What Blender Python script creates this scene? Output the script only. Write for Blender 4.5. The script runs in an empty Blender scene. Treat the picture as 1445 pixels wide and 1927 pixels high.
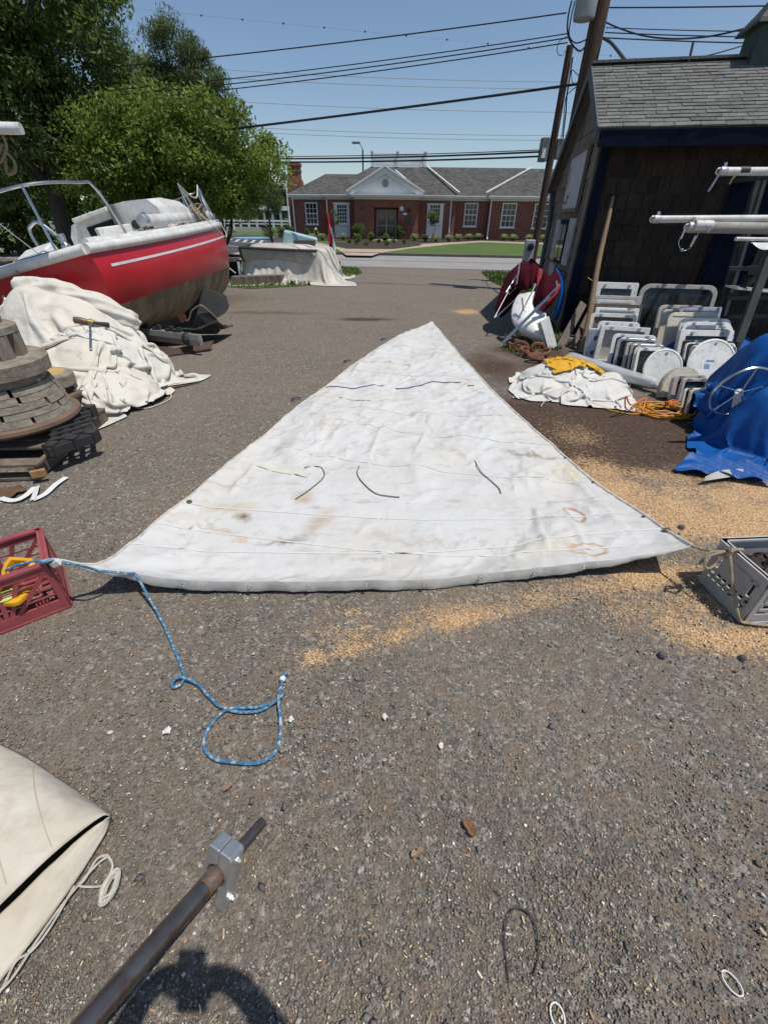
import bpy, math, random
import numpy as np
from mathutils import Matrix, Vector, Euler
R = math.radians
scene = bpy.context.scene
col = scene.collection

# ------------------------------------------------------------------ camera, sky, sun, exposure
CAM_H, CAM_PITCH, CAM_ROLL, CAM_F = 1.6, R(34.6), R(0.6), 800.0     # focal length in photo pixels (1445 wide)
cam_data = bpy.data.cameras.new('camera')
cam_data.sensor_fit = 'HORIZONTAL'
cam_data.sensor_width = 36.0
cam_data.lens = 36.0 * CAM_F / 1445.0
cam_data.clip_start = 0.02
cam_data.clip_end = 2000.0
cam = bpy.data.objects.new('camera', cam_data)
cam.matrix_world = (Matrix.Translation((0, 0, CAM_H)) @ Matrix.Rotation(R(90) - CAM_PITCH, 4, 'X') @ Matrix.Rotation(CAM_ROLL, 4, 'Z'))
col.objects.link(cam)
scene.camera = cam

SUN_TO = Vector((0.31, -0.16, 1.0)).normalized()          # direction towards the sun
sun_el = math.asin(SUN_TO.z)
sun_az = math.atan2(SUN_TO.x, SUN_TO.y)                   # from +y towards +x
world = bpy.data.worlds.new('World')
scene.world = world
world.use_nodes = True
wn, wl = world.node_tree.nodes, world.node_tree.links
bgn = wn['Background']
sky = wn.new('ShaderNodeTexSky')
sky.sky_type = 'NISHITA'
sky.sun_disc = False
sky.sun_elevation = sun_el
sky.sun_rotation = sun_az
sky.altitude = 0.0
sky.air_density = 1.0
sky.dust_density = 0.4
sky.ozone_density = 2.2
wl.new(sky.outputs[0], bgn.inputs[0])
bgn.inputs[1].default_value = 0.105
sun_data = bpy.data.lights.new('sun', 'SUN')
sun_data.energy = 4.0
sun_data.angle = R(0.53)
sun_data.color = (1.0, 0.955, 0.88)
sun = bpy.data.objects.new('sun', sun_data)
sun.rotation_euler = SUN_TO.to_track_quat('Z', 'Y').to_euler()
sun.location = (10, -3, 30)
col.objects.link(sun)
scene.view_settings.view_transform = 'Standard'
scene.view_settings.look = 'None'
scene.view_settings.exposure = 0.0
scene.view_settings.gamma = 1.0
scene.view_settings.use_curve_mapping = False
scene.cycles.max_bounces = 6
scene.cycles.diffuse_bounces = 3
scene.cycles.transparent_max_bounces = 8

# ------------------------------------------------------------------ helpers
_ct, _st, _cr, _sr = math.cos(CAM_PITCH), math.sin(CAM_PITCH), math.cos(CAM_ROLL), math.sin(CAM_ROLL)
def ray(px, py):
    a, b = (px - 722.5) / CAM_F, (py - 963.5) / CAM_F
    a, b = a * _cr + b * _sr, -a * _sr + b * _cr
    return Vector((a, _ct - b * _st, -_st - b * _ct))
def G(px, py, z=0.0):
    "point at height z seen in the photograph at px, py"
    r = ray(px, py)
    return Vector((0, 0, CAM_H)) + r * ((z - CAM_H) / r.z)
def P(px, py, D):
    "point at distance D ahead seen at px, py"
    r = ray(px, py)
    return Vector((0, 0, CAM_H)) + r * (D / r.y)

def C(r, g, b):
    f = lambda c: (c / 255 / 12.92) if c <= 10 else ((c / 255 + 0.055) / 1.055) ** 2.4
    return (f(r), f(g), f(b))

def tag(o, label=None, cat=None, group=None, kind=None):
    if label: o['label'] = label
    if cat: o['category'] = cat
    if group: o['group'] = group
    if kind: o['kind'] = kind
    return o

def empty(name, loc=(0, 0, 0), rot=(0, 0, 0), label=None, cat=None, group=None, parent=None):
    o = bpy.data.objects.new(name, None)
    o.location = loc
    o.rotation_euler = rot
    o.empty_display_size = 0.1
    col.objects.link(o)
    if parent: o.parent = parent
    return tag(o, label, cat, group)

def frame_from(d, up=Vector((0, 0, 1))):
    d = Vector(d).normalized()
    x = up.cross(d)
    if x.length < 1e-5: x = Vector((1, 0, 0)).cross(d)
    x.normalize()
    return x, d.cross(x).normalized(), d

class MB:
    def __init__(s):
        s.v, s.f, s.m = [], [], []
    def add(s, vs, fs, mi=0):
        o = len(s.v)
        s.v += [tuple(p) for p in vs]
        s.f += [tuple(i + o for i in f) for f in fs]
        s.m += [mi] * len(fs)
        return s
    def box(s, c, size, rot=None, mi=0, taper=1.0):
        hx, hy, hz = size[0] / 2, size[1] / 2, size[2] / 2
        vs = []
        for z in (-hz, hz):
            k = 1.0 if z < 0 else taper
            for x, y in ((-hx, -hy), (hx, -hy), (hx, hy), (-hx, hy)):
                p = Vector((x * k, y * k, z))
                if rot is not None: p = rot @ p
                vs.append(p + Vector(c))
        return s.add(vs, [(3, 2, 1, 0), (4, 5, 6, 7), (0, 1, 5, 4), (1, 2, 6, 5), (2, 3, 7, 6), (3, 0, 4, 7)], mi)
    def bar(s, p0, p1, w, h, up=Vector((0, 0, 1)), mi=0):
        p0, p1 = Vector(p0), Vector(p1)
        x, y, d = frame_from(p1 - p0, up)
        vs = []
        for p in (p0, p1):
            vs += [p - x * w / 2 - y * h / 2, p + x * w / 2 - y * h / 2, p + x * w / 2 + y * h / 2, p - x * w / 2 + y * h / 2]
        return s.add(vs, [(3, 2, 1, 0), (4, 5, 6, 7), (0, 1, 5, 4), (1, 2, 6, 5), (2, 3, 7, 6), (3, 0, 4, 7)], mi)
    def tube(s, pts, r, n=8, cap=True, mi=0, closed=False, flat=1.0):
        pts = [Vector(p) for p in pts]
        N = len(pts)
        rs = r if isinstance(r, (list, tuple)) else [r] * N
        x = None
        vs = []
        for i, p in enumerate(pts):
            if closed: d = pts[(i + 1) % N] - pts[i - 1]
            else: d = pts[min(i + 1, N - 1)] - pts[max(i - 1, 0)]
            if d.length < 1e-9: d = Vector((0, 0, 1))
            d.normalize()
            if x is None: x, y, _ = frame_from(d)
            else:
                x = x - d * x.dot(d)
                if x.length < 1e-6: x = frame_from(d)[0]
                x.normalize()
                y = d.cross(x)
            for k in range(n):
                a = 2 * math.pi * k / n
                vs.append(p + x * (math.cos(a) * rs[i]) + y * (math.sin(a) * rs[i] * flat))
        fs = []
        for i in range(N if closed else N - 1):
            j = (i + 1) % N
            for k in range(n):
                l = (k + 1) % n
                fs.append((i * n + k, i * n + l, j * n + l, j * n + k))
        if cap and not closed:
            fs.append(tuple(range(n - 1, -1, -1)))
            fs.append(tuple((N - 1) * n + k for k in range(n)))
        return s.add(vs, fs, mi)
    def lathe(s, prof, n=24, origin=(0, 0, 0), rot=None, mi=0, cap=True, a0=0.0):
        vs, fs = [], []
        O = Vector(origin)
        for r_, z in prof:
            for k in range(n):
                a = 2 * math.pi * k / n + a0
                p = Vector((r_ * math.cos(a), r_ * math.sin(a), z))
                if rot is not None: p = rot @ p
                vs.append(p + O)
        for i in range(len(prof) - 1):
            for k in range(n):
                l = (k + 1) % n
                fs.append((i * n + k, i * n + l, (i + 1) * n + l, (i + 1) * n + k))
        if cap:
            fs.append(tuple(range(n - 1, -1, -1)))
            fs.append(tuple((len(prof) - 1) * n + k for k in range(n)))
        return s.add(vs, fs, mi)
    def prism(s, poly, z0, z1, mi=0, tf=None):
        n = len(poly)
        vs = [Vector((p[0], p[1], z0)) for p in poly] + [Vector((p[0], p[1], z1)) for p in poly]
        if tf: vs = [tf(p) for p in vs]
        fs = [tuple(range(n - 1, -1, -1)), tuple(range(n, 2 * n))] + [(i, (i + 1) % n, n + (i + 1) % n, n + i) for i in range(n)]
        return s.add(vs, fs, mi)
    def ring(s, outer, inner, z0, z1, tf=None, mi=0):
        "frame between two closed outlines with the same count"
        n = len(outer)
        vs = [Vector((p[0], p[1], z)) for z in (z0, z1) for loop in (outer, inner) for p in loop]
        if tf: vs = [tf(p) for p in vs]
        fs = []
        for i in range(n):
            j = (i + 1) % n
            fs += [(i, j, 2 * n + j, 2 * n + i), (n + j, n + i, 3 * n + i, 3 * n + j),
                   (2 * n + i, 2 * n + j, 3 * n + j, 3 * n + i), (j, i, n + i, n + j)]
        return s.add(vs, fs, mi)
    def sheet(s, grid, mi=0):
        "grid[j][i] of points"
        ny, nx = len(grid), len(grid[0])
        vs = [p for row in grid for p in row]
        return s.add(vs, [(j * nx + i, j * nx + i + 1, (j + 1) * nx + i + 1, (j + 1) * nx + i) for j in range(ny - 1) for i in range(nx - 1)], mi)
    def build(s, name, mats, parent=None, smooth=False, angle=40, bevel=0.0, subsurf=0, solid=0.0):
        me = bpy.data.meshes.new(name)
        me.from_pydata(s.v, [], s.f)
        if not isinstance(mats, (list, tuple)): mats = [mats]
        for m in mats: me.materials.append(m)
        if len(mats) > 1: me.polygons.foreach_set('material_index', s.m)
        return finish(name, me, parent, smooth, angle, bevel, subsurf, solid)

def finish(name, me, parent=None, smooth=False, angle=40, bevel=0.0, subsurf=0, solid=0.0):
    me.update()
    if smooth:
        me.polygons.foreach_set('use_smooth', [True] * len(me.polygons))
        if angle: me.set_sharp_from_angle(angle=R(angle))
    o = bpy.data.objects.new(name, me)
    col.objects.link(o)
    if parent is not None:
        o.parent = parent
        if parent.type == 'EMPTY' and not parent.get('_local'):
            o.matrix_parent_inverse = Matrix.Translation(-parent.location)
    if solid:
        md = o.modifiers.new('solid', 'SOLIDIFY'); md.thickness = solid; md.offset = 0
    if subsurf:
        md = o.modifiers.new('sub', 'SUBSURF'); md.levels = md.render_levels = subsurf
    if bevel:
        md = o.modifiers.new('bevel', 'BEVEL'); md.width = bevel; md.segments = 2; md.limit_method = 'ANGLE'; md.angle_limit = R(35)
    return o

def np_mesh(name, V, Fq, mats, attr=None, smooth=False, parent=None, domain='POINT'):
    "V (n,3), Fq (m,3|4) numpy; attr {name: (n,4) colours}"
    me = bpy.data.meshes.new(name)
    V = np.ascontiguousarray(V, dtype=np.float32)
    k = Fq.shape[1]
    me.vertices.add(len(V)); me.vertices.foreach_set('co', V.ravel())
    me.loops.add(Fq.size); me.loops.foreach_set('vertex_index', np.ascontiguousarray(Fq, dtype=np.int32).ravel())
    me.polygons.add(len(Fq)); me.polygons.foreach_set('loop_start', np.arange(0, Fq.size, k, dtype=np.int32))
    me.update(calc_edges=True)
    for m in (mats if isinstance(mats, (list, tuple)) else [mats]): me.materials.append(m)
    for an, av in (attr or {}).items():
        a = me.color_attributes.new(an, 'FLOAT_COLOR', domain)
        a.data.foreach_set('color', np.ascontiguousarray(av, dtype=np.float32).ravel())
    return finish(name, me, parent, smooth, angle=0)

def local(o):
    o['_local'] = 1
    return o

def copy_tree(o, parent=None):
    c = o.copy(); col.objects.link(c); c.parent = parent
    for ch in list(o.children): copy_tree(ch, c)
    return c

def rrect(w, h, r, n=5, cx=0.0, cy=0.0):
    r = min(r, w / 2 - 1e-4, h / 2 - 1e-4)
    out = []
    for qx, qy, a0 in ((1, 1, 0), (-1, 1, 90), (-1, -1, 180), (1, -1, 270)):
        for k in range(n + 1):
            a = R(a0 + 90 * k / n)
            out.append((cx + qx * (w / 2 - r) + r * math.cos(a), cy + qy * (h / 2 - r) + r * math.sin(a)))
    return out

def catmull(pts, n=8, closed=False):
    pts = [Vector(p) for p in pts]
    out = []
    N = len(pts)
    for i in range(N if closed else N - 1):
        if closed: a, b, c, d = pts[i - 1], pts[i], pts[(i + 1) % N], pts[(i + 2) % N]
        else: a, b, c, d = pts[max(i - 1, 0)], pts[i], pts[i + 1], pts[min(i + 2, N - 1)]
        for k in range(n):
            t = k / n
            out.append(0.5 * ((2 * b) + (c - a) * t + (2 * a - 5 * b + 4 * c - d) * t * t + (3 * b - a - 3 * c + d) * t ** 3))
    if not closed: out.append(pts[-1])
    return out

# value noise for numpy arrays
_rng = np.random.default_rng(7)
_PERM = _rng.random((256, 256))
def vnoise(x, y, seed=0):
    x = np.asarray(x, float) + seed * 17.31; y = np.asarray(y, float) + seed * 9.77
    xi, yi = np.floor(x).astype(int), np.floor(y).astype(int)
    fx, fy = x - xi, y - yi
    fx, fy = fx * fx * (3 - 2 * fx), fy * fy * (3 - 2 * fy)
    g = lambda a, b: _PERM[a % 256, b % 256]
    return (g(xi, yi) * (1 - fx) + g(xi + 1, yi) * fx) * (1 - fy) + (g(xi, yi + 1) * (1 - fx) + g(xi + 1, yi + 1) * fx) * fy
def fbm(x, y, o=4, seed=0):
    s, a, t = 0, 1.0, 0
    for k in range(o):
        s = s + a * vnoise(np.asarray(x) * 2 ** k, np.asarray(y) * 2 ** k, seed + k); t += a; a *= 0.5
    return s / t

# ------------------------------------------------------------------ materials
MATS = {}
def pm(name, c1, c2=None, scale=6.0, rough=0.6, bump=0.0, bscale=None, metal=0.0, spec=0.5, c3=None, scale3=40.0, amt3=0.5,
       stretch=(1, 1, 1), coat=0.0, detail=6, lo=0.35, hi=0.65, rvar=0.0, attr=None, objvar=0.0, trans=0.0, sss=0.0, alpha=1.0):
    if name in MATS: return MATS[name]
    m = bpy.data.materials.new(name); m.use_nodes = True
    N, L = m.node_tree.nodes, m.node_tree.links
    b = N['Principled BSDF']
    b.inputs['Roughness'].default_value = rough
    b.inputs['Metallic'].default_value = metal
    b.inputs['Specular IOR Level'].default_value = spec
    if coat: b.inputs['Coat Weight'].default_value = coat; b.inputs['Coat Roughness'].default_value = 0.08
    if trans: b.inputs['Transmission Weight'].default_value = trans
    if alpha < 1: b.inputs['Alpha'].default_value = alpha
    tc = N.new('ShaderNodeTexCoord'); mp = N.new('ShaderNodeMapping')
    mp.inputs['Scale'].default_value = stretch
    oi = N.new('ShaderNodeObjectInfo')
    mu = N.new('ShaderNodeMath'); mu.operation = 'MULTIPLY'; mu.inputs[1].default_value = 37.0
    L.new(oi.outputs['Random'], mu.inputs[0])
    L.new(tc.outputs['Object'], mp.inputs['Vector']); L.new(mu.outputs[0], mp.inputs['Location'])
    def noise(sc, dt=detail, ro=0.6):
        n = N.new('ShaderNodeTexNoise'); n.inputs['Scale'].default_value = sc; n.inputs['Detail'].default_value = dt
        n.inputs['Roughness'].default_value = ro
        L.new(mp.outputs[0], n.inputs['Vector']); return n
    def ramp(src, a, z):
        r_ = N.new('ShaderNodeMapRange'); r_.inputs['From Min'].default_value = a; r_.inputs['From Max'].default_value = z
        L.new(src, r_.inputs['Value']); return r_.outputs[0]
    def mix(f, a, c):
        x = N.new('ShaderNodeMix'); x.data_type = 'RGBA'
        if isinstance(f, float): x.inputs[0].default_value = f
        else: L.new(f, x.inputs[0])
        for k, q in ((6, a), (7, c)):
            if isinstance(q, tuple): x.inputs[k].default_value = (*q[:3], 1)
            else: L.new(q, x.inputs[k])
        return x.outputs[2]
    cur = (*c1, 1)
    if attr:
        at = N.new('ShaderNodeVertexColor'); at.layer_name = attr
        cur = at.outputs[0]
    if c2 is not None:
        cur = mix(ramp(noise(scale).outputs[0], lo, hi), cur if attr else c1, c2)
    if c3 is not None:
        n3 = noise(scale3, 3)
        f = N.new('ShaderNodeMath'); f.operation = 'MULTIPLY'; f.inputs[1].default_value = amt3
        L.new(ramp(n3.outputs[0], 0.5, 0.7), f.inputs[0])
        cur = mix(f.outputs[0], cur if not isinstance(cur, tuple) else c1, c3)
    if objvar:
        hs = N.new('ShaderNodeHueSaturation')
        mr = N.new('ShaderNodeMapRange'); mr.inputs['To Min'].default_value = 1 - objvar; mr.inputs['To Max'].default_value = 1 + objvar
        L.new(oi.outputs['Random'], mr.inputs['Value']); L.new(mr.outputs[0], hs.inputs['Value'])
        if isinstance(cur, tuple): hs.inputs['Color'].default_value = cur
        else: L.new(cur, hs.inputs['Color'])
        cur = hs.outputs[0]
    if isinstance(cur, tuple): b.inputs['Base Color'].default_value = cur
    else: L.new(cur, b.inputs['Base Color'])
    if rvar:
        mr = N.new('ShaderNodeMapRange'); mr.inputs['To Min'].default_value = max(0, rough - rvar); mr.inputs['To Max'].default_value = min(1, rough + rvar)
        L.new(noise(scale * 2.3).outputs[0], mr.inputs['Value']); L.new(mr.outputs[0], b.inputs['Roughness'])
    if bump:
        bn = N.new('ShaderNodeBump'); bn.inputs['Strength'].default_value = 1.0; bn.inputs['Distance'].default_value = bump
        L.new(noise(bscale or scale * 3).outputs[0], bn.inputs['Height']); L.new(bn.outputs[0], b.inputs['Normal'])
    MATS[name] = m
    return m

white_paint = pm('white_paint', (0.74, 0.74, 0.72), (0.62, 0.61, 0.58), 3, 0.45, bump=0.0008)
white_trim = pm('white_trim', (0.78, 0.79, 0.8), (0.7, 0.7, 0.7), 1.5, 0.5)
gelcoat = pm('gelcoat', (0.76, 0.76, 0.74), (0.6, 0.58, 0.53), 4, 0.32, c3=(0.3, 0.28, 0.24), scale3=14, amt3=0.35)
chrome = pm('stainless_steel', (0.62, 0.63, 0.64), (0.5, 0.5, 0.5), 9, 0.24, metal=1.0)
alu = pm('aluminium', (0.66, 0.66, 0.66), (0.5, 0.5, 0.49), 12, 0.42, metal=0.85, bump=0.0006, bscale=60)
alu_white = pm('white_anodised_tube', (0.7, 0.7, 0.69), (0.52, 0.5, 0.46), 5, 0.42, c3=(0.22, 0.2, 0.17), scale3=16, amt3=0.4)
black_plastic = pm('black_plastic', (0.018, 0.018, 0.019), (0.035, 0.035, 0.035), 8, 0.5, bump=0.001)
dark_steel = pm('dark_steel_pipe', (0.15, 0.125, 0.11), (0.22, 0.2, 0.185), 9, 0.28, metal=0.85, c3=(0.13, 0.05, 0.025), scale3=26, amt3=0.55, bump=0.0008, bscale=70, stretch=(1, 1, 1))
rust = pm('rusty_iron', (0.11, 0.042, 0.022), (0.2, 0.085, 0.045), 14, 0.85, bump=0.003, bscale=50)
wire_black = pm('cable_black', (0.012, 0.012, 0.013), None, rough=0.6)
wire_pale = pm('cable_pale', (0.55, 0.56, 0.58), None, rough=0.4)
glass_dark = pm('window_glass', (0.018, 0.022, 0.026), (0.03, 0.036, 0.04), 0.6, 0.07, spec=0.7)
acrylic = pm('tinted_acrylic', (0.012, 0.013, 0.014), (0.05, 0.05, 0.048), 7, 0.16, spec=0.6, rvar=0.1, c3=(0.12, 0.12, 0.115), scale3=22, amt3=0.25)
# ------------------------------------------------------------------ ground
SAWB = []                                                           # sawdust drifts: x, y, rx, ry, angle, strength
for px, py, rx, ry, an, st in ((1120, 885, .30, .28, 20, .55), (1170, 930, .38, .30, -35, .8), (1260, 900, .5, .16, -20, .5), (1250, 965, .35, .3, -30, .9),
        (1330, 975, .42, .26, -20, .95), (1420, 985, .4, .3, 0, 1.0), (1330, 930, .4, .2, -15, .7), (1440, 925, .35, .2, 0, .75),
        (1235, 1085, .34, .10, 8, .9), (1330, 1130, .26, .14, -20, .6), (1400, 1205, .3, .09, 0, .9), (1300, 1185, .24, .07, -12, .55),
        (1130, 1105, .3, .07, 5, .55), (590, 1238, .075, .04, -5, 1.0), (660, 1222, .12, .035, 10, .75), (745, 1195, .13, .05, 15, .9),
        (850, 1170, .17, .06, 15, .75), (940, 1150, .2, .07, 12, .6), (660, 1150, .12, .03, 0, .55), (1050, 1130, .22, .06, 8, .45), (690, 1188, .26, .08, 10, .36), (830, 1158, .34, .09, 10, .42), (1000, 1125, .4, .09, 5, .42), (1230, 1150, .36, .12, 0, .42), (1350, 1195, .3, .13, 0, .5), (1150, 1110, .4, .09, 0, .45),
        (878, 586, .35, .35, 0, .7), (430, 930, .35, .25, 0, .35), (330, 985, .2, .16, 0, .3), (1080, 815, .3, .4, 0, .3)):
    g = G(px, py); SAWB.append((g.x, g.y, rx, ry, R(an), st))
SOILB = []
for px, py, rx, ry, st in ((1010, 800, .5, .8, 1.2), (1120, 830, .8, .6, 1.3), (1180, 790, .9, .6, 1.2), (1230, 850, .8, .4, .9), (930, 690, .5, .8, .7), (1100, 690, 1.0, .6, .9),
        (1000, 660, .7, .6, .8), (1300, 880, .6, .3, .7), (1380, 760, .8, .8, .8), (1250, 640, 1.2, .9, .8), (250, 560, 3.0, 2.0, .6), (690, 600, .6, .18, .9),
        (500, 588, 1.2, .25, .5)):
    g = G(px, py); SOILB.append((g.x, g.y, rx, ry, 0.0, st))
def blobs(B, x, y):
    m = np.zeros_like(x)
    for bx, by, rx, ry, an, st in B:
        c, s = math.cos(an), math.sin(an)
        u, v = ((x - bx) * c + (y - by) * s) / rx, (-(x - bx) * s + (y - by) * c) / ry
        m = np.maximum(m, st * np.exp(-(u * u + v * v) ** 1.1))
    return m
def saw_mask(x, y):
    return np.clip(blobs(SAWB, x, y) * (0.35 + 1.3 * fbm(x * 5, y * 5, 4, 3)), 0, 1)
def soil_mask(x, y):
    return np.clip(blobs(SOILB, x, y) * (0.5 + fbm(x * 3, y * 3, 4, 9)), 0, 1)

def axis(lo, hi, step, far):
    a = list(np.arange(lo, hi, step))
    d = step
    l, h = lo, hi
    neg, pos = [], [hi]
    while h < far: d *= 1.35; h += d; pos.append(h)
    d = step
    while l > -far: d *= 1.35; l -= d; neg.append(l)
    return np.array(neg[::-1] + a + pos)
gx, gy = axis(-5, 5.2, 0.04, 900), axis(-0.6, 10.5, 0.04, 1200)
X, Y = np.meshgrid(gx, gy)
near = np.exp(-np.maximum(0, np.hypot(X, Y - 3) - 6) / 4.0)
Z = ((fbm(X * 1.3, Y * 1.3, 3, 1) - 0.5) * 0.012 + (fbm(X * 7, Y * 7, 3, 2) - 0.5) * 0.006) * near - 0.004
sm, so = saw_mask(X, Y), soil_mask(X, Y)
Z += sm * 0.008 * fbm(X * 14, Y * 14, 2, 5)
ny, nx = X.shape
idx = np.arange(ny * nx).reshape(ny, nx)
Fq = np.stack([idx[:-1, :-1], idx[:-1, 1:], idx[1:, 1:], idx[1:, :-1]], -1).reshape(-1, 4)
colr = np.stack([sm, so, np.zeros_like(sm), np.ones_like(sm)], -1).reshape(-1, 4)

def ground_material():
    m = bpy.data.materials.new('gravel_lot'); m.use_nodes = True
    N, L = m.node_tree.nodes, m.node_tree.links
    b = N['Principled BSDF']; b.inputs['Roughness'].default_value = 0.95; b.inputs['Specular IOR Level'].default_value = 0.15
    tc = N.new('ShaderNodeTexCoord')
    def noise(s, d=5):
        n = N.new('ShaderNodeTexNoise'); n.inputs['Scale'].default_value = s; n.inputs['Detail'].default_value = d; n.inputs['Roughness'].default_value = 0.65
        L.new(tc.outputs['Object'], n.inputs['Vector']); return n.outputs[0]
    def vor(s, feat='F1'):
        n = N.new('ShaderNodeTexVoronoi'); n.inputs['Scale'].default_value = s; n.feature = feat
        L.new(tc.outputs['Object'], n.inputs['Vector']); return n
    def rng(src, a, z, t0=0.0, t1=1.0):
        r_ = N.new('ShaderNodeMapRange'); r_.inputs['From Min'].default_value = a; r_.inputs['From Max'].default_value = z
        r_.inputs['To Min'].default_value = t0; r_.inputs['To Max'].default_value = t1
        L.new(src, r_.inputs['Value']); return r_.outputs[0]
    def mix(f, a, c, mode='MIX'):
        x = N.new('ShaderNodeMix'); x.data_type = 'RGBA'; x.blend_type = mode
        if isinstance(f, float): x.inputs[0].default_value = f
        else: L.new(f, x.inputs[0])
        for k, q in ((6, a), (7, c)):
            if isinstance(q, tuple): x.inputs[k].default_value = (*q[:3], 1)
            else: L.new(q, x.inputs[k])
        return x.outputs[2]
    def ramp(src, stops):
        r_ = N.new('ShaderNodeValToRGB'); r_.color_ramp.interpolation = 'CONSTANT'
        e = r_.color_ramp.elements
        e[0].position, e[0].color = stops[0][0], (*stops[0][1], 1)
        e[1].position, e[1].color = stops[1][0], (*stops[1][1], 1)
        for p_, c_ in stops[2:]:
            q = e.new(p_); q.color = (*c_, 1)
        L.new(src, r_.inputs[0]); return r_.outputs[0]
    dirt = mix(rng(noise(1.7), 0.38, 0.62), (0.22, 0.17, 0.126), (0.16, 0.129, 0.1))
    v1 = vor(95); v2 = vor(48)
    sep = N.new('ShaderNodeSeparateColor'); L.new(v1.outputs['Color'], sep.inputs[0])
    sep2 = N.new('ShaderNodeSeparateColor'); L.new(v2.outputs['Color'], sep2.inputs[0])
    stones = ramp(sep.outputs[0], [(0, (0.1, 0.09, 0.08)), (0.3, (0.16, 0.143, 0.125)), (0.55, (0.215, 0.193, 0.166)), (0.78, (0.28, 0.25, 0.21)), (0.9, (0.4, 0.36, 0.3)), (0.965, (0.6, 0.55, 0.48))])
    stones2 = ramp(sep2.outputs[1], [(0, (0.11, 0.102, 0.094)), (0.4, (0.17, 0.153, 0.135)), (0.7, (0.24, 0.216, 0.186)), (0.92, (0.42, 0.38, 0.32))])
    g = mix(rng(noise(9, 4), 0.36, 0.56), dirt, mix(0.35, stones, stones2))
    g = mix(rng(noise(0.55, 4), 0.4, 0.66, 0.0, 0.55), g, (0.215, 0.178, 0.14))
    at = N.new('ShaderNodeVertexColor'); at.layer_name = 'mask'
    sa = N.new('ShaderNodeSeparateColor'); L.new(at.outputs[0], sa.inputs[0])
    soil = mix(rng(noise(30, 4), 0.35, 0.65), (0.045, 0.027, 0.02), (0.1, 0.062, 0.045))
    g = mix(rng(sa.outputs[1], 0.15, 0.7, 0, 0.9), g, soil)
    v3 = vor(150); sp3 = N.new('ShaderNodeSeparateColor'); L.new(v3.outputs['Color'], sp3.inputs[0])
    saw = ramp(sp3.outputs[0], [(0, (0.38, 0.22, 0.11)), (0.3, (0.52, 0.33, 0.165)), (0.6, (0.62, 0.41, 0.22)), (0.85, (0.7, 0.52, 0.32))])
    ad = N.new('ShaderNodeMath'); ad.operation = 'MULTIPLY_ADD'; ad.inputs[1].default_value = 1.0
    L.new(sa.outputs[0], ad.inputs[0]); L.new(rng(noise(38, 3), 0.3, 0.7, -0.35, 0.35), ad.inputs[2])
    g = mix(rng(ad.outputs[0], 0.2, 0.7, 0, 0.94), g, saw)
    L.new(g, b.inputs['Base Color'])
    bn = N.new('ShaderNodeBump'); bn.inputs['Strength'].default_value = 0.9; bn.inputs['Distance'].default_value = 0.008
    mh = N.new('ShaderNodeMath'); mh.operation = 'ADD'
    L.new(rng(v1.outputs['Distance'], 0, 0.8, 1.0, 0.0), mh.inputs[0]); L.new(noise(60, 4), mh.inputs[1])
    L.new(mh.outputs[0], bn.inputs['Height']); L.new(bn.outputs[0], b.inputs['Normal'])
    return m
ground = np_mesh('ground', np.stack([X, Y, Z], -1).reshape(-1, 3), Fq, ground_material(), {'mask': colr}, smooth=True)
tag(ground, 'grey brown gravel yard with dirt and sawdust patches', 'ground', kind='structure')

# sail outline (needed to keep the pebbles from under it)
SAIL_LEECH = [(811, 607, .03), (749, 634, .035), (680, 678, .03), (611, 730, .035), (555, 771, .04), (497, 820, .035), (440, 866, .035), (349, 946, .04),
              (311, 972, .045), (250, 1026, .09), (185, 1066, .17), (101, 1058, .29)]
SAIL_LUFF = [(814, 607, .03), (836, 634, .035), (877, 681, .03), (915, 724, .03), (957, 768, .035), (1019, 822, .035), (1064, 861, .035), (1116, 908, .04),
             (1210, 973, .06), (1258, 1007, .12), (1299, 1031, .20)]
SAIL_FOOT = [(101, 1058, .29), (190, 1075, .165), (255, 1084, .12), (345, 1093, .09), (468, 1097, .075), (580, 1098, .07), (692, 1096, .07), (798, 1092, .07),
             (908, 1082, .07), (1010, 1073, .075), (1105, 1063, .085), (1200, 1050, .12), (1299, 1031, .20)]
_poly = [G(*p) for p in SAIL_LEECH] + [G(*p) for p in SAIL_FOOT[1:]] + [G(*p) for p in SAIL_LUFF[::-1][1:]]
def in_poly(x, y, poly):
    ins = np.zeros(x.shape, bool)
    n = len(poly)
    for i in range(n):
        a, b_ = poly[i], poly[(i + 1) % n]
        if abs(b_.y - a.y) < 1e-9: continue
        c = ((a.y > y) != (b_.y > y)) & (x < (b_.x - a.x) * (y - a.y) / (b_.y - a.y) + a.x)
        ins ^= c
    return ins

def px_to_ground(px, py):
    a, b = (px - 722.5) / CAM_F, (py - 963.5) / CAM_F
    a, b = a * _cr + b * _sr, -a * _sr + b * _cr
    ry, rz = _ct - b * _st, -_st - b * _ct
    t = -CAM_H / rz
    return a * t, ry * t
def loose(n, seed, y0=640, y1=2080):
    "scatter over the yard, denser near by"
    rg = np.random.default_rng(seed)
    x, y = px_to_ground(rg.uniform(-420, 1860, n), rg.uniform(y0, y1, n))
    k = ~in_poly(x, y, _poly) & (y > -0.7) & (np.abs(x) < 6)
    return x[k], y[k], rg
OCT_V = np.array([(1, 0, 0), (0, 1, 0), (-1, 0, 0), (0, -1, 0), (0, 0, 1), (0, 0, -1), ], float)
OCT_F = np.array([(0, 1, 4), (1, 2, 4), (2, 3, 4), (3, 0, 4), (1, 0, 5), (2, 1, 5), (3, 2, 5), (0, 3, 5)])
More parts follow.
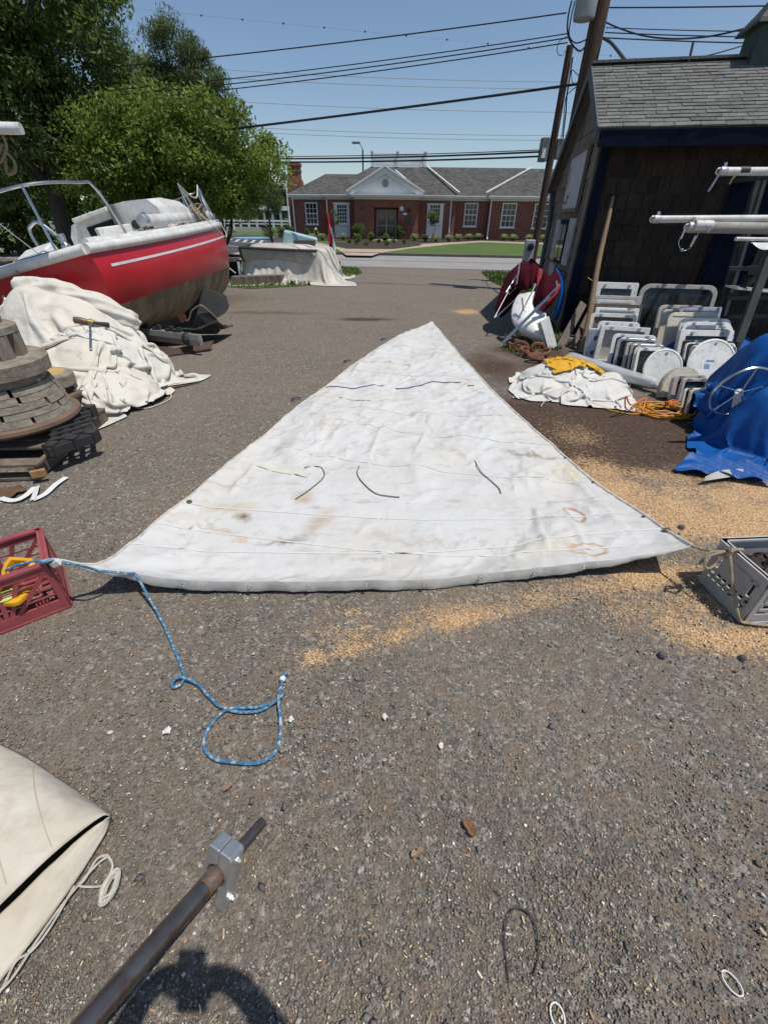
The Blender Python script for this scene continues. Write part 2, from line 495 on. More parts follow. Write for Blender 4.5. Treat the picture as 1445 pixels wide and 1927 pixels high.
def stones_mesh(name, x, y, rg, size, palette, probs, flat, mat, label, zoff=0.0):
    n = len(x)
    s = size(n)
    V = OCT_V[None] * (1 + rg.uniform(-0.35, 0.35, (n, 6, 3))) + rg.uniform(-0.25, 0.25, (n, 6, 3))
    V = V * np.stack([s * rg.uniform(0.7, 1.3, n), s * rg.uniform(0.6, 1.0, n), s * flat], -1)[:, None, :]
    a = rg.uniform(0, 6.283, n); c, sn = np.cos(a)[:, None], np.sin(a)[:, None]
    tx, ty = rg.normal(0, .3, n)[:, None], rg.normal(0, .3, n)[:, None]
    vx = V[..., 0] * c - V[..., 1] * sn; vy = V[..., 0] * sn + V[..., 1] * c
    vz = V[..., 2] + vx * tx + vy * ty
    V = np.stack([vx + x[:, None], vy + y[:, None], vz + (s * flat * 0.25)[:, None] + zoff], -1)
    Fc = (OCT_F[None] + 6 * np.arange(n)[:, None, None]).reshape(-1, 3)
    pal = np.array(palette)[rg.choice(len(palette), n, p=probs)] * rg.uniform(0.75, 1.25, (n, 1))
    cv = np.concatenate([np.repeat(pal, 6, 0), np.ones((n * 6, 1))], 1)
    o = np_mesh(name, V.reshape(-1, 3), Fc, mat, {'tint': cv})
    return tag(o, label, kind='stuff')
tint_stone = pm('pebble_stone', (1, 1, 1), None, rough=0.9, spec=0.2, attr='tint')
x, y, rg = loose(170000, 11)
keep = rg.random(len(x)) > saw_mask(x, y) * 0.75 + soil_mask(x, y) * 0.55
keep &= rg.random(len(x)) < np.clip(0.25 + 1.5 * (fbm(x * 1.7, y * 1.7, 3, 21) - 0.25), 0.25, 1)
x, y = x[keep], y[keep]
stones_mesh('gravel', x, y, rg, lambda n: np.clip(rg.lognormal(math.log(0.0023), 0.42, n), .0016, .016) * (1 + 0.10 * np.maximum(0, y)), 
            [(0.178, 0.162, 0.146), (0.23, 0.205, 0.178), (0.275, 0.243, 0.205), (0.3, 0.25, 0.19), (0.45, 0.4, 0.33), (0.7, 0.64, 0.55), (0.33, 0.19, 0.12)],
            [.27, .27, .2, .12, .08, .04, .02], 0.42, tint_stone, 'loose dark grey gravel stones with a few pale ones')
x, y, rg = loose(380, 13, 1000)
stones_mesh('larger_stones', x, y, rg, lambda n: np.clip(rg.lognormal(math.log(0.0085), 0.3, n), .005, .016), [(0.12, 0.115, 0.112), (0.17, 0.155, 0.14), (0.2, 0.165, 0.13), (0.4, 0.36, 0.3)], [.5, .3, .12, .08], 0.5, tint_stone,
            'larger dark stones lying loose in the gravel')
def chips_mesh(name, x, y, rg, ln, wd, palette, probs, label, lift=0.004):
    n = len(x)
    l, w = ln(n), wd(n)
    a = rg.uniform(0, 6.283, n); c, s = np.cos(a), np.sin(a)
    curl = rg.uniform(-0.25, 0.35, n) * l
    tz = rg.normal(0, 0.25, n)
    pts = []
    for u, v in ((-.5, -.5), (0, -.5), (.5, -.5), (.5, .5), (0, .5), (-.5, .5)):
        lx, ly = u * l, v * w
        z = lift + np.where(u == 0, 0, 1) * np.abs(curl) * 0.5 + tz * lx + 0.001
        z = np.maximum(z, 0.0) + (0.0012 if v > 0 else 0)
        pts.append(np.stack([x + lx * c - ly * s, y + lx * s + ly * c, z], -1))
    V = np.stack(pts, 1).reshape(-1, 3)
    base = 6 * np.arange(n)[:, None, None]
    Fc = (np.array([(0, 1, 4, 5), (1, 2, 3, 4)])[None] + base).reshape(-1, 4)
    pal = np.array(palette)[rg.choice(len(palette), n, p=probs)] * rg.uniform(0.8, 1.2, (n, 1))
    cv = np.concatenate([np.repeat(pal, 6, 0), np.ones((n * 6, 1))], 1)
    return tag(np_mesh(name, V, Fc, tint_stone, {'tint': cv}), label, kind='stuff')
x, y, rg = loose(200000, 17, 760)
m_ = saw_mask(x, y)
k = rg.random(len(x)) < np.clip(m_ * 1.3 + 0.008, 0, 1)
x, y = x[k], y[k]
chips_mesh('wood_shavings', x, y, rg, lambda n: rg.uniform(.003, .0095, n), lambda n: rg.uniform(.0014, .0030, n),
           [(0.66, 0.42, 0.19), (0.74, 0.52, 0.27), (0.52, 0.3, 0.13), (0.78, 0.62, 0.4)], [.35, .3, .2, .15], 'pale orange wood shavings and sawdust strewn on the gravel')
x, y, rg = loose(320, 19, 900)
chips_mesh('wood_splinters', x, y, rg, lambda n: rg.uniform(.007, .02, n), lambda n: rg.uniform(.002, .0055, n),
           [(0.34, 0.24, 0.15), (0.5, 0.38, 0.25), (0.2, 0.13, 0.085), (0.6, 0.52, 0.42)], [.35, .3, .2, .15], 'weathered splinters and bark bits scattered in the gravel')

# ------------------------------------------------------------------ road, kerb, lawns, paths
asphalt = pm('road_asphalt', (0.29, 0.28, 0.27), (0.24, 0.232, 0.225), 0.8, 0.9, c3=(0.24, 0.23, 0.22), scale3=35, amt3=0.5, bump=0.003, bscale=90)
asphalt_new = pm('parking_asphalt', (0.04, 0.041, 0.044), (0.055, 0.055, 0.057), 0.7, 0.85, bump=0.002, bscale=90)
line_white = pm('road_paint_white', (0.6, 0.6, 0.59), (0.4, 0.4, 0.39), 6, 0.7)
line_yellow = pm('road_paint_yellow', (0.36, 0.27, 0.16), (0.24, 0.2, 0.15), 5, 0.8)
concrete = pm('kerb_concrete', (0.17, 0.14, 0.115), (0.11, 0.095, 0.08), 1.4, 0.9, bump=0.003, bscale=40)
walk = pm('path_concrete', (0.43, 0.33, 0.25), (0.35, 0.27, 0.2), 0.9, 0.9, bump=0.002, bscale=40)
mulch = pm('mulch', (0.03, 0.017, 0.013), (0.06, 0.036, 0.026), 9, 0.95, bump=0.03, bscale=14)
lawn_mat = pm('lawn_turf', (0.05, 0.105, 0.012), (0.085, 0.13, 0.022), 0.5, 0.95, c3=(0.12, 0.13, 0.04), scale3=3.0, amt3=0.45, bump=0.03, bscale=22)
SL = -0.14
def rd(x, d): return (x, d + SL * x)
def strip(name, x0, x1, d0, d1, z, mat, label, n=2, **k):
    mb = MB()
    mb.add([(*rd(x0, d0), z), (*rd(x1, d0), z), (*rd(x1, d1), z), (*rd(x0, d1), z)], [(0, 1, 2, 3)])
    return tag(mb.build(name, mat), label, kind='structure')
strip('road', -160, 160, 19.6, 26.25, 0.006, asphalt, 'pale grey two lane asphalt road crossing behind the yard')
strip('road_line', -160, 160, 22.75, 22.87, 0.010, line_yellow, 'worn yellow centre line on the road')
strip('road_line', -160, 160, 22.98, 23.10, 0.010, line_yellow, 'worn yellow second centre line on the road')
strip('road_edge_line', -160, 160, 25.7, 25.8, 0.010, line_white, 'faint white edge line along the far side of the road')
kb = MB()
a, b_ = rd(-160, 26.4), rd(160, 26.4)
kb.bar((a[0], a[1], 0.06), (b_[0], b_[1], 0.06), 0.22, 0.14)
tag(kb.build('kerb', concrete, bevel=0.02), 'weathered concrete kerb along the far side of the road', kind='structure')
def sheet_poly(name, pts, z, mat, label, cat=None):
    mb = MB(); mb.add([(p.x, p.y, z) for p in pts], [tuple(range(len(pts)))])
    return tag(mb.build(name, mat), label, kind='structure')
lw = MB()
lw.add([(*rd(-200, 26.5), .1), (*rd(200, 26.5), .1), (200, 60, .1), (200, 200, .1), (-200, 200, .1)], [(0, 1, 2, 3, 4)])
tag(lw.build('lawn', lawn_mat), 'mown green lawn in front of the brick building', kind='structure')
def GL(px, py): return G(px, py, 0.1)
sheet_poly('parking_lot', [GL(330, 478.5), GL(470, 480), GL(512, 464), GL(560, 454.5), GL(610, 449.5), GL(604, 445.5), GL(470, 441.5), GL(240, 440)], 0.106, asphalt_new, 'black asphalt car park left of the brick building')
sheet_poly('driveway_apron', [GL(436, 477.5), GL(470, 479.5), GL(505, 466), GL(490, 464.5)], 0.111, walk, 'sandy concrete apron at the car park mouth')
pk = MB()
def pline(mb, a, b, w=0.12):
    a, b = Vector(a), Vector(b)
    d = (b - a).normalized(); s = Vector((d.y, -d.x, 0)) * w / 2
    mb.add([(*(a - s).xy, .112), (*(a + s).xy, .112), (*(b + s).xy, .112), (*(b - s).xy, .112)], [(0, 1, 2, 3)])
pline(pk, GL(433, 449), GL(503, 452.5)); pline(pk, GL(416, 453), GL(488, 457.5)); pline(pk, GL(404, 458.5), GL(452, 464.5))
for q in range(5):
    pline(pk, GL(436 + 14.5 * q, 449.3 + q * .7), GL(427 + 15.5 * q, 454 + q * .8), 0.22)
tag(pk.build('parking_marking', line_white), 'white hatched bay markings on the car park', kind='structure')
bl = MB(); c0 = GL(478, 447)
bl.add([(c0.x + 1.8 * math.cos(t * .5236), c0.y + 2.2 * math.sin(t * .5236), .114) for t in range(12)], [tuple(range(12))])
tag(bl.build('accessible_bay_marking', pm('blue_paint', (0.12, 0.3, 0.46), (0.2, 0.36, 0.5), 2, .7)), 'pale blue painted bay symbol on the car park', kind='structure')
sheet_poly('path', [GL(652, 480), GL(700, 481), GL(716, 475.5), GL(770, 467.5), GL(845, 459.5), GL(905, 455.3), GL(1060, 460.8), GL(1060, 457.6), GL(905, 452.8), GL(840, 456.2), GL(795, 458.6), GL(790, 462), GL(742, 468.5), GL(650, 468),
                    GL(625, 462), GL(600, 456), GL(585, 457.5), GL(612, 464), GL(636, 469)], 0.106, walk, 'sandy concrete walkway forking towards the brick building')
sheet_poly('path', [GL(706, 452), GL(746, 452), GL(748, 448.5), GL(708, 448.5)], 0.11, walk, 'sandy concrete landing at the double doors')
sheet_poly('mulch_bed', [GL(628, 461), GL(655, 467), GL(740, 467.5), GL(788, 461), GL(792, 457.5), GL(745, 454.5), GL(700, 453.5), GL(632, 455)], 0.112, mulch, 'dark mulch bed before the entrance')
sheet_poly('mulch_bed', [GL(566, 452), GL(700, 453), GL(700, 448.5), GL(566, 447)], 0.108, mulch, 'dark mulch strip along the left front wall')
sheet_poly('mulch_bed', [GL(748, 453.5), GL(800, 457.5), GL(905, 452.2), GL(1060, 457), GL(1060, 452), GL(748, 448.5)], 0.108, mulch, 'dark mulch strip along the right front wall')
def grass_patch(name, pts, n, seed, label, hmin=.02, hmax=.06, z=0.0):
    rg = np.random.default_rng(seed)
    x0, x1 = min(p.x for p in pts), max(p.x for p in pts); y0, y1 = min(p.y for p in pts), max(p.y for p in pts)
    x, y = rg.uniform(x0, x1, n * 2), rg.uniform(y0, y1, n * 2)
    k = in_poly(x, y, pts) & (rg.random(n * 2) < 0.25 + 1.2 * fbm(x * 1.2, y * 1.2, 3, seed))
    x, y = x[k], y[k]; n = len(x)
    h = rg.uniform(hmin, hmax, n); a = rg.uniform(0, 6.28, n); w = h * 0.12 + .004
    dx, dy = np.cos(a), np.sin(a); ln = rg.normal(0, .35, (n, 2)) * h[:, None]
    V = np.stack([np.stack([x - dx * w, y - dy * w, np.full(n, z)], -1), np.stack([x + dx * w, y + dy * w, np.full(n, z)], -1),
                  np.stack([x + ln[:, 0], y + ln[:, 1], z + h], -1)], 1).reshape(-1, 3)
    Fc = np.arange(3 * n).reshape(-1, 3)
    cc = np.array([(0.09, 0.16, 0.025), (0.12, 0.19, 0.035), (0.18, 0.2, 0.07), (0.06, 0.11, 0.02)])[rg.choice(4, n)] * rg.uniform(.8, 1.2, (n, 1))
    cv = np.concatenate([np.repeat(cc, 3, 0), np.ones((3 * n, 1))], 1)
    return tag(np_mesh(name, V, Fc, pm('grass_blade', (1, 1, 1), None, rough=.7, spec=.3, attr='tint'), {'tint': cv}), label, kind='stuff')
vp = [G(300, 545), G(405, 538), G(470, 543), G(570, 538), G(640, 526), G(682, 514), G(672, 505), G(620, 502), G(405, 496), G(300, 495)]
sheet_poly('verge', vp, 0.008, lawn_mat, 'rough grass verge under the tarp covered boat')
grass_patch('verge_grass', vp, 16000, 31, 'rough grass growing on the verge by the road', .03, .12, .004)
vp2 = [G(905, 512), G(1000, 515), G(1010, 560), G(960, 545), G(925, 530)]
sheet_poly('verge', vp2, 0.008, lawn_mat, 'small rough grass verge beside the utility pole')
grass_patch('verge_grass', vp2, 5000, 33, 'rough grass growing beside the utility pole', .03, .12, .004)
grass_patch('weeds', [G(945, 660), G(990, 675), G(1030, 668), G(1075, 650), G(1050, 610), G(980, 615), G(950, 630)], 1500, 35, 'green weeds growing around the rusty chain', .02, .09, 0)
# ------------------------------------------------------------------ brick building across the road
def brick_material():
    m = bpy.data.materials.new('red_brick'); m.use_nodes = True
    N, L = m.node_tree.nodes, m.node_tree.links
    b = N['Principled BSDF']; b.inputs['Roughness'].default_value = 0.9; b.inputs['Specular IOR Level'].default_value = 0.2
    tc = N.new('ShaderNodeTexCoord'); ge = N.new('ShaderNodeNewGeometry')
    sp = N.new('ShaderNodeSeparateXYZ'); L.new(tc.outputs['Object'], sp.inputs[0])
    ad = N.new('ShaderNodeMath'); ad.operation = 'ADD'; L.new(sp.outputs[0], ad.inputs[0]); L.new(sp.outputs[1], ad.inputs[1])
    cb = N.new('ShaderNodeCombineXYZ'); L.new(ad.outputs[0], cb.inputs[0]); L.new(sp.outputs[2], cb.inputs[1])
    br = N.new('ShaderNodeTexBrick'); L.new(cb.outputs[0], br.inputs['Vector'])
    br.inputs['Scale'].default_value = 1.0
    br.inputs['Brick Width'].default_value = 0.215; br.inputs['Row Height'].default_value = 0.076; br.inputs['Mortar Size'].default_value = 0.006
    br.inputs['Color1'].default_value = (0.29, 0.108, 0.078, 1); br.inputs['Color2'].default_value = (0.195, 0.07, 0.054, 1)
    br.inputs['Mortar'].default_value = (0.24, 0.17, 0.14, 1)
    ns = N.new('ShaderNodeTexNoise'); ns.inputs['Scale'].default_value = 0.9; ns.inputs['Detail'].default_value = 5
    L.new(tc.outputs['Object'], ns.inputs['Vector'])
    hs = N.new('ShaderNodeHueSaturation'); mr = N.new('ShaderNodeMapRange'); mr.inputs['To Min'].default_value = 0.75; mr.inputs['To Max'].default_value = 1.3
    L.new(ns.outputs[0], mr.inputs['Value']); L.new(mr.outputs[0], hs.inputs['Value']); L.new(br.outputs[0], hs.inputs['Color'])
    L.new(hs.outputs[0], b.inputs['Base Color'])
    bn = N.new('ShaderNodeBump'); bn.inputs['Distance'].default_value = 0.006; bn.invert = True
    L.new(br.outputs['Fac'], bn.inputs['Height']); L.new(bn.outputs[0], b.inputs['Normal'])
    return m
brick = brick_material()
def shingle_material():
    m = bpy.data.materials.new('asphalt_shingles'); m.use_nodes = True
    N, L = m.node_tree.nodes, m.node_tree.links
    b = N['Principled BSDF']; b.inputs['Roughness'].default_value = 0.95; b.inputs['Specular IOR Level'].default_value = 0.2
    tc = N.new('ShaderNodeTexCoord')
    sp = N.new('ShaderNodeSeparateXYZ'); L.new(tc.outputs['Object'], sp.inputs[0])
    cb = N.new('ShaderNodeCombineXYZ'); L.new(sp.outputs[0], cb.inputs[0])
    mz = N.new('ShaderNodeMath'); mz.operation = 'MULTIPLY'; mz.inputs[1].default_value = 2.0
    L.new(sp.outputs[2], mz.inputs[0]); L.new(mz.outputs[0], cb.inputs[1])
    br = N.new('ShaderNodeTexBrick'); L.new(cb.outputs[0], br.inputs['Vector'])
    br.inputs['Scale'].default_value = 1.0; br.inputs['Brick Width'].default_value = 0.3; br.inputs['Row Height'].default_value = 0.14
    br.inputs['Mortar Size'].default_value = 0.012
    br.inputs['Color1'].default_value = (0.12, 0.118, 0.112, 1); br.inputs['Color2'].default_value = (0.065, 0.064, 0.062, 1); br.inputs['Mortar'].default_value = (0.05, 0.047, 0.045, 1)
    ns = N.new('ShaderNodeTexNoise'); ns.inputs['Scale'].default_value = 1.3; ns.inputs['Detail'].default_value = 6; L.new(tc.outputs['Object'], ns.inputs['Vector'])
    hs = N.new('ShaderNodeHueSaturation'); mr = N.new('ShaderNodeMapRange'); mr.inputs['To Min'].default_value = 0.6; mr.inputs['To Max'].default_value = 1.4
    L.new(ns.outputs[0], mr.inputs['Value']); L.new(mr.outputs[0], hs.inputs['Value']); L.new(br.outputs[0], hs.inputs['Color']); L.new(hs.outputs[0], b.inputs['Base Color'])
    return m
far_shingle = shingle_material()
BD = 46.5
def BX(px, py=400, D=BD): return P(px, py, D).x
def BZ(px, py, D=BD): return P(px, py, D).z
bld = empty('brick_building', (2.0, BD, 0), label='single storey red brick building with grey hipped roofs and white pediment', cat='building')
xL, xA, xP0, xP1, xB, xW, xR = BX(548), BX(616), BX(668), BX(786), BX(857), BX(921), 24.0
DM, DW, DPo = 46.6, 47.3, 45.6                       # main block, recessed wings, portico front planes
WT = 3.0                                             # wall top
w = MB()
for x0, x1, d in ((xL, xA, DW), (xA, xB, DM), (xP0, xP1, DPo), (xB, xW, DW), (xW, xR, DM)):
    if (x0, x1) == (xP0, xP1):                       # portico with a recessed entrance
        e0, e1 = BX(704), BX(749)
        w.box(((x0 + e0) / 2, (d + DM) / 2, WT / 2), (e0 - x0, DM - d - .01, WT)); w.box(((x1 + e1) / 2, (d + DM) / 2, WT / 2), (x1 - e1, DM - d - .01, WT))
        w.box(((e0 + e1) / 2, (d + DM) / 2, 2.72), (e1 - e0, DM - d - .012, .56))
    else:
        w.box(((x0 + x1) / 2, d + 4.5, WT / 2), (x1 - x0, 9.0, WT))
w.build('wall', brick, bld)
# cornices
c = MB()
for x0, x1, d in ((xL, xA, DW), (xA, xP0, DM), (xP1, xB, DM), (xP0, xP1, DPo), (xB, xW, DW), (xW, xR, DM)):
    c.box(((x0 + x1) / 2, d - 0.06 + .5, 3.06), (x1 - x0 + .04, 1.12, .13)); c.box(((x0 + x1) / 2, d - 0.22 + .5, 3.2), (x1 - x0 + .5, 1.44, .14))
    c.box(((x0 + x1) / 2, d - 0.3 + .5, 3.31), (x1 - x0 + .6, 1.62, .08))
c.build('cornice', white_trim, bld)
rf = MB()
zE = 3.36
def hip(x0, x1, d0, d1, tx0, tx1, td0, td1, zt):
    rf.add([(x0, d0, zE), (x1, d0, zE), (x1, d1, zE), (x0, d1, zE), (tx0, td0, zt), (tx1, td0, zt), (tx1, td1, zt), (tx0, td1, zt)],
           [(0, 1, 5, 4), (1, 2, 6, 5), (2, 3, 7, 6), (3, 0, 4, 7), (4, 5, 6, 7)])
hip(xL - .3, xA + 3, DW - .35, 56, BX(613, 327, 51.5), xA + 3.0, 51.4, 51.6, BZ(640, 327, 51.5))
hip(xA - .4, xB + .35, DM - .4, 58, BX(697, 313, 50), BX(803, 313, 50), 50, 54, BZ(750, 314, 50))
hip(xB - 3, xW + 4, DW - .35, 58, xB - 3, xW + 4, 51.9, 52.1, BZ(900, 315, 52))
hip(xW - .35, xR + .4, DM - .4, 58, BX(1000, 316, 51.5), xR - 4, 51.4, 52.2, BZ(1000, 317, 51.5))
roof = rf.build('roof', far_shingle, bld)
# pediment
pa = P(724, 318, DPo - .3); pe0, pe1 = BX(655, 368, DPo), BX(795, 368, DPo)
pd = MB()
pd.add([(pe0 + .45, DPo - .05, 3.36), (pe1 - .45, DPo - .05, 3.36), (pa.x, DPo - .05, pa.z - .2)], [(0, 1, 2)])
ped = pd.build('pediment', white_trim, bld)
rk = MB()
rk.bar((pe0 - .05, DPo - .22, 3.38), (pa.x, DPo - .22, pa.z + .02), .5, .26, up=Vector((0, 1, 0))); 
rk.bar((pa.x, DPo - .219, pa.z + .02), (pe1 + .05, DPo - .219, 3.38), .5, .26, up=Vector((0, 1, 0)))
rk.build('raking_cornice', white_trim, ped)
pr = MB()
pr.add([(pe0 - .1, DPo - .45, 3.46), (pa.x, DPo - .45, pa.z + .16), (pa.x, 50.6, pa.z + .16), (pe0 - .1, 50.6, 3.46), (pe1 + .1, DPo - .45, 3.46), (pe1 + .1, 50.6, 3.46)], [(0, 1, 2, 3), (1, 4, 5, 2)])
pr.build('portico_roof', far_shingle, bld)
vt = MB(); vc = P(725, 344, DPo - .08)
vt.ring([(0.33 * math.cos(t * .393), .36 * math.sin(t * .393)) for t in range(16)], [(0.26 * math.cos(t * .393), .29 * math.sin(t * .393)) for t in range(16)], -.03, .04, tf=lambda p: Vector((vc.x + p.x, vc.y - p.z, vc.z + p.y)))
vent = vt.build('vent', white_trim, bld)
lv = MB()
for k in range(7): lv.box((vc.x, vc.y + .01, vc.z - .24 + k * .08), (.5 * math.sqrt(max(.1, 1 - ((k - 3) / 3.6) ** 2)), .03, .04))
lv.build('louver', pm('vent_grey', (.2, .22, .26), None, rough=.7), vent)
# valley flashings
fl = MB()
for a, b2, d0, d1 in (((744, 323), (793, 364.5), 49.2, 45.9), ((803, 315), (864, 365), 50, 46.1), ((1000, 317), (914, 365), 51.5, 46.3)):
    A, B2 = P(*a, d0), P(*b2, d1); fl.bar(A + Vector((0, -.1, .12)), B2 + Vector((0, -.1, .12)), .14, .06)
fl.build('valley_flashing', white_trim, roof)
# windows
frame_m, pane_m = white_trim, glass_dark
def window(px0, px1, py0, py1, d, cols, rows, name='window', mull=.035):
    a, b2 = P(px0, py0, d), P(px1, py1, d)
    x0, x1 = P(px0, (py0 + py1) / 2, d).x, P(px1, (py0 + py1) / 2, d).x
    z1, z0 = a.z, b2.z
    y = d - .03
    f = MB(); fw = .09
    f.box((x0 + fw / 2, y, (z0 + z1) / 2), (fw, .1, z1 - z0)); f.box((x1 - fw / 2, y, (z0 + z1) / 2), (fw, .1, z1 - z0))
    f.box(((x0 + x1) / 2, y, z1 - fw / 2), (x1 - x0 - 2 * fw, .098, fw)); f.box(((x0 + x1) / 2, y, z0 + fw / 2), (x1 - x0 - 2 * fw, .098, fw))
    wo = f.build(name, frame_m, bld)
    cw, ch = (x1 - x0 - 2 * fw) / cols, (z1 - z0 - 2 * fw) / rows
    pmesh = MB(); pmesh.box((0, 0, 0), (cw - .02, .02, ch - .02)); first = None
    for i in range(cols):
        for j in range(rows):
            loc = Vector((x0 + fw + cw * (i + .5), y + .02, z0 + fw + ch * (j + .5)))
            if first is None: first = pmesh.build('pane', pane_m, wo); o = first
            else: o = first.copy(); col.objects.link(o); o.parent = wo
            o.location = loc
    mm = MB()
    for i in range(1, cols): mm.box((x0 + fw + cw * i, y, (z0 + z1) / 2), (mull, .05, z1 - z0 - 2 * fw))
    for j in range(1, rows): mm.box(((x0 + x1) / 2, y - .002, z0 + fw + ch * j), (x1 - x0 - 2 * fw, .05, mull * (2 if j * 2 == rows else 1)))
    mm.build('muntin', frame_m, wo)
    s = MB(); s.box(((x0 + x1) / 2, y - .05, z0 - .03), (x1 - x0 + .16, .16, .06)); s.build('sill', white_trim, wo)
    return wo
window(575, 598, 380, 422, DW, 3, 4)
window(873, 898, 381, 426, DW, 3, 4)
window(943, 970, 381, 428, DM, 3, 4)
window(1003, 1032, 382, 430, DM, 3, 4)
for a, b2 in ((629, 658), (803, 833)):
    x0, x1 = BX(a, 410, DM), BX(b2, 410, DM)
    s = MB(); s.box(((x0 + x1) / 2, DM - .05, 1.47), (x1 - x0, .1, 2.62)); s.box(((x0 + x1) / 2, DM - .09, 2.72), (x1 - x0 + .15, .1, .1))
    s.build('window_surround', white_trim, bld)
    k = MB(); k.box(((x0 + x1) / 2, DM - .11, .55), (x1 - x0 - .4, .05, .65)); k.build('apron_panel', white_trim, bld)
    window(a + 4, b2 - 4, 382.5, 421.5, DM - .1, 4, 5, mull=.04)
# doors
dr = MB(); dx0, dx1 = BX(708, 420, DM), BX(746, 420, DM)
dr.box((dx0 + .05, DM - .12, 1.15), (.1, .12, 2.1)); dr.box((dx1 - .05, DM - .12, 1.15), (.1, .12, 2.1)); dr.box(((dx0 + dx1) / 2, DM - .12, 1.15), (.14, .118, 2.1))
dr.box(((dx0 + dx1) / 2, DM - .12, 2.25), (dx1 - dx0, .122, .1)); dr.box(((dx0 + dx1) / 2, DM - .12, 1.12), (dx1 - dx0 - .02, .115, .09)); dr.box(((dx0 + dx1) / 2, DM - .12, .2), (dx1 - dx0 - .02, .115, .2))
door = dr.build('double_door', pm('bronze_frame', (.28, .25, .22), None, rough=.5), bld)
for s in (0, 1):
    cx = dx0 + (dx1 - dx0) * (.25 + .5 * s)
    g = MB(); g.box((cx, DM - .1, 1.2), ((dx1 - dx0) / 2 - .12, .03, 2.0)); g.build('glass', glass_dark, door)
    g = MB(); g.ring([(.27 * math.cos(t * .314), .27 * math.sin(t * .314)) for t in range(20)], [(.235 * math.cos(t * .314), .235 * math.sin(t * .314)) for t in range(20)], 0, .004, tf=lambda p: Vector((cx + p.x, DM - .118 - p.z, 1.75 + p.y)))
    g.box((cx, DM - .12, 1.75), (.26, .004, .2)); g.build('decal', pm('decal', (.3, .33, .34), None), door)
ex = MB(); px_ = P(756, 392, DPo - .03); ex.box((px_.x, DPo - .03, px_.z), (.3, .06, .3)); ex.build('lamp', white_trim, bld)
q = P(770, 395, DPo - .05); g = MB(); g.box((q.x, DPo - .08, q.z), (.3, .16, .22)); g.build('alarm_bell', pm('dark_red', (.06, .012, .012), None), bld)
q = P(762, 402, DPo - .05); g = MB(); g.box((q.x, DPo - .02, q.z), (.34, .04, .16)); g.build('number_plate', white_trim, bld)
q = P(768, 413, DPo - .05); g = MB(); g.box((q.x, DPo - .03, q.z), (.5, .06, .55)); g.build('notice_board', pm('bronze', (.07, .055, .045), None, rough=.4), bld)
q = P(682, 391, DPo - .05); g = MB(); g.box((q.x, DPo - .04, q.z), (.16, .08, .16)); g.build('lamp', black_plastic, bld)
# downspouts
for px, d in ((550, DW), (614, DM), (850, DM), (926, DM)):
    a = P(px, 369, d - .12); g = MB()
    g.tube([(a.x, d - .3, 3.28), (a.x, d - .1, 3.05), (a.x, d - .1, .3), (a.x, d - .25, .15)], .06, 8)
    g.build('downspout', white_trim, bld, smooth=True)
# chimney
ch = MB(); c0, c1 = BX(545, 340, 50), BX(566, 340, 50); cm, cw = (c0 + c1) / 2, (c1 - c0)
zt = BZ(555, 306, 50)
ch.box((cm, 50, 2.2), (cw * 1.25, 1.5, 4.4)); ch.box((cm, 50, (4.3 + zt) / 2), (cw, 1.2, zt - 4.3)); ch.box((cm, 50, zt - .12), (cw * 1.18, 1.4, .24)); ch.box((cm, 50, zt - .55), (cw * 1.08, 1.3, .2)); ch.box((cm, 50, 4.42), (cw * 1.15, 1.4, .25))
ch.build('chimney', brick, bld)
# roof balustrade
bz0, bz1 = BZ(750, 312.5, 50), BZ(750, 287, 50)
bx = [BX(700, 300, 50), BX(748, 300, 50), BX(800, 300, 50)]
bal = MB(); bal.box(((bx[0] + bx[2]) / 2, 50, bz1 - .1), (bx[2] - bx[0], .12, .1)); bal.box(((bx[0] + bx[2]) / 2, 50, bz0 + .12), (bx[2] - bx[0], .12, .1))
bal.box(((bx[0] + bx[2]) / 2, 54, bz1 - .1), (bx[2] - bx[0], .12, .1)); bal.box(((bx[0] + bx[2]) / 2, 54, bz0 + .12), (bx[2] - bx[0], .12, .1))
for e in (bx[0], bx[2]): bal.box((e, 52, bz1 - .1), (.12, 4, .09)); bal.box((e, 52, bz0 + .12), (.12, 4, .09))
rail = bal.build('balustrade', white_trim, bld)
pb = MB(); pb.box((0, 0, 0), (.22, .22, bz1 - bz0 + .1)); pb.box((0, 0, (bz1 - bz0) / 2 + .08), (.32, .32, .08)); first = None
for x in bx:
    for y in (50, 54):
        o = pb.build('post', white_trim, rail) if first is None else first.copy()
        if first is None: first = o
        else: col.objects.link(o); o.parent = rail
        o.location = (x, y, (bz0 + bz1) / 2)
sb = MB(); sb.box((0, 0, 0), (.085, .085, bz1 - bz0 - .3)); first = None
n = 34
for i in range(n):
    x = bx[0] + (bx[2] - bx[0]) * (i + .5) / n
    for y in (50, 54):
        o = sb.build('baluster', white_trim, rail) if first is None else first.copy()
        if first is None: first = o
        else: col.objects.link(o); o.parent = rail
        o.location = (x, y, (bz0 + bz1) / 2)
# street lamp behind the roof
t = P(683, 312, 62); tp = P(682, 281, 62)
lampo = empty('street_lamp', (t.x, 62, 0), label='slim street lamp rising behind the brick building roof', cat='street lamp')
g = MB(); g.tube([(t.x, 62, 0), (t.x, 62, tp.z)], .1, 8); g.build('pole', pm('lamp_grey', (.16, .17, .18), None, rough=.5), lampo, smooth=True)
a = P(675, 268, 62); g = MB(); g.tube([(t.x, 62, tp.z), (a.x + .1, 62, a.z)], .05, 6); g.build('arm', MATS['lamp_grey'], lampo); g = MB(); g.box((a.x - .3, 62, a.z), (.9, .3, .18)); g.build('lamp_head', MATS['lamp_grey'], lampo)

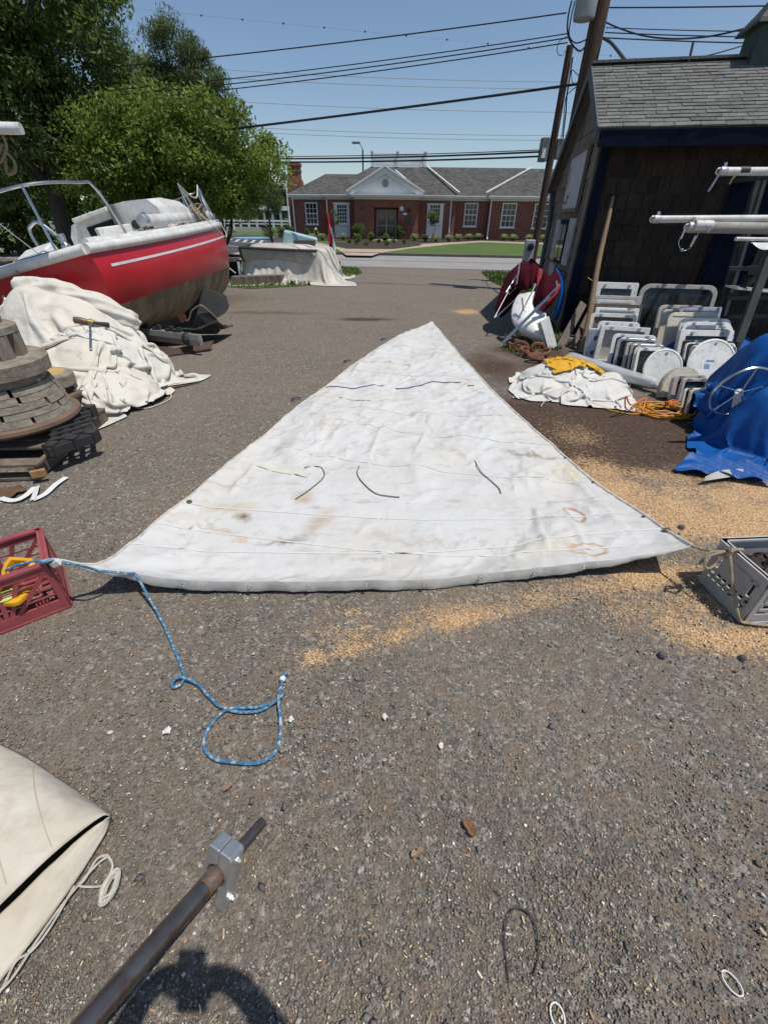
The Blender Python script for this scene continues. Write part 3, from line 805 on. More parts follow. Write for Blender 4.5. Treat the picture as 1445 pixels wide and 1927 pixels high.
# ------------------------------------------------------------------ shed
SC = Vector((3.03, 7.90, 0)); SU = Vector((.984, -.179, 0)).normalized(); SV = Vector((.179, .984, 0)).normalized()
def S(u, v, z): return SC + SU * u + SV * v + Vector((0, 0, z))
S_ROT = Matrix((SU, SV, Vector((0, 0, 1)))).transposed()
SLN, SDP, WE = 5.2, 3.85, 2.6                        # length, depth, wall height at the front
RV, RZ, EV, EZ, BV, BZ2 = 1.30, 3.56, -.386, 2.63, 3.98, 2.17
def rise(v): return EZ + (RZ - EZ) * (v - EV) / (RV - EV) if v < RV else RZ + (BZ2 - RZ) * (v - RV) / (BV - RV)
shed = empty('shed', tuple(SC), label='weathered wood shingled boat shed with grey asphalt shingle roof', cat='shed')
wood_grey = pm('weathered_wood', (0.2, 0.17, 0.14), (0.11, 0.09, 0.075), 7, 0.9, bump=0.003, bscale=30, stretch=(6, 6, .8))
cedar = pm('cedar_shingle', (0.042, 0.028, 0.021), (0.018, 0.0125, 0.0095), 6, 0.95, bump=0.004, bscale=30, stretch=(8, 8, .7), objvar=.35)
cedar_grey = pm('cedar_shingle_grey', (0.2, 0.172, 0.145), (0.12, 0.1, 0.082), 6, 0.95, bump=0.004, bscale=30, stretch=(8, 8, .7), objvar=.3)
navy = pm('navy_paint', (0.005, 0.009, 0.022), (0.009, 0.014, 0.03), 5, 0.9, bump=.0006, spec=.08)
w = MB()
def quad(a, b2, c2, d2): w.add([a, b2, c2, d2], [(0, 1, 2, 3)])
tk = .1
w.box(S(SLN / 2, tk / 2, WE / 2 + .05), (SLN, tk, WE + .1), S_ROT)
w.box(S(SLN / 2, SDP - tk / 2, 1.05), (SLN, tk, 2.1), S_ROT)
for u in (tk / 2, SLN - tk / 2):
    pl = [(0, 0), (SDP, 0), (SDP, rise(SDP) - .06), (RV, RZ - .06), (0, rise(0) - .06)]
    w.add([S(u - tk / 2, v, z) for v, z in pl] + [S(u + tk / 2, v, z) for v, z in pl], [(4, 3, 2, 1, 0), (5, 6, 7, 8, 9)] + [(i, (i + 1) % 5, 5 + (i + 1) % 5, 5 + i) for i in range(5)])
wall = w.build('wall', cedar, shed)
random.seed(4)
def shingle_run(face, length, top, parent, mat, exposure=.19, off=0.0):
    "rows of separate wood shingles; face(s, out, z) -> point"
    z = 0.04; r_ = 0
    while z < 2.62 or (top(length / 2) > z and z < 3.5):
        s = -random.random() * .08
        while s < length - .02:
            wd = random.uniform(.13, .26)
            a, b2 = max(s + .004, 0.0), min(s + wd - .004, length)
            s += wd
            if b2 - a < .04: continue
            zt = min(z + exposure + .05, top((a + b2) / 2) - .02)
            zz = z + random.uniform(-.008, .008)
            if zt - zz < .06: continue
            o0, o1 = .026 + random.uniform(-.003, .006), .008
            c_ = face((a + b2) / 2, 0, (zz + zt) / 2)
            vs = [face(a, o0, zz), face(b2, o0, zz), face(b2, o1, zt), face(a, o1, zt), face(a, .0, zz), face(b2, .0, zz), face(b2, .0, zt), face(a, .0, zt)]
            mb = MB(); mb.add([p - c_ for p in vs], [(0, 1, 2, 3), (4, 5, 1, 0), (5, 6, 2, 1), (7, 4, 0, 3), (6, 7, 3, 2)])
            o = mb.build('wood_shingle', mat, parent); o.location = c_
        z += exposure; r_ += 1
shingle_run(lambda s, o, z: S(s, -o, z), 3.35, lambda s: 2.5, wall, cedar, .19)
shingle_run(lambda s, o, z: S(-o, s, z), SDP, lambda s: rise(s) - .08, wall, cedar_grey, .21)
# roof deck and shingles
roofm = pm('roof_shingle', (0.15, 0.15, 0.14), (0.09, 0.09, 0.085), 5, 0.95, c3=(0.24, 0.24, 0.22), scale3=45, amt3=.6, bump=.003, bscale=60, objvar=.16)
w = MB()
ro = .17
for v0, z0, v1, z1 in ((EV, EZ, RV, RZ), (RV, RZ, BV + .12, BZ2)):
    w.add([S(-ro, v0, z0), S(SLN + .2, v0, z0), S(SLN + .2, v1, z1), S(-ro, v1, z1), S(-ro, v0, z0 - .07), S(SLN + .2, v0, z0 - .07), S(SLN + .2, v1, z1 - .07), S(-ro, v1, z1 - .07)],
          [(0, 1, 2, 3), (7, 6, 5, 4), (0, 4, 5, 1), (1, 5, 6, 2), (2, 6, 7, 3), (3, 7, 4, 0)])
rdeck = w.build('roof', roofm, shed)
nrm = Vector((0, -(RZ - EZ), RV - EV)).normalized()
slope_len = math.hypot(RV - EV, RZ - EZ); nr = 19
for r_ in range(nr):
    f0, f1 = r_ / nr, min((r_ + 1.25) / nr, 1.0)
    u = -ro - (.16 if r_ % 2 else 0) - random.random() * .03
    while u < SLN - .9:
        wd = random.uniform(.29, .33)
        a, b2 = max(u + .004, -ro - .01), u + wd - .004
        u += wd
        if b2 - a < .03: continue
        def R_(uu, f, h): return S(uu, EV + (RV - EV) * f - h * .48, EZ + (RZ - EZ) * f + h * .87)
        t0 = .017 + random.uniform(-.003, .004)
        dz = -.008 if r_ == 0 else 0
        j0, j1 = random.uniform(-.004, .004), random.uniform(-.004, .004)
        c_ = R_((a + b2) / 2, f0, 0)
        vs = [R_(a, f0 - .012 + j0 + dz, t0), R_(b2, f0 - .012 + j1 + dz, t0), R_(b2, f1, .004), R_(a, f1, .004), R_(a, f0 - .012 + j0 + dz, .001), R_(b2, f0 - .012 + j1 + dz, .001)]
        mb = MB(); mb.add([p - c_ for p in vs], [(0, 1, 2, 3), (4, 5, 1, 0), (5, 2, 1), (4, 0, 3)])
        o = mb.build('roof_shingle', roofm, rdeck); o.location = c_
g = MB(); g.bar(S(-ro - .01, RV, RZ + .015), S(SLN, RV, RZ + .015), .2, .03); g.build('ridge_cap', roofm, rdeck)
# fascia, gutter board, corner boards, rake boards
g = MB(); g.box(S(SLN / 2 - .02, EV - .015, EZ - .12), (SLN + .25, .03, .17), S_ROT); g.box(S(SLN / 2, EV + .19, EZ - .14), (SLN + .1, .36, .02), S_ROT); g.build('fascia', navy, shed)
g = MB(); g.box(S(.055, -.045, 1.28), (.13, .03, 2.55), S_ROT); g.build('corner_board', navy, shed)
g = MB(); g.box(S(-.045, .04, 1.28), (.03, .11, 2.55), S_ROT); g.build('corner_board', cedar_grey, shed)
g = MB()
for v0, z0, v1, z1 in ((EV, EZ - .06, RV, RZ - .06), (RV, RZ - .06, BV + .1, BZ2 - .06)):
    g.bar(S(-ro - .012, v0, z0), S(-ro - .012, v1, z1), .022, .14)
g.build('rake_board', pm('rake_paint', (.05, .06, .075), (.09, .1, .11), 6, .7), shed)
g = MB(); g.box(S(1.85 + .3, -.05, 1.45), (.62, .03, 1.35), S_ROT); g.box(S(2.15, -.07, 1.45), (.5, .015, 1.2), S_ROT); g.build('navy_shutter', navy, shed)
g = MB(); g.box(S(2.95, -.035, 1.55), (.9, .04, 1.2), S_ROT); wdw = g.build('window', pm('dark_frame', (.03, .034, .035), None, rough=.6), shed)
g = MB(); g.box(S(2.95, -.06, 1.55), (.76, .012, 1.06), S_ROT); g.build('pane', glass_dark, wdw)
# gable end: big sign panel, shuttered window, lower panel
sgn = pm('faded_sign_board', (.5, .52, .54), (.36, .37, .39), 2.5, .7, c3=(.2, .2, .2), scale3=9, amt3=.25, bump=.001)
def gable_box(name, v0, v1, z0, z1, out, th, mat, parent=shed):
    g = MB(); g.box(S(-out, (v0 + v1) / 2, (z0 + z1) / 2), (th, v1 - v0, z1 - z0), S_ROT); return g.build(name, mat, parent)
sg = empty('wall_sign', tuple(S(-.06, 1.3, 1.9)), label='faded white rectangular board hung high on the shed gable', cat='sign')
gable_box('board', .62, 2.15, 1.78, 2.52, .055, .03, sgn, sg)
fr = MB()
for v0, v1, z0, z1 in ((.58, 2.19, 2.52, 2.57), (.58, 2.19, 1.73, 1.78)): fr.box(S(-.06, (v0 + v1) / 2, (z0 + z1) / 2), (.05, v1 - v0, z1 - z0), S_ROT)
for v0, v1 in ((.58, .62), (2.15, 2.19)): fr.box(S(-.06, (v0 + v1) / 2, 2.15), (.048, v1 - v0, .74), S_ROT)
fr.build('frame', wood_grey, sg)
lt = MB(); ink = pm('faded_ink', (.1, .1, .11), None, rough=.8)
for v0, z0, v1, z1 in ((1.75, 1.86, 2.05, 1.9), (1.75, 1.86, 1.79, 1.99), (1.6, 1.93, 1.8, 1.97), (1.95, 2.05, 1.99, 2.4), (1.6, 1.97, 1.63, 2.03)):
    lt.box(S(-.072, (v0 + v1) / 2, (z0 + z1) / 2), (.004, v1 - v0, z1 - z0), S_ROT)
lt.build('faded_lettering', ink, sg)
wn_ = gable_box('window', 1.05, 1.95, .95, 1.62, .045, .05, navy)
for a in (1.12, 1.55): 
    g = MB(); g.box(S(-.075, a + .17, 1.28), (.012, .34, .56), S_ROT); g.build('pane', glass_dark, wn_)
gable_box('shutter', .48, 1.0, .96, 1.64, .05, .035, pm('pale_shutter', (.44, .45, .46), (.3, .3, .3), 5, .8, c3=(.1, .1, .1), scale3=12, amt3=.3))
gable_box('shutter', 2.0, 2.5, .96, 1.62, .05, .035, MATS['pale_shutter'])
gable_box('board', .5, 1.15, .28, .86, .045, .03, wood_grey)
gable_box('board', 1.75, 2.4, .3, .9, .045, .03, MATS['pale_shutter'])
g = MB(); g.bar(S(-.07, 3.95, 2.1), S(-.07, 3.7, 1.85), .1, .1); g.tube([S(-.08, 3.72, 1.86), S(-.08, 3.62, 1.7), S(-.06, 3.66, 1.55), S(-.06, 3.68, .1)], .05, 8); g.build('downspout', pm('gutter_grey', (.09, .09, .1), None, rough=.6), shed, smooth=True)
# cupola on the ridge
cu = P(1437, 100, 8.6); uc = (cu - SC).dot(SU)
copper = pm('green_roof_metal', (.025, .04, .036), (.015, .025, .023), 4, .7)
cup = empty('cupola', tuple(S(uc, RV, RZ)), label='small dark green cupola on the shed ridge at the right edge', cat='cupola')
g = MB(); g.box(S(uc + .1, RV, RZ + .05), (.5, .5, .5), S_ROT); g.build('base', pm('cupola_green', (.06, .095, .08), (.04, .065, .055), 5, .8), cup)
g = MB(); rc = S(uc + .1, RV, RZ + .28)
g.lathe([(.5, 0), (.47, .05), (.3, .2), (.1, .42), (.03, .5)], 4, rc, S_ROT, a0=R(45)); g.build('roof', copper, cup)
g = MB(); a = P(1298, 112, 8.9); b2 = P(1305, 76, 8.9); g.tube([a - Vector((0, 0, .1)), b2], .018, 8); g.build('vent_pipe', pm('pipe_grey', (.08, .09, .1), None, rough=.6), shed)

# ------------------------------------------------------------------ poles and wires
pole_m = pm('creosote_pole', (.085, .05, .034), (.04, .025, .018), 3, .9, bump=.006, bscale=12, stretch=(5, 5, .4), c3=(.16, .11, .08), scale3=9, amt3=.4)
pa_, pb_ = P(1006, 465, 15), P(1073, 85, 15)
sp_ = empty('utility_pole', (pa_.x, 15, 0), label='slimmer dark utility pole carrying a grey box, left of the thick pole', cat='utility pole')
g = MB(); g.tube([(pa_.x, 15, 0), (pa_.x, 15, 2.5), (pb_.x, 15, pb_.z)], [.115, .1, .085], 12); g.build('pole', pole_m, sp_, smooth=True)
g = MB(); a = P(1033, 280, 14.85)
g.box((pa_.x - .22, 15.02, a.z), (.2, .25, .5)); g.box((pa_.x + .24, 15.04, a.z + .02), (.3, .25, .42)); bxo = g.build('meter_box', pm('box_grey_green', (.16, .19, .18), (.11, .13, .12), 6, .6), sp_, bevel=.02)
g = MB(); g.box((pa_.x - .245, 14.885, a.z - .08), (.1, .012, .2)); g.build('label_plate', white_trim, bxo)
g = MB(); cc = [P(1058, 215, 14.9), P(1056, 235, 14.9), P(1057, 258, 14.9)]; g.tube([(pa_.x + .07, 14.9, 4.9), (pa_.x + .1, 14.9, 4.2), (pa_.x + .16, 14.92, 3.9), (pa_.x + .2, 14.9, 3.4)], .018, 6); g.build('conduit', wire_black, sp_)
ba, bb = P(1092, 200, 13), P(1137, 0, 13)
bp = empty('utility_pole', (ba.x, 13, 0), label='thick dark utility pole with a transformer behind the shed', cat='utility pole')
g = MB(); g.tube([(ba.x, 13, 0), (ba.x, 13, 4), (bb.x, 13, 9.5)], [.19, .17, .14], 16); g.build('pole', pole_m, bp, smooth=True)
tr = P(1096, 38, 12.9); g = MB()
g.lathe([(.0, -.02), (.2, 0), (.21, .04), (.21, .95), (.16, 1.02), (0, 1.04)], 24, (tr.x, 12.85, tr.z)); trn = g.build('transformer', pm('transformer_grey', (.32, .34, .35), (.25, .26, .27), 3, .5), bp, smooth=True)
g = MB(); g.bar((tr.x + .15, 12.9, tr.z + .3), (bb.x, 13, tr.z + .3), .1, .08); g.bar((tr.x + .15, 12.9, tr.z + .75), (bb.x, 13, tr.z + .75), .1, .08); g.build('bracket', dark_steel, trn)
def wire(name, a, b2, sag, r, mat, label, n=24, extra=None, group=None):
    a, b2 = Vector(a), Vector(b2)
    g = MB(); pts = [a.lerp(b2, t / n) - Vector((0, 0, sag * 4 * (t / n) * (1 - t / n))) for t in range(n + 1)]
    g.tube(pts, r, 5)
    return tag(g.build(name, mat, smooth=True), label, 'cable', group or 'overhead wires')
W = []
def wpx(a, Da, b2, Db, sag, r, mat, label):
    A, B2 = P(*a, Da), P(*b2, Db)
    return wire('overhead_wire', A, B2, sag, r, mat, label)
wpx((-300, 160), 17, (1066, 23), 13, .15, .012, wire_black, 'topmost black wire left of the transformer')
wpx((-200, 190), 17, (1068, 62), 13.2, .2, .010, wire_black, 'upper wire of the three that run left from the pole tops')
wpx((-200, 202), 17, (1068, 70), 13.2, .2, .011, wire_black, 'middle wire of the three that run left from the pole tops')
wpx((-200, 213), 17, (1068, 79), 13.2, .2, .011, wire_black, 'lowest wire of the three that run left from the pole tops')
wpx((-150, 300), 18, (1088, 157), 13.2, .1, .026, wire_black, 'thick black bundled cable sloping down to the trees')
wpx((240, 290), 22, (1026, 281), 15, .1, .011, wire_black, 'thin wire above the two thick cables that end at the grey box')
wpx((240, 291), 22, (1026, 284.5), 15, .13, .022, wire_black, 'upper thick cable ending at the grey box on the slim pole')
wpx((240, 296), 22, (1026, 293), 15, .13, .022, wire_black, 'lower thick cable ending at the grey box on the slim pole')
wpx((1140, 13), 13, (1700, 2), 12, .02, .012, wire_black, 'topmost black wire right of the thick pole')
wpx((1140, 51), 13, (1700, 57), 12, .03, .008, wire_black, 'thin upper black wire right of the thick pole')
wpx((1138, 60), 13, (1700, 69), 12, .03, .010, wire_black, 'middle black wire right of the thick pole')
wpx((1136, 70), 13, (1700, 82), 12, .03, .011, wire_black, 'lower black wire right of the thick pole')
for k, (y0, y1) in enumerate(((127, 152), (143, 164), (186, 209), (234, 252), (243, 261))):
    wpx((380, y0), 40, (1300, y1), 40, .25, .02, wire_pale, ('thin pale wire, %s of the five pale ones against the sky' % ('topmost', 'second', 'third', 'fourth', 'lowest')[k]))
def cable_px(pts, r, mat, label, name='overhead_wire'):
    g = MB(); g.tube(catmull([P(x, y, d) for x, y, d in pts], 8), r, 6)
    return tag(g.build(name, mat, smooth=True), label, 'cable', 'overhead wires')
cable_px([(1138, 40, 13), (1165, 52, 12.6), (1210, 66, 12), (1265, 72, 11.4), (1330, 68, 11), (1400, 53, 10.6), (1560, 10, 10)], .014, wire_black, 'twisted service cable sagging above the shed roof')
cable_px([(1136, 71, 13), (1150, 80, 12.2), (1168, 102, 11), (1184, 124, 9.6)], .026, wire_black, 'thick short cable dropping onto the shed roof')
cable_px([(1298, 112, 9), (1360, 96, 9.2), (1424, 77, 9.4)], .009, wire_black, 'thin cable from the roof pipe to the cupola')
cable_px([(1076, 0, 12.9), (1069, 30, 12.9), (1068, 60, 12.9), (1075, 80, 13), (1090, 95, 13), (1103, 85, 13)], .016, wire_black, 'black drop wire looping beneath the transformer')
cable_px([(1082, 0, 12.9), (1074, 35, 12.9), (1071, 66, 12.9), (1084, 80, 13), (1106, 72, 13)], .012, wire_black, 'second black drop wire looping beneath the transformer')
cable_px([(1066, 68, 14), (1052, 78, 14.4), (1048, 96, 14.6), (1056, 104, 14.8), (1066, 92, 14.9)], .008, wire_black, 'thin black loop left of the slim pole top')
cable_px([(1100, 150, 13.1), (1085, 138, 14), (1076, 131, 14.8), (1076, 150, 14.9), (1080, 158, 14.4)], .009, wire_black, 'thin jumper wire between the two utility poles')
cable_px([(1088, 160, 13.3), (1075, 170, 14.3), (1064, 185, 14.8), (1060, 230, 14.85), (1056, 258, 14.85)], .010, wire_black, 'thin wire running down the slim pole to the grey box')
mk = tag(wpx((-250, -34), 30, (1800, 168), 30, .0, .004, pm('cable_sky', (.3, .36, .44), None, rough=.5), 'hair thin wire with small dark markers high in the sky'), None)
for k in range(16):
    g = MB(); g.lathe([(0, -.045), (.04, -.02), (.045, 0.01), (0, .05)], 6, P(-6 + 77 * k, -10 + 7.6 * k, 30)); g.build('marker', wire_black, mk)
# ------------------------------------------------------------------ trees and shrubs
def leaf_material(name):
    if name in MATS: return MATS[name]
    m = bpy.data.materials.new(name); m.use_nodes = True
    N, L = m.node_tree.nodes, m.node_tree.links
    b = N['Principled BSDF']; b.inputs['Roughness'].default_value = 0.55; b.inputs['Specular IOR Level'].default_value = 0.35
    at = N.new('ShaderNodeVertexColor'); at.layer_name = 'tint'
    L.new(at.outputs[0], b.inputs['Base Color'])
    tr = N.new('ShaderNodeBsdfTranslucent')
    hs = N.new('ShaderNodeHueSaturation'); hs.inputs['Hue'].default_value = 0.485; hs.inputs['Value'].default_value = 1.5; L.new(at.outputs[0], hs.inputs['Color']); L.new(hs.outputs[0], tr.inputs[0])
    mx = N.new('ShaderNodeMixShader'); mx.inputs[0].default_value = 0.4
    L.new(b.outputs[0], mx.inputs[1]); L.new(tr.outputs[0], mx.inputs[2])
    L.new(mx.outputs[0], N['Material Output'].inputs['Surface'])
    MATS[name] = m
    return m
leaf_m = leaf_material('leaf')
bark_m = pm('bark', (.1, .085, .07), (.05, .042, .035), 6, .95, bump=.01, bscale=18, stretch=(4, 4, .6))
def leaves_np(centers, radii, per, size, rg, palette, aspect=.5, droop=.3, squash=.75):
    "quads scattered in clumps"
    n = len(centers)
    idx = np.repeat(np.arange(n), per); N_ = len(idx)
    d = rg.normal(size=(N_, 3)); d /= np.linalg.norm(d, axis=1)[:, None]
    rr = rg.random(N_) ** 0.45
    p = np.asarray(centers)[idx] + d * (rr * np.asarray(radii)[idx])[:, None] * np.array([1, 1, squash])
    s = size * rg.uniform(.6, 1.35, N_)
    ax = rg.normal(size=(N_, 3)); ax[:, 2] -= droop; ax += d * 0.6; ax /= np.linalg.norm(ax, axis=1)[:, None]
    up = rg.normal(size=(N_, 3)) * .6 + np.array([0, 0, 1.0]); sd = np.cross(ax, up); sd /= np.linalg.norm(sd, axis=1)[:, None] + 1e-9
    nn = np.cross(sd, ax)
    l, w_ = s[:, None], (s * aspect)[:, None]
    V = np.stack([p - ax * l * .5, p + sd * w_ * .5 - nn * l * .06, p + ax * l * .5 - nn * l * .1, p - sd * w_ * .5 - nn * l * .06], 1).reshape(-1, 3)
    Fc = np.arange(4 * N_).reshape(-1, 4)
    base = np.array(palette)
    cc = base[(idx * 7 + rg.integers(0, 3, N_)) % len(base)] * rg.uniform(.7, 1.3, (N_, 1))
    cv = np.concatenate([np.repeat(cc, 4, 0), np.ones((4 * N_, 1))], 1)
    return V, Fc, cv
def make_tree(name, base, height, crown_c, crown_r, nclump, per, leaf, palette, seed, label, trunk_r=.18, clump_r=.5, group=None, aspect=.5, shell=.55, lean=(0, 0), squash=.75, limbs=14, cat='tree', droop=.3):
    rg = np.random.default_rng(seed)
    t = empty(name, tuple(base), label=label, cat=cat, group=group)
    d = rg.normal(size=(nclump, 3)); d /= np.linalg.norm(d, axis=1)[:, None]
    r_ = shell + (1 - shell) * rg.random(nclump) ** .7
    lump = .75 + .5 * vnoise(d[:, 0] * 2.2 + 5, d[:, 2] * 2.2 + d[:, 1], seed)
    cs = np.asarray(crown_c) + d * (r_ * lump)[:, None] * np.asarray(crown_r)
    cs[:, 2] = np.maximum(cs[:, 2], base[2] + .35)
    V, Fc, cv = leaves_np(cs, clump_r * rg.uniform(.55, 1.35, nclump), per, leaf, rg, palette, aspect, droop, squash=squash)
    g = MB(); b0 = Vector(base); cc = Vector(crown_c)
    top = Vector((cc.x + lean[0], cc.y + lean[1], cc.z + crown_r[2] * .3))
    mid = b0.lerp(top, .45) + Vector((rg.normal() * .15, rg.normal() * .15, 0))
    tp = catmull([b0, b0.lerp(mid, .5) + Vector((rg.normal() * .05, 0, 0)), mid, top], 5)
    g.tube(tp, [trunk_r * (1.25 if i == 0 else 1 - .8 * i / (len(tp) - 1)) for i in range(len(tp))], 10)
    tr = g.build('trunk', bark_m, t, smooth=True)
    for k in rg.choice(nclump, min(limbs, nclump), replace=False):
        e = Vector(cs[k]); s0 = tp[int(rg.integers(len(tp) // 3, len(tp) - 1))]
        m_ = s0.lerp(e, .5) + Vector((rg.normal() * .12, rg.normal() * .12, .12))
        g2 = MB(); pts = catmull([s0, m_, e], 5); g2.tube(pts, [trunk_r * .34 * (1 - .8 * i / (len(pts) - 1)) for i in range(len(pts))], 5)
        g2.build('limb', bark_m, tr, smooth=True)
    np_mesh('crown', V - np.asarray(base) * 0, Fc, leaf_m, {'tint': cv}, parent=t)
    return t
GREEN_D = [(.085, .135, .034), (.11, .165, .042), (.14, .2, .055), (.06, .1, .027)]
GREEN_L = [(.12, .185, .03), (.15, .22, .038), (.095, .15, .027), (.18, .24, .05)]
PINE = [(.068, .105, .038), (.088, .13, .044), (.115, .155, .05), (.05, .08, .03)]
tb = P(103, 395, 16.5)
make_tree('shade_tree', (tb.x, 16.5, 0), 10, (tb.x - .1, 16.6, 6.6), (3.9, 3.4, 4.6), 340, 230, .15, GREEN_D, 41, 'tall dark green broadleaf tree with grey trunk at the left edge', .3, .68, limbs=24, shell=.35)
c_ = P(312, 298, 16)
make_tree('spreading_tree', (P(300, 400, 16.4).x, 16.4, 0), 5, (c_.x, 16.0, c_.z), (3.3, 2.0, 1.5), 300, 200, .12, GREEN_L, 43, 'bright yellow green spreading tree behind the red boat', .16, .5, limbs=22, shell=.3)
c_ = P(437, 350, 17.2)
make_tree('spreading_tree', (P(385, 400, 17.2).x, 17.2, 0), 4, (c_.x, 17.2, c_.z + .15), (1.05, 1.0, 1.0), 66, 190, .115, GREEN_L, 44, 'small yellow green tree with hanging branches left of the chimney', .08, .38, limbs=8, shell=.3)
c_ = P(355, 185, 23)
pt = make_tree('pine_tree', (c_.x + .3, 23, 0), 9, (c_.x, 23, c_.z), (1.75, 1.4, 1.85), 150, 340, .15, PINE, 45, 'dark pine standing behind the bright spreading tree', .2, .46, aspect=.2, shell=.35, limbs=20, squash=.7, droop=-.8)
c_ = P(250, 190, 24)
make_tree('pine_tree', (c_.x, 24, 0), 9, (c_.x, 24, c_.z - .3), (1.9, 1.6, 2.2), 90, 260, .15, PINE, 46, 'dark pine half hidden behind the tall broadleaf tree', .2, .5, aspect=.2, limbs=14, squash=.7, droop=-.8)
c_ = P(500, 330, 26)
make_tree('pine_tree', (c_.x, 26, 0), 5, (c_.x, 26, c_.z - .2), (.85, .8, 1.7), 50, 220, .14, PINE, 47, 'slim small pine nearest the brick chimney', .09, .34, aspect=.2, limbs=8, droop=-.6)
# undergrowth and distant trees
rgx = np.random.default_rng(5)
for k, (px, d, w_, h_, seed, lb) in enumerate(((-160, 20, 3.2, 3.4, 51, 'dark broadleaf tree at the left edge behind the hanging spar'), (10, 24, 2.4, 3.2, 52, 'dark tree in the gloom behind the boat stern rail'),
        (120, 27, 2.6, 3.0, 53, 'dark tree right of the grey trunk in the gloom'), (215, 30, 2.4, 2.6, 54, 'dark tree behind the red boat cabin'))):
    x_ = P(px, 400, d).x
    make_tree('woodland_tree', (x_, d, 0), 5, (x_, d, 2.6 if k else 3.5), (w_, 1.6, h_), 90, 100, .26, GREEN_D, seed, lb, .14, .6, group='trees behind the boat', limbs=6, shell=.2)
for k, (px, d, yt) in enumerate(((392, 84, 352), (420, 88, 345), (448, 82, 351), (476, 90, 343), (505, 84, 350), (532, 88, 352), (556, 92, 366), (355, 86, 350))):
    t_ = P(px, yt, d)
    make_tree('distant_tree', (t_.x, d, 0), 5, (t_.x, d, t_.z * .56), (2.6, 2.0, t_.z * .5), 60, 70, .5, [(.04, .075, .025), (.055, .095, .03), (.03, .056, .02)], 60 + k,
              'distant green tree above the long white building, %s from the left' % ('second', 'third', 'fourth', 'fifth', 'sixth', 'seventh', 'eighth and last', 'first')[k], .2, .9, group='distant tree line', limbs=3, shell=.2)
def shrub(px, py, w_, h_, d, seed, label, pal, leaf=.09, n=26, per=60, name='shrub', flowers=None):
    g0 = GL(px, py) if d is None else P(px, py, d)
    b0 = Vector((g0.x, g0.y, .1))
    rg = np.random.default_rng(seed)
    t = empty(name, tuple(b0), label=label, cat='shrub', group='shrubs in the planting beds')
    dd = rg.normal(size=(n, 3)); dd /= np.linalg.norm(dd, axis=1)[:, None]
    cs = np.array([b0.x, b0.y, .1 + h_ * .52]) + dd * (rg.random(n) ** .4)[:, None] * np.array([w_ * .4, w_ * .4, h_ * .4])
    V, Fc, cv = leaves_np(cs, np.full(n, w_ * .2), per, leaf, rg, pal, .5)
    np_mesh('foliage', V, Fc, leaf_m, {'tint': cv}, parent=t)
    g = MB()
    for q in range(4): g.tube([b0, b0 + Vector((rg.normal() * w_ * .15, rg.normal() * w_ * .1, h_ * .5))], .015, 5)
    g.build('stem', bark_m, t)
    if flowers:
        V, Fc, cv = leaves_np(cs[:12] + np.array([0, -.1, .08]), np.full(12, w_ * .14), 8, .12, rg, flowers, .9)
        np_mesh('flowers', V, Fc, leaf_m, {'tint': cv}, parent=t)
    return t
def strappy(px, py, seed, label, w_=.5, h_=.5):
    g0 = GL(px, py); b0 = Vector((g0.x, g0.y, .1)); rg = np.random.default_rng(seed); n = 160
    a = rg.uniform(0, 6.28, n); o = rg.uniform(.3, 1, n) * w_; h = h_ * rg.uniform(.6, 1.1, n)
    dx, dy = np.cos(a), np.sin(a)
    bx, by = b0.x + dx * .05, b0.y + dy * .05
    mk_ = lambda f, hz, ww, sg: np.stack([bx + dx * o * f - dy * ww * sg, by + dy * o * f + dx * ww * sg, .1 + h * hz], -1)
    V = np.stack([mk_(0, 0, .02, -1), mk_(0, 0, .02, 1), mk_(.45, .95, .02, 1), mk_(.45, .95, .02, -1), mk_(1.0, .55, .004, 1), mk_(1.0, .55, .004, -1)], 1).reshape(-1, 3)
    Fc = (np.array([(0, 1, 2, 3), (3, 2, 4, 5)])[None] + 6 * np.arange(n)[:, None, None]).reshape(-1, 4)
    cc = np.array([(.2, .24, .08), (.14, .2, .05), (.3, .32, .16)])[rg.choice(3, n)]
    o_ = np_mesh('ornamental_grass', V, Fc, leaf_m, {'tint': np.concatenate([np.repeat(cc, 6, 0), np.ones((6 * n, 1))], 1)})
    return tag(o_, label, 'grass clump', 'grass clumps along the brick wall')
shrub(677, 450, 1.25, 1.35, None, 71, 'large round green shrub left of the double doors', GREEN_D, n=40, per=80)
shrub(752, 450, 1.0, 1.3, None, 72, 'tall dense green shrub right of the double doors', GREEN_D, n=36, per=80)
shrub(673, 455, .8, .6, None, 73, 'low bright green shrub in front of the large round one', GREEN_L)
shrub(697, 455, .7, .75, None, 74, 'mid green shrub just left of the door path', GREEN_L)
shrub(726, 454, .7, .65, None, 75, 'loose green shrub in front of the double doors', GREEN_L)
for k, (px, py) in enumerate(((657, 457.5), (670, 460), (690, 463), (712, 457.5), (741, 457.5), (760, 459), (727, 463))):
    shrub(px, py, .42, .35, None, 90 + k, 'small dark bedding plant in the entrance bed, %s' % ('leftmost', 'second from left', 'below the bright shrub', 'left of the door centre', 'right of the door centre', 'rightmost', 'nearest the kerb')[k], GREEN_D, .06, 12, 40)
shrub(579, 448, .55, .9, None, 76, 'upright green shrub below the left wing window', GREEN_L)
shrub(596, 449.5, .7, .75, None, 77, 'white flowering shrub left of the red flag', GREEN_L, flowers=[(.7, .7, .66)])
shrub(884, 449, .75, .85, None, 78, 'round bright shrub below the middle window', GREEN_L)
shrub(847, 452, .5, .6, None, 79, 'narrow green shrub at the downspout', GREEN_L)
shrub(530, 448, 1.2, 1.0, None, 80, 'dark green shrub left of the brick building corner', GREEN_D)
shrub(508, 450, 1.3, .9, None, 81, 'broad green shrub at the end of the car park', GREEN_L)
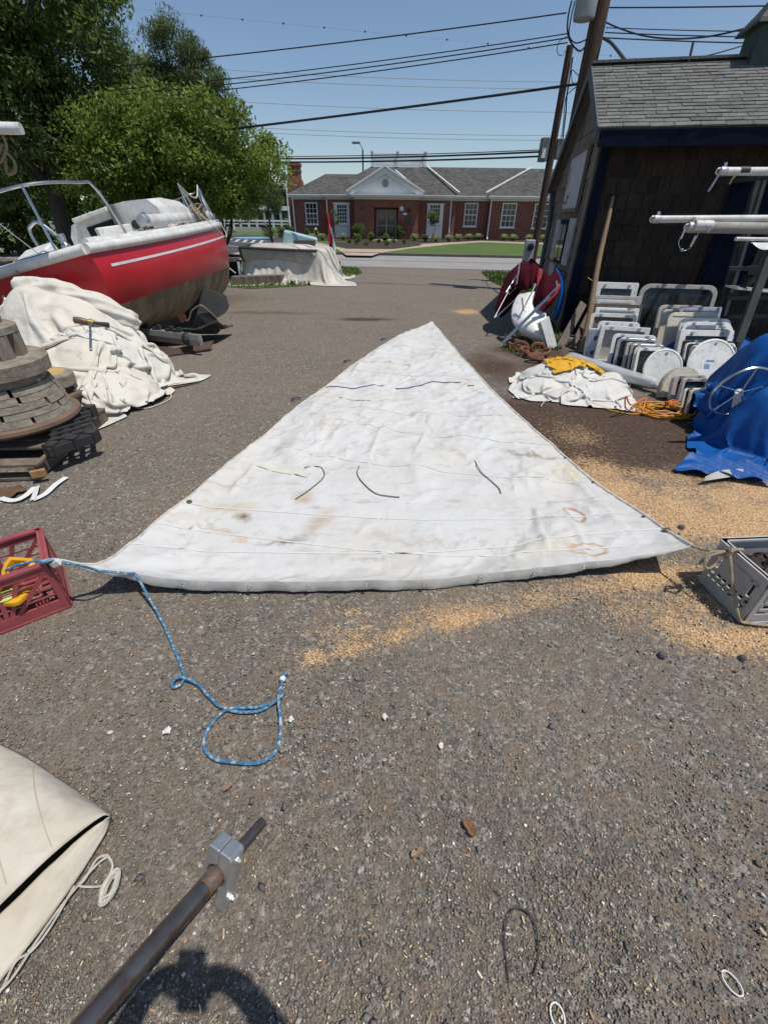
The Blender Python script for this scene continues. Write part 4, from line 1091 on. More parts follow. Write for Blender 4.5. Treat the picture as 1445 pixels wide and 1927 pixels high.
shrub(545, 449, 1.0, 1.1, None, 82, 'green shrub touching the brick building corner', GREEN_D)
for k, (px, py) in enumerate(((588, 452.5), (607, 452.5), (646, 451.5), (780, 452.5), (800, 454), (820, 455), (844, 454), (862, 453), (881, 452), (899, 451), (948, 452.5), (965, 453), (995, 453.5), (1022, 454))):
    strappy(px, py, 110 + k, 'pale variegated grass clump, %s along the wall from the left' % ('first', 'second', 'third', 'fourth', 'fifth', 'sixth', 'seventh', 'eighth', 'ninth', 'tenth', 'eleventh', 'twelfth', 'thirteenth', 'fourteenth')[k])
b_ = GL(811, 455)
make_tree('sapling', (b_.x, b_.y, .1), 2, (b_.x, b_.y, 1.75), (.5, .4, .5), 22, 45, .12, GREEN_D, 131, 'thin sapling in front of the right french window', .03, .22, limbs=6)
b_ = GL(634, 453)
make_tree('sapling', (b_.x, b_.y, .1), 2, (b_.x, b_.y, 1.7), (.3, .3, .55), 12, 40, .1, GREEN_D, 132, 'thin sapling in front of the left french window', .025, .18, limbs=5)

# ------------------------------------------------------------------ far white building, rail fence, flagpoles, signs
fb = empty('white_building', (P(455, 410, 74).x, 74, 0), label='long low white glazed building far left of the brick building', cat='building')
x0, x1 = P(300, 405, 74).x, P(546, 405, 74).x
zt, zc, zb = P(455, 390, 74).z, P(455, 396, 74).z, .1
g = MB(); g.box(((x0 + x1) / 2, 77, (zt + zb) / 2), (x1 - x0, 4, zt - zb - .1)); g.build('wall', pm('far_wall', (.25, .25, .25), (.12, .12, .12), .7, .8), fb)
g = MB(); g.box(((x0 + x1) / 2, 75.4, zt - .05), (x1 - x0 + .6, 5.2, .5)); g.build('canopy', white_trim, fb)
g = MB(); g.box(((x0 + x1) / 2 - .5, 75.4, zt + .28), (x1 - x0 - 3, 4.6, .22)); g.build('roof', pm('far_roof', (.08, .07, .065), None), fb)
rg = np.random.default_rng(8); first = None; n = 16
for k in range(n):
    x_ = x0 + (x1 - x0) * (k + .5) / n
    g = MB(); g.box((x_, 74.88, 1.35), ((x1 - x0) / n * .8, .06, 1.7)); wv = g.build('window', glass_dark if k % 3 else MATS['far_wall'], fb)
    g = MB(); g.box((x_, 74.8, 1.2 + .3 * (k % 2)), ((x1 - x0) / n * .84, .06, .22)); g.build('transom', white_trim, wv)
    g = MB(); g.box((x_ + (x1 - x0) / n * .5, 73.2, (zt + zb) / 2 - .1), (.28, .28, zt - zb - .3)); g.build('post', white_trim, fb)
g = MB(); g.box((x0 + (x1 - x0) * .62, 74.7, .8), (4.5, .1, .7)); g.box((x0 + (x1 - x0) * .86, 74.7, .8), (5, .1, .8)); g.build('brick_base', brick, fb)
rl = empty('rail_fence', (P(455, 420, 66).x, 66, .1), label='low white rail fence in front of the far white building', cat='fence')
ra, rb = P(60, 419, 66), P(547, 424, 66)
g = MB(); g.bar((ra.x, 66, 1.28), (rb.x, 66, 1.28), .1, .2); g.build('rail', white_trim, rl); g = MB(); g.bar((ra.x, 66, .95), (rb.x, 66, .95), .1, .12); g.build('rail', white_trim, rl)
g = MB(); g.box(((ra.x + rb.x) / 2, 66.6, .35), (rb.x - ra.x, .2, .5)); g.build('plinth', pm('plinth_pale', (.5, .49, .45), None, rough=.9), rl)
pst = MB(); pst.box((0, 0, .6), (.14, .14, 1.3)); first = None
for k in range(16):
    o = pst.build('post', white_trim, rl) if first is None else first.copy()
    if first is None: first = o
    else: col.objects.link(o); o.parent = rl; 
    o.location = (ra.x + (rb.x - ra.x) * k / 15, 66.12, .1)
for k, (px, py, yt, d, lb) in enumerate(((545, 420, 330, 56, 'tall thin white flagpole beside the brick building'), (443, 441, 405, 60, 'short sign post on the car park edge'), (417, 437, 408, 60, 'short thin post left of the car park sign post'))):
    b0 = P(px, py, d); tt = P(px - (12 if k == 0 else 3), yt, d); h_ = max(tt.z, 1.2)
    po = empty('flagpole' if k == 0 else 'sign_post', (b0.x, d, .1), label=lb, cat='flagpole' if k == 0 else 'post')
    g = MB(); g.tube([(b0.x, d, .1), (b0.x, d, h_)], [.09, .05], 8); g.build('pole', white_trim, po, smooth=True)
    g = MB(); g.lathe([(.3, .1), (.22, .35), (.05, .45)], 10, (b0.x, d, 0)); g.build('base', concrete, po)
# feather flag by the road
fo = G(631, 505); fd = fo.y
ff = empty('feather_flag', tuple(fo), label='red white and blue feather flag on a white post in a concrete block', cat='flag')
g = MB(); bt = P(631, 491, fd); g.box((fo.x, fd, bt.z / 2), (.4, .34, bt.z)); g.build('concrete_block', concrete, ff, bevel=.02)
pt_, pb2 = P(629, 459, fd), P(632, 491, fd)
g = MB(); g.tube([(fo.x, fd, bt.z - .02), (fo.x, fd, bt.z + .12), (pt_.x, fd, pt_.z)], [.09, .045, .04], 10); g.build('post', white_trim, ff, smooth=True)
g = MB(); g.tube([P(629, 459, fd), P(624, 440, fd), P(618, 415, fd), P(614, 397, fd)], [.014, .012, .01, .006], 6); g.build('flag_rod', white_trim, ff)
rows = [(614, 616, 396), (614, 619, 405), (615, 622, 415), (616, 625, 427), (617, 628, 440), (618, 629, 450), (619, 629, 460), (621, 628, 470), (624, 628, 476)]
fr_ = [P(624, 396, fd)]
fcol = MB(); gr = []
for l, r_, yy in rows:
    gr.append([P(l + (r_ - l) * i / 8, yy, fd) + Vector((0, .05 * math.sin(i * .9 + yy * .08), 0)) for i in range(9)])
ny_, nx_ = len(gr), 9
vs = [p for rw in gr for p in rw]; fs = []; mi = []
for j in range(ny_ - 1):
    for i in range(8):
        fs.append((j * 9 + i, j * 9 + i + 1, (j + 1) * 9 + i + 1, (j + 1) * 9 + i)); 
        mi.append(0 if (j < 3 or i < 5) and j < 6 else (2 if (j >= 6 and i < 5) or j == 7 else 1))
fcol.v, fcol.f, fcol.m = [tuple(p) for p in vs], fs, mi
fcol.build('flag_cloth', [pm('flag_red', (.5, .02, .04), (.4, .015, .03), 6, .7), pm('flag_white', (.7, .7, .72), None, rough=.7), pm('flag_blue', (.02, .03, .1), None, rough=.7)], ff, smooth=True)
# ------------------------------------------------------------------ red sailboat
boat = local(empty('sailboat', (-3.98, 5.45, -0.11), (0, R(-15), R(-0.8)), label='beached red sailboat with white deck and grimy brown bottom', cat='sailboat'))
BL = 6.7
def hb(s):                                           # half beam at the sheer
    return 1.17 * (1 - .13 * max(0, (.42 - s) / .42) ** 2) if s < .42 else 1.17 * max(.02, 1 - ((s - .42) / .58) ** 2.4)
def zs(s): return 1.16 + .06 * s + .30 * s * s
def zk(s): return .17 + .12 * max(0, .25 - s) / .25 + .55 * max(0, s - .72) ** 2 / .0784 * .9
def zw(s): return .60 + .10 * s
def sec(s, ph):                                      # section point, ph 0 sheer .. 1 keel
    a = ph * math.pi / 2
    H_ = zs(s) - zk(s)
    sharp = .58 + .5 * max(0, s - .5)
    x = hb(s) * (math.cos(a) ** sharp if ph < 1 else 0.0) * (1 + .035 * math.sin(min(1, ph * 2.2) * math.pi))
    z = zs(s) - H_ * math.sin(a) ** 1.12
    return x, z
def ph_wl(s):
    lo, hi = 0.0, 1.0
    for _ in range(30):
        m = (lo + hi) / 2
        if sec(s, m)[1] > zw(s): lo = m
        else: hi = m
    return (lo + hi) / 2
def hull_pt(s, ph, side, out=0.0):
    x, z = sec(s, ph)
    rake = -.10 * (1 - (z - .2) / 1.1) * max(0, 1 - s * 4)
    bow = .55 * max(0, s - .8) / .2 * (z - zk(s)) / 1.3
    return Vector((side * (x + out), s * BL - rake * 0 + .16 * (1.2 - z) * max(0, 1 - s * 3) + bow, z))
NS = 44
red_paint = pm('red_gelcoat', (.52, .008, .02), (.42, .008, .017), 2.0, .36, coat=.08, rvar=.1)
grime = pm('bottom_paint', (.34, .25, .15), (.15, .112, .072), 3.5, .85, c3=(.07, .06, .045), scale3=18, amt3=.5, bump=.003, bscale=30)
S_ = [k / NS for k in range(NS + 1)]
def hull_part(name, p0, p1, n, mat, out=0.0):
    g = MB()
    for side in (1, -1):
        grid = []
        for s in S_:
            w_ = ph_wl(s); a, b2 = (0 if p0 == 0 else w_), (w_ if p1 == 'w' else 1)
            row = [hull_pt(s, a + (b2 - a) * j / n, side, out) for j in range(n + 1)]
            grid.append(row if side > 0 else row[::-1])
        g.sheet(grid)
    a, b2 = (0 if p0 == 0 else ph_wl(0)), (ph_wl(0) if p1 == 'w' else 1)
    st = [hull_pt(0, a + (b2 - a) * j / n, 1) for j in range(n + 1)]
    for j in range(n):
        l0, l1 = Vector((-st[j].x, st[j].y, st[j].z)), Vector((-st[j + 1].x, st[j + 1].y, st[j + 1].z))
        m0, m1 = st[j].lerp(l0, .5) + Vector((0, -.07, 0)), st[j + 1].lerp(l1, .5) + Vector((0, -.07, 0))
        g.add([st[j], m0, m1, st[j + 1]], [(0, 1, 2, 3)]); g.add([m0, l0, l1, m1], [(0, 1, 2, 3)])
    return g.build(name, mat, boat, smooth=True, angle=35)
hull_part('topsides', 0, 'w', 12, red_paint)
hull_part('bottom', 'w', 1, 12, grime)
# keel stub and skeg
g = MB(); g.box((0, 3.3, .02), (.3, 2.2, .5), taper=1.3); g.build('keel', grime, boat, bevel=.05)
# white stripe
for sd in (1, -1):
    g = MB(); grid = []
    for k in range(37):
        s = .035 + .945 * k / 36
        h_ = zs(s) - zw(s)
        def at_drop(dz):
            lo, hi = 0, 1
            for _ in range(24):
                m = (lo + hi) / 2
                if zs(s) - sec(s, m)[1] < dz: lo = m
                else: hi = m
            return hull_pt(s, lo, sd, .004)
        grid.append([at_drop(.15), at_drop(.178)] if sd > 0 else [at_drop(.178), at_drop(.15)])
    g.sheet(grid); g.build('stripe', pm('stripe_white', (.7, .68, .68), (.6, .56, .56), 4, .4), boat)
# gunwale: rounded white rub rail and raised toe
for sd in (1, -1):
    g = MB(); g.tube([hull_pt(s, 0, sd, .012) + Vector((0, 0, .03)) for s in S_], .055, 10); g.build('rub_rail', gelcoat, boat, smooth=True)
    g = MB(); g.tube([hull_pt(s, 0, sd, -.06) + Vector((0, 0, .09)) for s in S_[1:-1]], .045, 8, flat=1.0); g.build('toe_rail', gelcoat, boat, smooth=True)
g = MB(); g.tube([hull_pt(0, 0, 1, .0) + Vector((0, -.01, .03)), Vector((0, -.09, zs(0) + .06)), hull_pt(0, 0, -1, 0) + Vector((0, -.01, .03))], .055, 10); g.build('stern_rail_moulding', gelcoat, boat, smooth=True)
# deck with cockpit well
g = MB(); grid = []
for s in S_:
    w_ = hb(s) - .03; row = []
    for j in range(13):
        t = -1 + j / 6
        x = w_ * t; z = zs(s) + .08 + .05 * (1 - t * t)
        if .05 < s < .40 and abs(x) < .48: z = zs(s) - .38
        elif .05 < s < .40 and abs(x) < .9: z = zs(s) - .02
        row.append((x, max(s * BL, .05), z))
    grid.append(row)
g.sheet(grid); g.build('deck', gelcoat, boat, smooth=True, angle=25)
for sd in (1, -1):
    g = MB(); g.bar((sd * .88, .35, zs(.1) + .09), (sd * .86, 2.7, zs(.4) + .12), .1, .12); g.build('coaming', gelcoat, boat, bevel=.03)
# cabin trunk
g = MB(); cab = [(2.75, .8, .55), (3.2, .82, .56), (4.1, .74, .5), (4.85, .57, .36), (5.4, .38, .18), (5.6, .3, .03)]
rings = []
for yy, w_, h_ in cab:
    z0 = zs(yy / BL) + .06
    rings.append([(w_ * 1.06, yy, z0), (w_, yy, z0 + h_ * .7), (w_ * .86, yy, z0 + h_ * .95), (w_ * .4, yy, z0 + h_ * 1.07), (0, yy, z0 + h_ * 1.1),
                  (-w_ * .4, yy, z0 + h_ * 1.07), (-w_ * .86, yy, z0 + h_ * .95), (-w_, yy, z0 + h_ * .7), (-w_ * 1.06, yy, z0)])
g.sheet(rings); o = len(g.v); g.add(rings[0], [tuple(range(9))]); cabin = g.build('cabin', gelcoat, boat, smooth=True, angle=30)
zc = zs(.42) + .06
g = MB(); g.box((-.2, 2.735, zc + .2), (.5, .03, .46)); g.build('companionway', pm('interior_dark', (.008, .008, .008), None, rough=.9), cabin)
for x_ in (.08, .14): 
    g = MB(); g.box((x_, 2.70, zc + .27), (.05, .06, .62)); g.build('wooden_trim', wood_grey, cabin)
for x_, z_, r_ in ((.34, .27, .062), (.52, .33, .055), (.55, .22, .07), (.49, .14, .05)):
    g = MB(); g.lathe([(0, .025), (r_ * .8, .024), (r_, .015), (r_, 0)], 20, (x_, 2.745, zc + z_), Matrix.Rotation(R(90), 3, 'X')); g.build('instrument', black_plastic, cabin, smooth=True)
g = MB(); g.box((-.25, 3.1, zc + .55), (.62, .95, .06)); g.build('sliding_hatch', gelcoat, cabin, bevel=.015)
for yy, ln in ((3.2, .45), (3.85, .4), (4.4, .3)):
    w0 = .8 if yy < 3.5 else (.74 if yy < 4 else .64); z0 = zs(yy / BL) + .06
    g = MB(); g.prism(rrect(ln, .17, .06), -.01, .012, tf=lambda p: Vector((w0 * 1.02 + p.z + .012 - p.y * .06, yy + p.x, z0 + .19 + p.y))); g.build('cabin_window', glass_dark, cabin)
# boom lashed along the side deck
g = MB(); b0, b1 = Vector((1.02, 1.6, zs(.3) + .24)), Vector((.9, 4.6, zs(.68) + .22))
g.tube([b0, b1], .058, 14, flat=1.25); bm = g.build('boom', alu_white, boat, smooth=True)
g = MB(); g.lathe([(0, -.05), (.07, -.04), (.085, 0), (.085, .06), (.078, .07)], 16, b0, Matrix.Rotation(R(-90), 3, 'X')); g.build('end_cap', alu, bm, smooth=True)
g = MB(); g.tube(catmull([b0 + Vector((0, 0, -.06)), b0 + Vector((0, -.08, -.12)), b0 + Vector((0, .02, -.15)), b0 + Vector((.02, .12, -.1))], 6), .014, 6); g.build('shackle', dark_steel, bm)
# stern pulpit, lifelines, stanchions
def tube_part(name, pts, r, mat, parent=boat, n=8, sm=6):
    g = MB(); g.tube(catmull(pts, sm) if sm else pts, r, n); return g.build(name, mat, parent, smooth=True)
ztr = zs(0) + .1
sp1 = tube_part('stern_pulpit', [(.96, 1.15, ztr), (.93, 1.0, ztr + .55), (.90, .75, ztr + .6), (.6, .22, ztr + .62), (-.2, .1, ztr + .62), (-.8, .3, ztr + .6), (-.95, .9, ztr + .6), (-.97, 1.1, ztr + .55), (-.97, 1.1, ztr)], .016, chrome)
tube_part('pulpit_leg', [(.62, .12, ztr), (.6, .22, ztr + .62)], .015, chrome, sp1, sm=0); tube_part('pulpit_leg', [(-.4, .05, ztr), (-.4, .14, ztr + .62)], .015, chrome, sp1, sm=0)
for yy, x_ in ((3.25, 1.1), (4.4, 1.0), (5.4, .66), (5.9, .42)):
    z0 = zs(yy / BL) + .1
    st = tube_part('stanchion', [(x_, yy, z0), (x_ - .03, yy, z0 + .58)], .014, chrome, sm=0)
    if yy in (3.25,): tube_part('stay', [(x_ - .05, yy + .5, z0), (x_ - .03, yy, z0 + .58)], .008, chrome, st, sm=0); tube_part('stay', [(x_ - .1, yy + .85, z0), (x_ - .03, yy, z0 + .58)], .006, chrome, st, sm=0)
    if yy == 4.4: tube_part('stay', [(x_ - .15, yy + .6, z0), (x_ - .03, yy, z0 + .58)], .008, chrome, st, sm=0)
tube_part('lifeline', [(1.07, 3.25, zs(.485) + .68), (1.06, 3.6, zs(.53) + .52), (1.02, 4.0, zs(.6) + .5), (.97, 4.4, zs(.657) + .68)], .013, pm('rope_white', (.55, .52, .45), (.4, .37, .31), 40, .9, bump=.002, bscale=120))
tube_part('lifeline', [(.97, 4.4, zs(.657) + .68), (.8, 5.0, zs(.74) + .6), (.63, 5.4, zs(.8) + .68), (.39, 5.9, zs(.88) + .68)], .006, chrome)
bp_ = tube_part('bow_pulpit', [(.5, 5.75, zs(.86) + .1), (.42, 5.95, zs(.88) + .62), (.2, 6.5, zs(.97) + .7), (0, 6.75, zs(1) + .72), (-.2, 6.5, zs(.97) + .7), (-.42, 5.95, zs(.88) + .62), (-.5, 5.75, zs(.86) + .1)], .015, chrome)
tube_part('pulpit_leg', [(.2, 6.4, zs(.95) + .1), (.2, 6.5, zs(.97) + .7)], .013, chrome, bp_, sm=0); tube_part('pulpit_leg', [(-.2, 6.4, zs(.95) + .1), (-.2, 6.5, zs(.97) + .7)], .013, chrome, bp_, sm=0)
# rope coil on the side deck and hanging loop
random.seed(3); pts = []
for k in range(60):
    a = k * .9; rr = .16 + .07 * math.sin(k * 1.7); pts.append((.98 + .05 * math.sin(k), 3.9 + 1.5 * rr * math.cos(a), zs(.57) + .26 + rr * .7 * math.sin(a) + .02 * math.sin(k * 2.3)))
tube_part('rope_coil', pts, .013, pm('rope_tan', (.3, .22, .14), (.2, .15, .1), 40, .95, bump=.002, bscale=120), sm=4, n=6)
tube_part('rope_loop', [(1.1, 3.5, zs(.5) + .35), (1.17, 3.62, zs(.54) + .12), (1.235, 3.78, zs(.55) - .05), (1.25, 4.0, zs(.58) - .17), (1.24, 4.12, zs(.6) - .1), (1.19, 4.1, zs(.6) + .12)], .009, MATS['rope_white'], n=6)
# stern fittings: ladder, cleat, winch, bracket, tiller parts
ld = tube_part('boarding_ladder', [(.02, -.16, .62), (.03, -.2, .95), (.05, -.12, 1.02)], .016, chrome)
tube_part('ladder_rail', [(-.32, -.16, .62), (-.31, -.2, .95), (-.29, -.12, 1.02)], .016, chrome, ld); tube_part('ladder_rung', [(.02, -.17, .8), (-.32, -.17, .8)], .013, chrome, ld, sm=0); tube_part('ladder_rung', [(.02, -.17, .63), (-.32, -.17, .63)], .013, chrome, ld, sm=0)
g = MB(); g.lathe([(.05, 0), (.055, .04), (.035, .07), (.05, .13), (.05, .16), (0, .165)], 16, (.35, .75, ztr + .06)); g.build('winch', chrome, boat, smooth=True)
tube_part('handrail_loop', [(.05, .7, ztr), (.03, .72, ztr + .3), (.1, .72, ztr + .38), (.22, .74, ztr + .36), (.42, .78, ztr)], .018, chrome)
g = MB(); g.box((.86, .5, ztr + .05), (.025, .2, .02)); g.box((.86, .46, ztr + .025), (.02, .02, .05)); g.box((.86, .54, ztr + .025), (.02, .02, .05)); g.build('cleat', dark_steel, boat)
g = MB(); g.lathe([(.035, 0), (.03, .02), (0, .022)], 12, (.52, -.09, 1.0), Matrix.Rotation(R(90), 3, 'X')); g.build('drain_fitting', white_paint, boat, smooth=True)
g = MB(); g.box((.12, .5, ztr + .02), (.4, .3, .2), Matrix.Rotation(R(20), 3, 'X')); g.build('cockpit_locker', gelcoat, boat, bevel=.02)
g = MB(); g.box((.5, 1.75, ztr + .12), (.07, .6, .28), Matrix.Rotation(R(-18), 3, 'Z')); g.box((.35, 1.9, ztr + .14), (.3, .05, .26)); g.build('cockpit_seat_back', gelcoat, boat, bevel=.02)
tube_part('rudder_stock', [(-.1, -.12, ztr - .25), (-.05, -.2, ztr - .35), (.05, -.24, ztr - .62)], .02, alu, sm=0)
tube_part('dock_line', [(.2, .05, ztr + .05), (.22, -.1, ztr - .03), (.25, -.14, ztr - .3), (.32, -.16, ztr - .75)], .008, MATS['rope_tan'], n=6)
tube_part('backstay', [(-.25, .2, ztr), (-.45, .1, ztr + .9), (-.62, .0, ztr + 2.0)], .008, MATS['rope_tan'], n=6)
tube_part('backstay', [(.28, .35, ztr), (-.2, .2, ztr + .95), (-.58, .1, ztr + 2.0)], .006, chrome, n=6)
tube_part('backstay', [(-.1, .1, ztr), (-.5, .1, ztr + .7), (-.72, .05, ztr + 2.0)], .006, chrome, n=6)
# spar end poking in at the left edge
sa = P(40, 241, 5.2); sz = P(-260, 236, 5.0)
spo = empty('spar', tuple(sz), label='white spar end with orange band hanging in at the upper left edge', cat='spar')
g = MB(); g.tube([sz, sa], .045, 12); g.build('tube', alu_white, spo, smooth=True)
g = MB(); p0_ = P(2, 240, 5.2); g.tube([p0_ - Vector((.03, 0, 0)), p0_ + Vector((.02, 0, 0))], .048, 12); g.build('band', pm('orange_tape', (.5, .13, .07), None, rough=.6), spo)
for k, (a, b2) in enumerate((((3, 250), (5, 300)), ((8, 282), (28, 322)))):
    g = MB(); g.tube(catmull([P(a[0], a[1], 5.2), P((a[0] + b2[0]) / 2 + 8, (a[1] + b2[1]) / 2, 5.2), P(b2[0], b2[1], 5.2), P(b2[0] - 14, b2[1] + 4, 5.2), P(a[0] + 2, a[1] + 20, 5.2)], 6), .012, 6); g.build('rope', MATS['rope_tan'], spo)
# ------------------------------------------------------------------ dark debris under the boat
rb_pts = [G(330, 600), G(392, 600), P(408, 575, 8.2), P(403, 552, 8.2), P(380, 545, 8.2), P(350, 560, 8.2)]
ru = empty('rudder_blade', tuple(G(385, 598)), label='black rounded rudder blade lying under the bow of the red boat', cat='rudder')
rc = P(382, 573, 8.1)
g = MB(); g.prism([(.44 * math.cos(t * .314) * (1 if math.cos(t * .314) > 0 else 1.5), .3 * math.sin(t * .314)) for t in range(20)], -.035, .035, tf=lambda p: Vector((rc.x + p.x, rc.y - p.z + p.y * .4, max(.0, rc.z + p.y * .75)))); g.build('blade', pm('rudder_black', (.02, .022, .024), (.035, .036, .036), 5, .75), ru, smooth=True, angle=30)
dbl = empty('black_tarp_debris', tuple(G(390, 660)), label='torn black fibreglass sheet with frayed rope under the boat bow', cat='debris')
g = MB(); grid = []
for j in range(7):
    row = []
    for i in range(12):
        px = 262 + (416 - 262) * i / 11; py = 640 - 40 * (j / 6) + 6 * math.sin(i)
        p_ = G(px, 655 - (i * .6), 0); rowz = .05 + .2 * (1 - j / 6) * (i / 11) + .03 * math.sin(i * 1.3 + j)
        row.append((p_.x, p_.y + j * .12, rowz + .06))
    grid.append(row)
g.sheet(grid); g.build('sheet', pm('black_laminate', (.03, .03, .032), (.07, .065, .06), 8, .6, c3=(.14, .13, .12), scale3=25, amt3=.4), dbl, solid=.02)
g = MB(); p0_, p1_ = P(364, 628, 7.0), P(412, 618, 7.2); tip = P(372, 592, 7.1); t2 = P(403, 594, 7.2)
g.add([P(358, 628, 7.0), P(372, 590, 7.0), P(394, 586, 7.1), P(410, 604, 7.2), P(414, 622, 7.2), P(408, 628, 7.2)], [(0, 1, 2, 3, 4, 5)]); g.build('flap', MATS['black_laminate'], dbl, solid=.012)
g = MB(); g.tube(catmull([P(352, 604, 6.95), P(357, 598, 6.95), P(360, 586, 6.95), P(372, 576, 6.95), P(380, 575, 6.95), P(394, 586, 7.0), P(408, 600, 7.1), P(414, 620, 7.1)], 6), .012, 6); g.build('frayed_rope', MATS['rope_tan'], dbl)
g = MB(); g.add([P(334, 592, 7.0), P(347, 590, 7.0), P(352, 603, 7.0), P(342, 608, 7.0)], [(0, 1, 2, 3)]); g.build('rusty_flap', rust, dbl, solid=.01)
ms = empty('mast_section', tuple(G(330, 652)), label='silver grey mast extrusion with black slides lying under the boat', cat='mast')
ma, mb_ = G(238, 622, .22), G(378, 640, .2)
g = MB(); x_, y_, d_ = frame_from(mb_ - ma); 
def msec(p, sc=1): return [p + x_ * (.04 * sc) + y_ * (-.08), p + x_ * .065 * sc, p + x_ * .05 * sc + y_ * .07, p - x_ * .05 * sc + y_ * .07, p - x_ * .065 * sc, p - x_ * .04 * sc + y_ * (-.08)]
a_, b2_ = msec(ma), msec(ma.lerp(mb_, .82)); g.add(a_ + b2_, [(i, (i + 1) % 6, 6 + (i + 1) % 6, 6 + i) for i in range(6)] + [(0, 1, 2, 3, 4, 5), (11, 10, 9, 8, 7, 6)]); g.build('extrusion', pm('mast_silver', (.42, .43, .43), (.3, .3, .3), 6, .4, metal=.5), ms)
a_, b2_ = msec(ma.lerp(mb_, .8), .55), msec(mb_, .55); g = MB(); g.add(a_ + b2_, [(i, (i + 1) % 6, 6 + (i + 1) % 6, 6 + i) for i in range(6)] + [(0, 1, 2, 3, 4, 5), (11, 10, 9, 8, 7, 6)]); g.build('sleeve', MATS['mast_silver'], ms)
for t_ in (.3, .45, .62, .72):
    g = MB(); c__ = ma.lerp(mb_, t_) + Vector((0, 0, .09)); g.box(c__, (.12, .05, .04)); g.box(c__ + Vector((.03, 0, .02)), (.05, .06, .05)); g.build('slide', black_plastic, ms, bevel=.008)
g = MB(); e_ = ma.lerp(mb_, .83); g.lathe([(.02, -.03), (.085, -.03), (.09, .02), (.05, .05)], 10, e_, Matrix((x_, y_, d_)).transposed()); g.build('mast_collar', black_plastic, ms)
kl = empty('steel_centreboard', tuple(G(300, 668)), label='dark rusty steel centreboard plate on the gravel below the mast', cat='centreboard')
g = MB(); q = [G(255, 640, .06), G(330, 655, .08), G(402, 640, .12), G(395, 655, .04), G(320, 668, .02), G(272, 672, .02)]
g.add(q + [p - Vector((0, 0, .02)) for p in q], [(0, 1, 2, 3, 4, 5), (11, 10, 9, 8, 7, 6)] + [(i, (i + 1) % 6, 6 + (i + 1) % 6, 6 + i) for i in range(6)]); g.build('plate', pm('dark_rust', (.05, .036, .03), (.09, .05, .035), 7, .85, bump=.003), kl)
# ------------------------------------------------------------------ tarp covered dinghy on the verge, its clutter
din = empty('covered_dinghy', tuple(G(520, 535)), label='upturned dinghy hull half covered by a dirty white tarp on the verge', cat='dinghy')
dd_ = G(520, 535).y
A_, B_ = P(455, 464, dd_ + .95), P(610, 470, dd_ + .95)
hullg = MB(); rows_ = []
for k in range(13):
    t = k / 12; c__ = A_.lerp(P(600, 470, dd_ + .95), t); w_ = .5 * math.sin(math.pi * min(1, .12 + t * .62)) ** .6
    zt_ = c__.z; row = []
    for j in range(9):
        f = -1 + j / 4; row.append((c__.x, c__.y + w_ * f, zt_ - .62 * (1 - abs(f) ** 2.2) * (.55 + .45 * min(1, t * 2.5))))
    rows_.append(row)
hullg.sheet(rows_); hullg.build('hull', pm('dinghy_cream', (.4, .38, .32), (.28, .26, .22), 5, .6), din, smooth=True, solid=.03)
g = MB(); g.tube([Vector(r_[0]) for r_ in rows_], .035, 8); g.tube([Vector(r_[-1]) for r_ in rows_], .035, 8); g.tube([Vector(p) for p in rows_[0]], .04, 8); g.build('gunwale', pm('dark_gunwale', (.04, .035, .03), None, rough=.7), din, smooth=True)
for px in (475, 565):
    g = MB(); a__ = G(px, 528); g.box((a__.x, a__.y + .5, .15), (.12, 1.2, .3)); g.build('timber_bearer', wood_grey, din)
# ------------------------------------------------------------------ cloth draping (position based, runs once while building)
def drape(Q, dx, dy, hf, steps=70, iters=7, fr=.6, bend=.08, dt=.02, damp=.96, pins=None, thick=.012, g=9.8):
    Q = np.array(Q, float); ny, nx, _ = Q.shape
    Vv = np.zeros_like(Q)
    dg = math.hypot(dx, dy)
    cons = []
    for o in (0, 1):
        cons.append((np.s_[:, o:nx - 1:2], np.s_[:, o + 1:nx:2], dx, 1.0)); cons.append((np.s_[o:ny - 1:2, :], np.s_[o + 1:ny:2, :], dy, 1.0))
    for o in (0, 1):
        cons.append((np.s_[o:ny - 1:2, :-1], np.s_[o + 1:ny:2, 1:], dg, .4)); cons.append((np.s_[o:ny - 1:2, 1:], np.s_[o + 1:ny:2, :-1], dg, .4))
    for o in (0, 1, 2, 3):
        cons.append((np.s_[:, o:nx - 2:4], np.s_[:, o + 2:nx:4], 2 * dx, bend)); cons.append((np.s_[o:ny - 2:4, :], np.s_[o + 2:ny:4, :], 2 * dy, bend))
    for s in range(steps):
        Vv[..., 2] -= g * dt; Vv *= damp
        N_ = Q + Vv * dt
        for it in range(iters):
            for a, b, L0, k in cons:
                A, B = N_[a], N_[b]
                if A.shape != B.shape:
                    sy, sx = min(A.shape[0], B.shape[0]), min(A.shape[1], B.shape[1]); A, B = A[:sy, :sx], B[:sy, :sx]
                d = B - A; l = np.sqrt((d * d).sum(-1, keepdims=True)) + 1e-9
                c = d * ((l - L0) / l * (.5 * k))
                A += c; B -= c
            if pins is not None:
                for (j, i), p in pins.items(): N_[j, i] = p
        h = hf(N_[..., 0], N_[..., 1]) + thick
        u = N_[..., 2] < h
        N_[..., 2] = np.maximum(N_[..., 2], h)
        N_[..., :2] = np.where(u[..., None], Q[..., :2] + (N_[..., :2] - Q[..., :2]) * (1 - fr), N_[..., :2])
        Vv = (N_ - Q) / dt; Q = N_
    return Q
def bump_fn(L_):
    def f(x, y):
        h = np.zeros_like(x)
        for cx, cy, rx, ry, hh, p in L_:
            q = ((x - cx) / rx) ** 2 + ((y - cy) / ry) ** 2
            h = np.maximum(h, hh * np.clip(1 - q ** (p / 2), 0, None) ** .6)
        return h
    return f
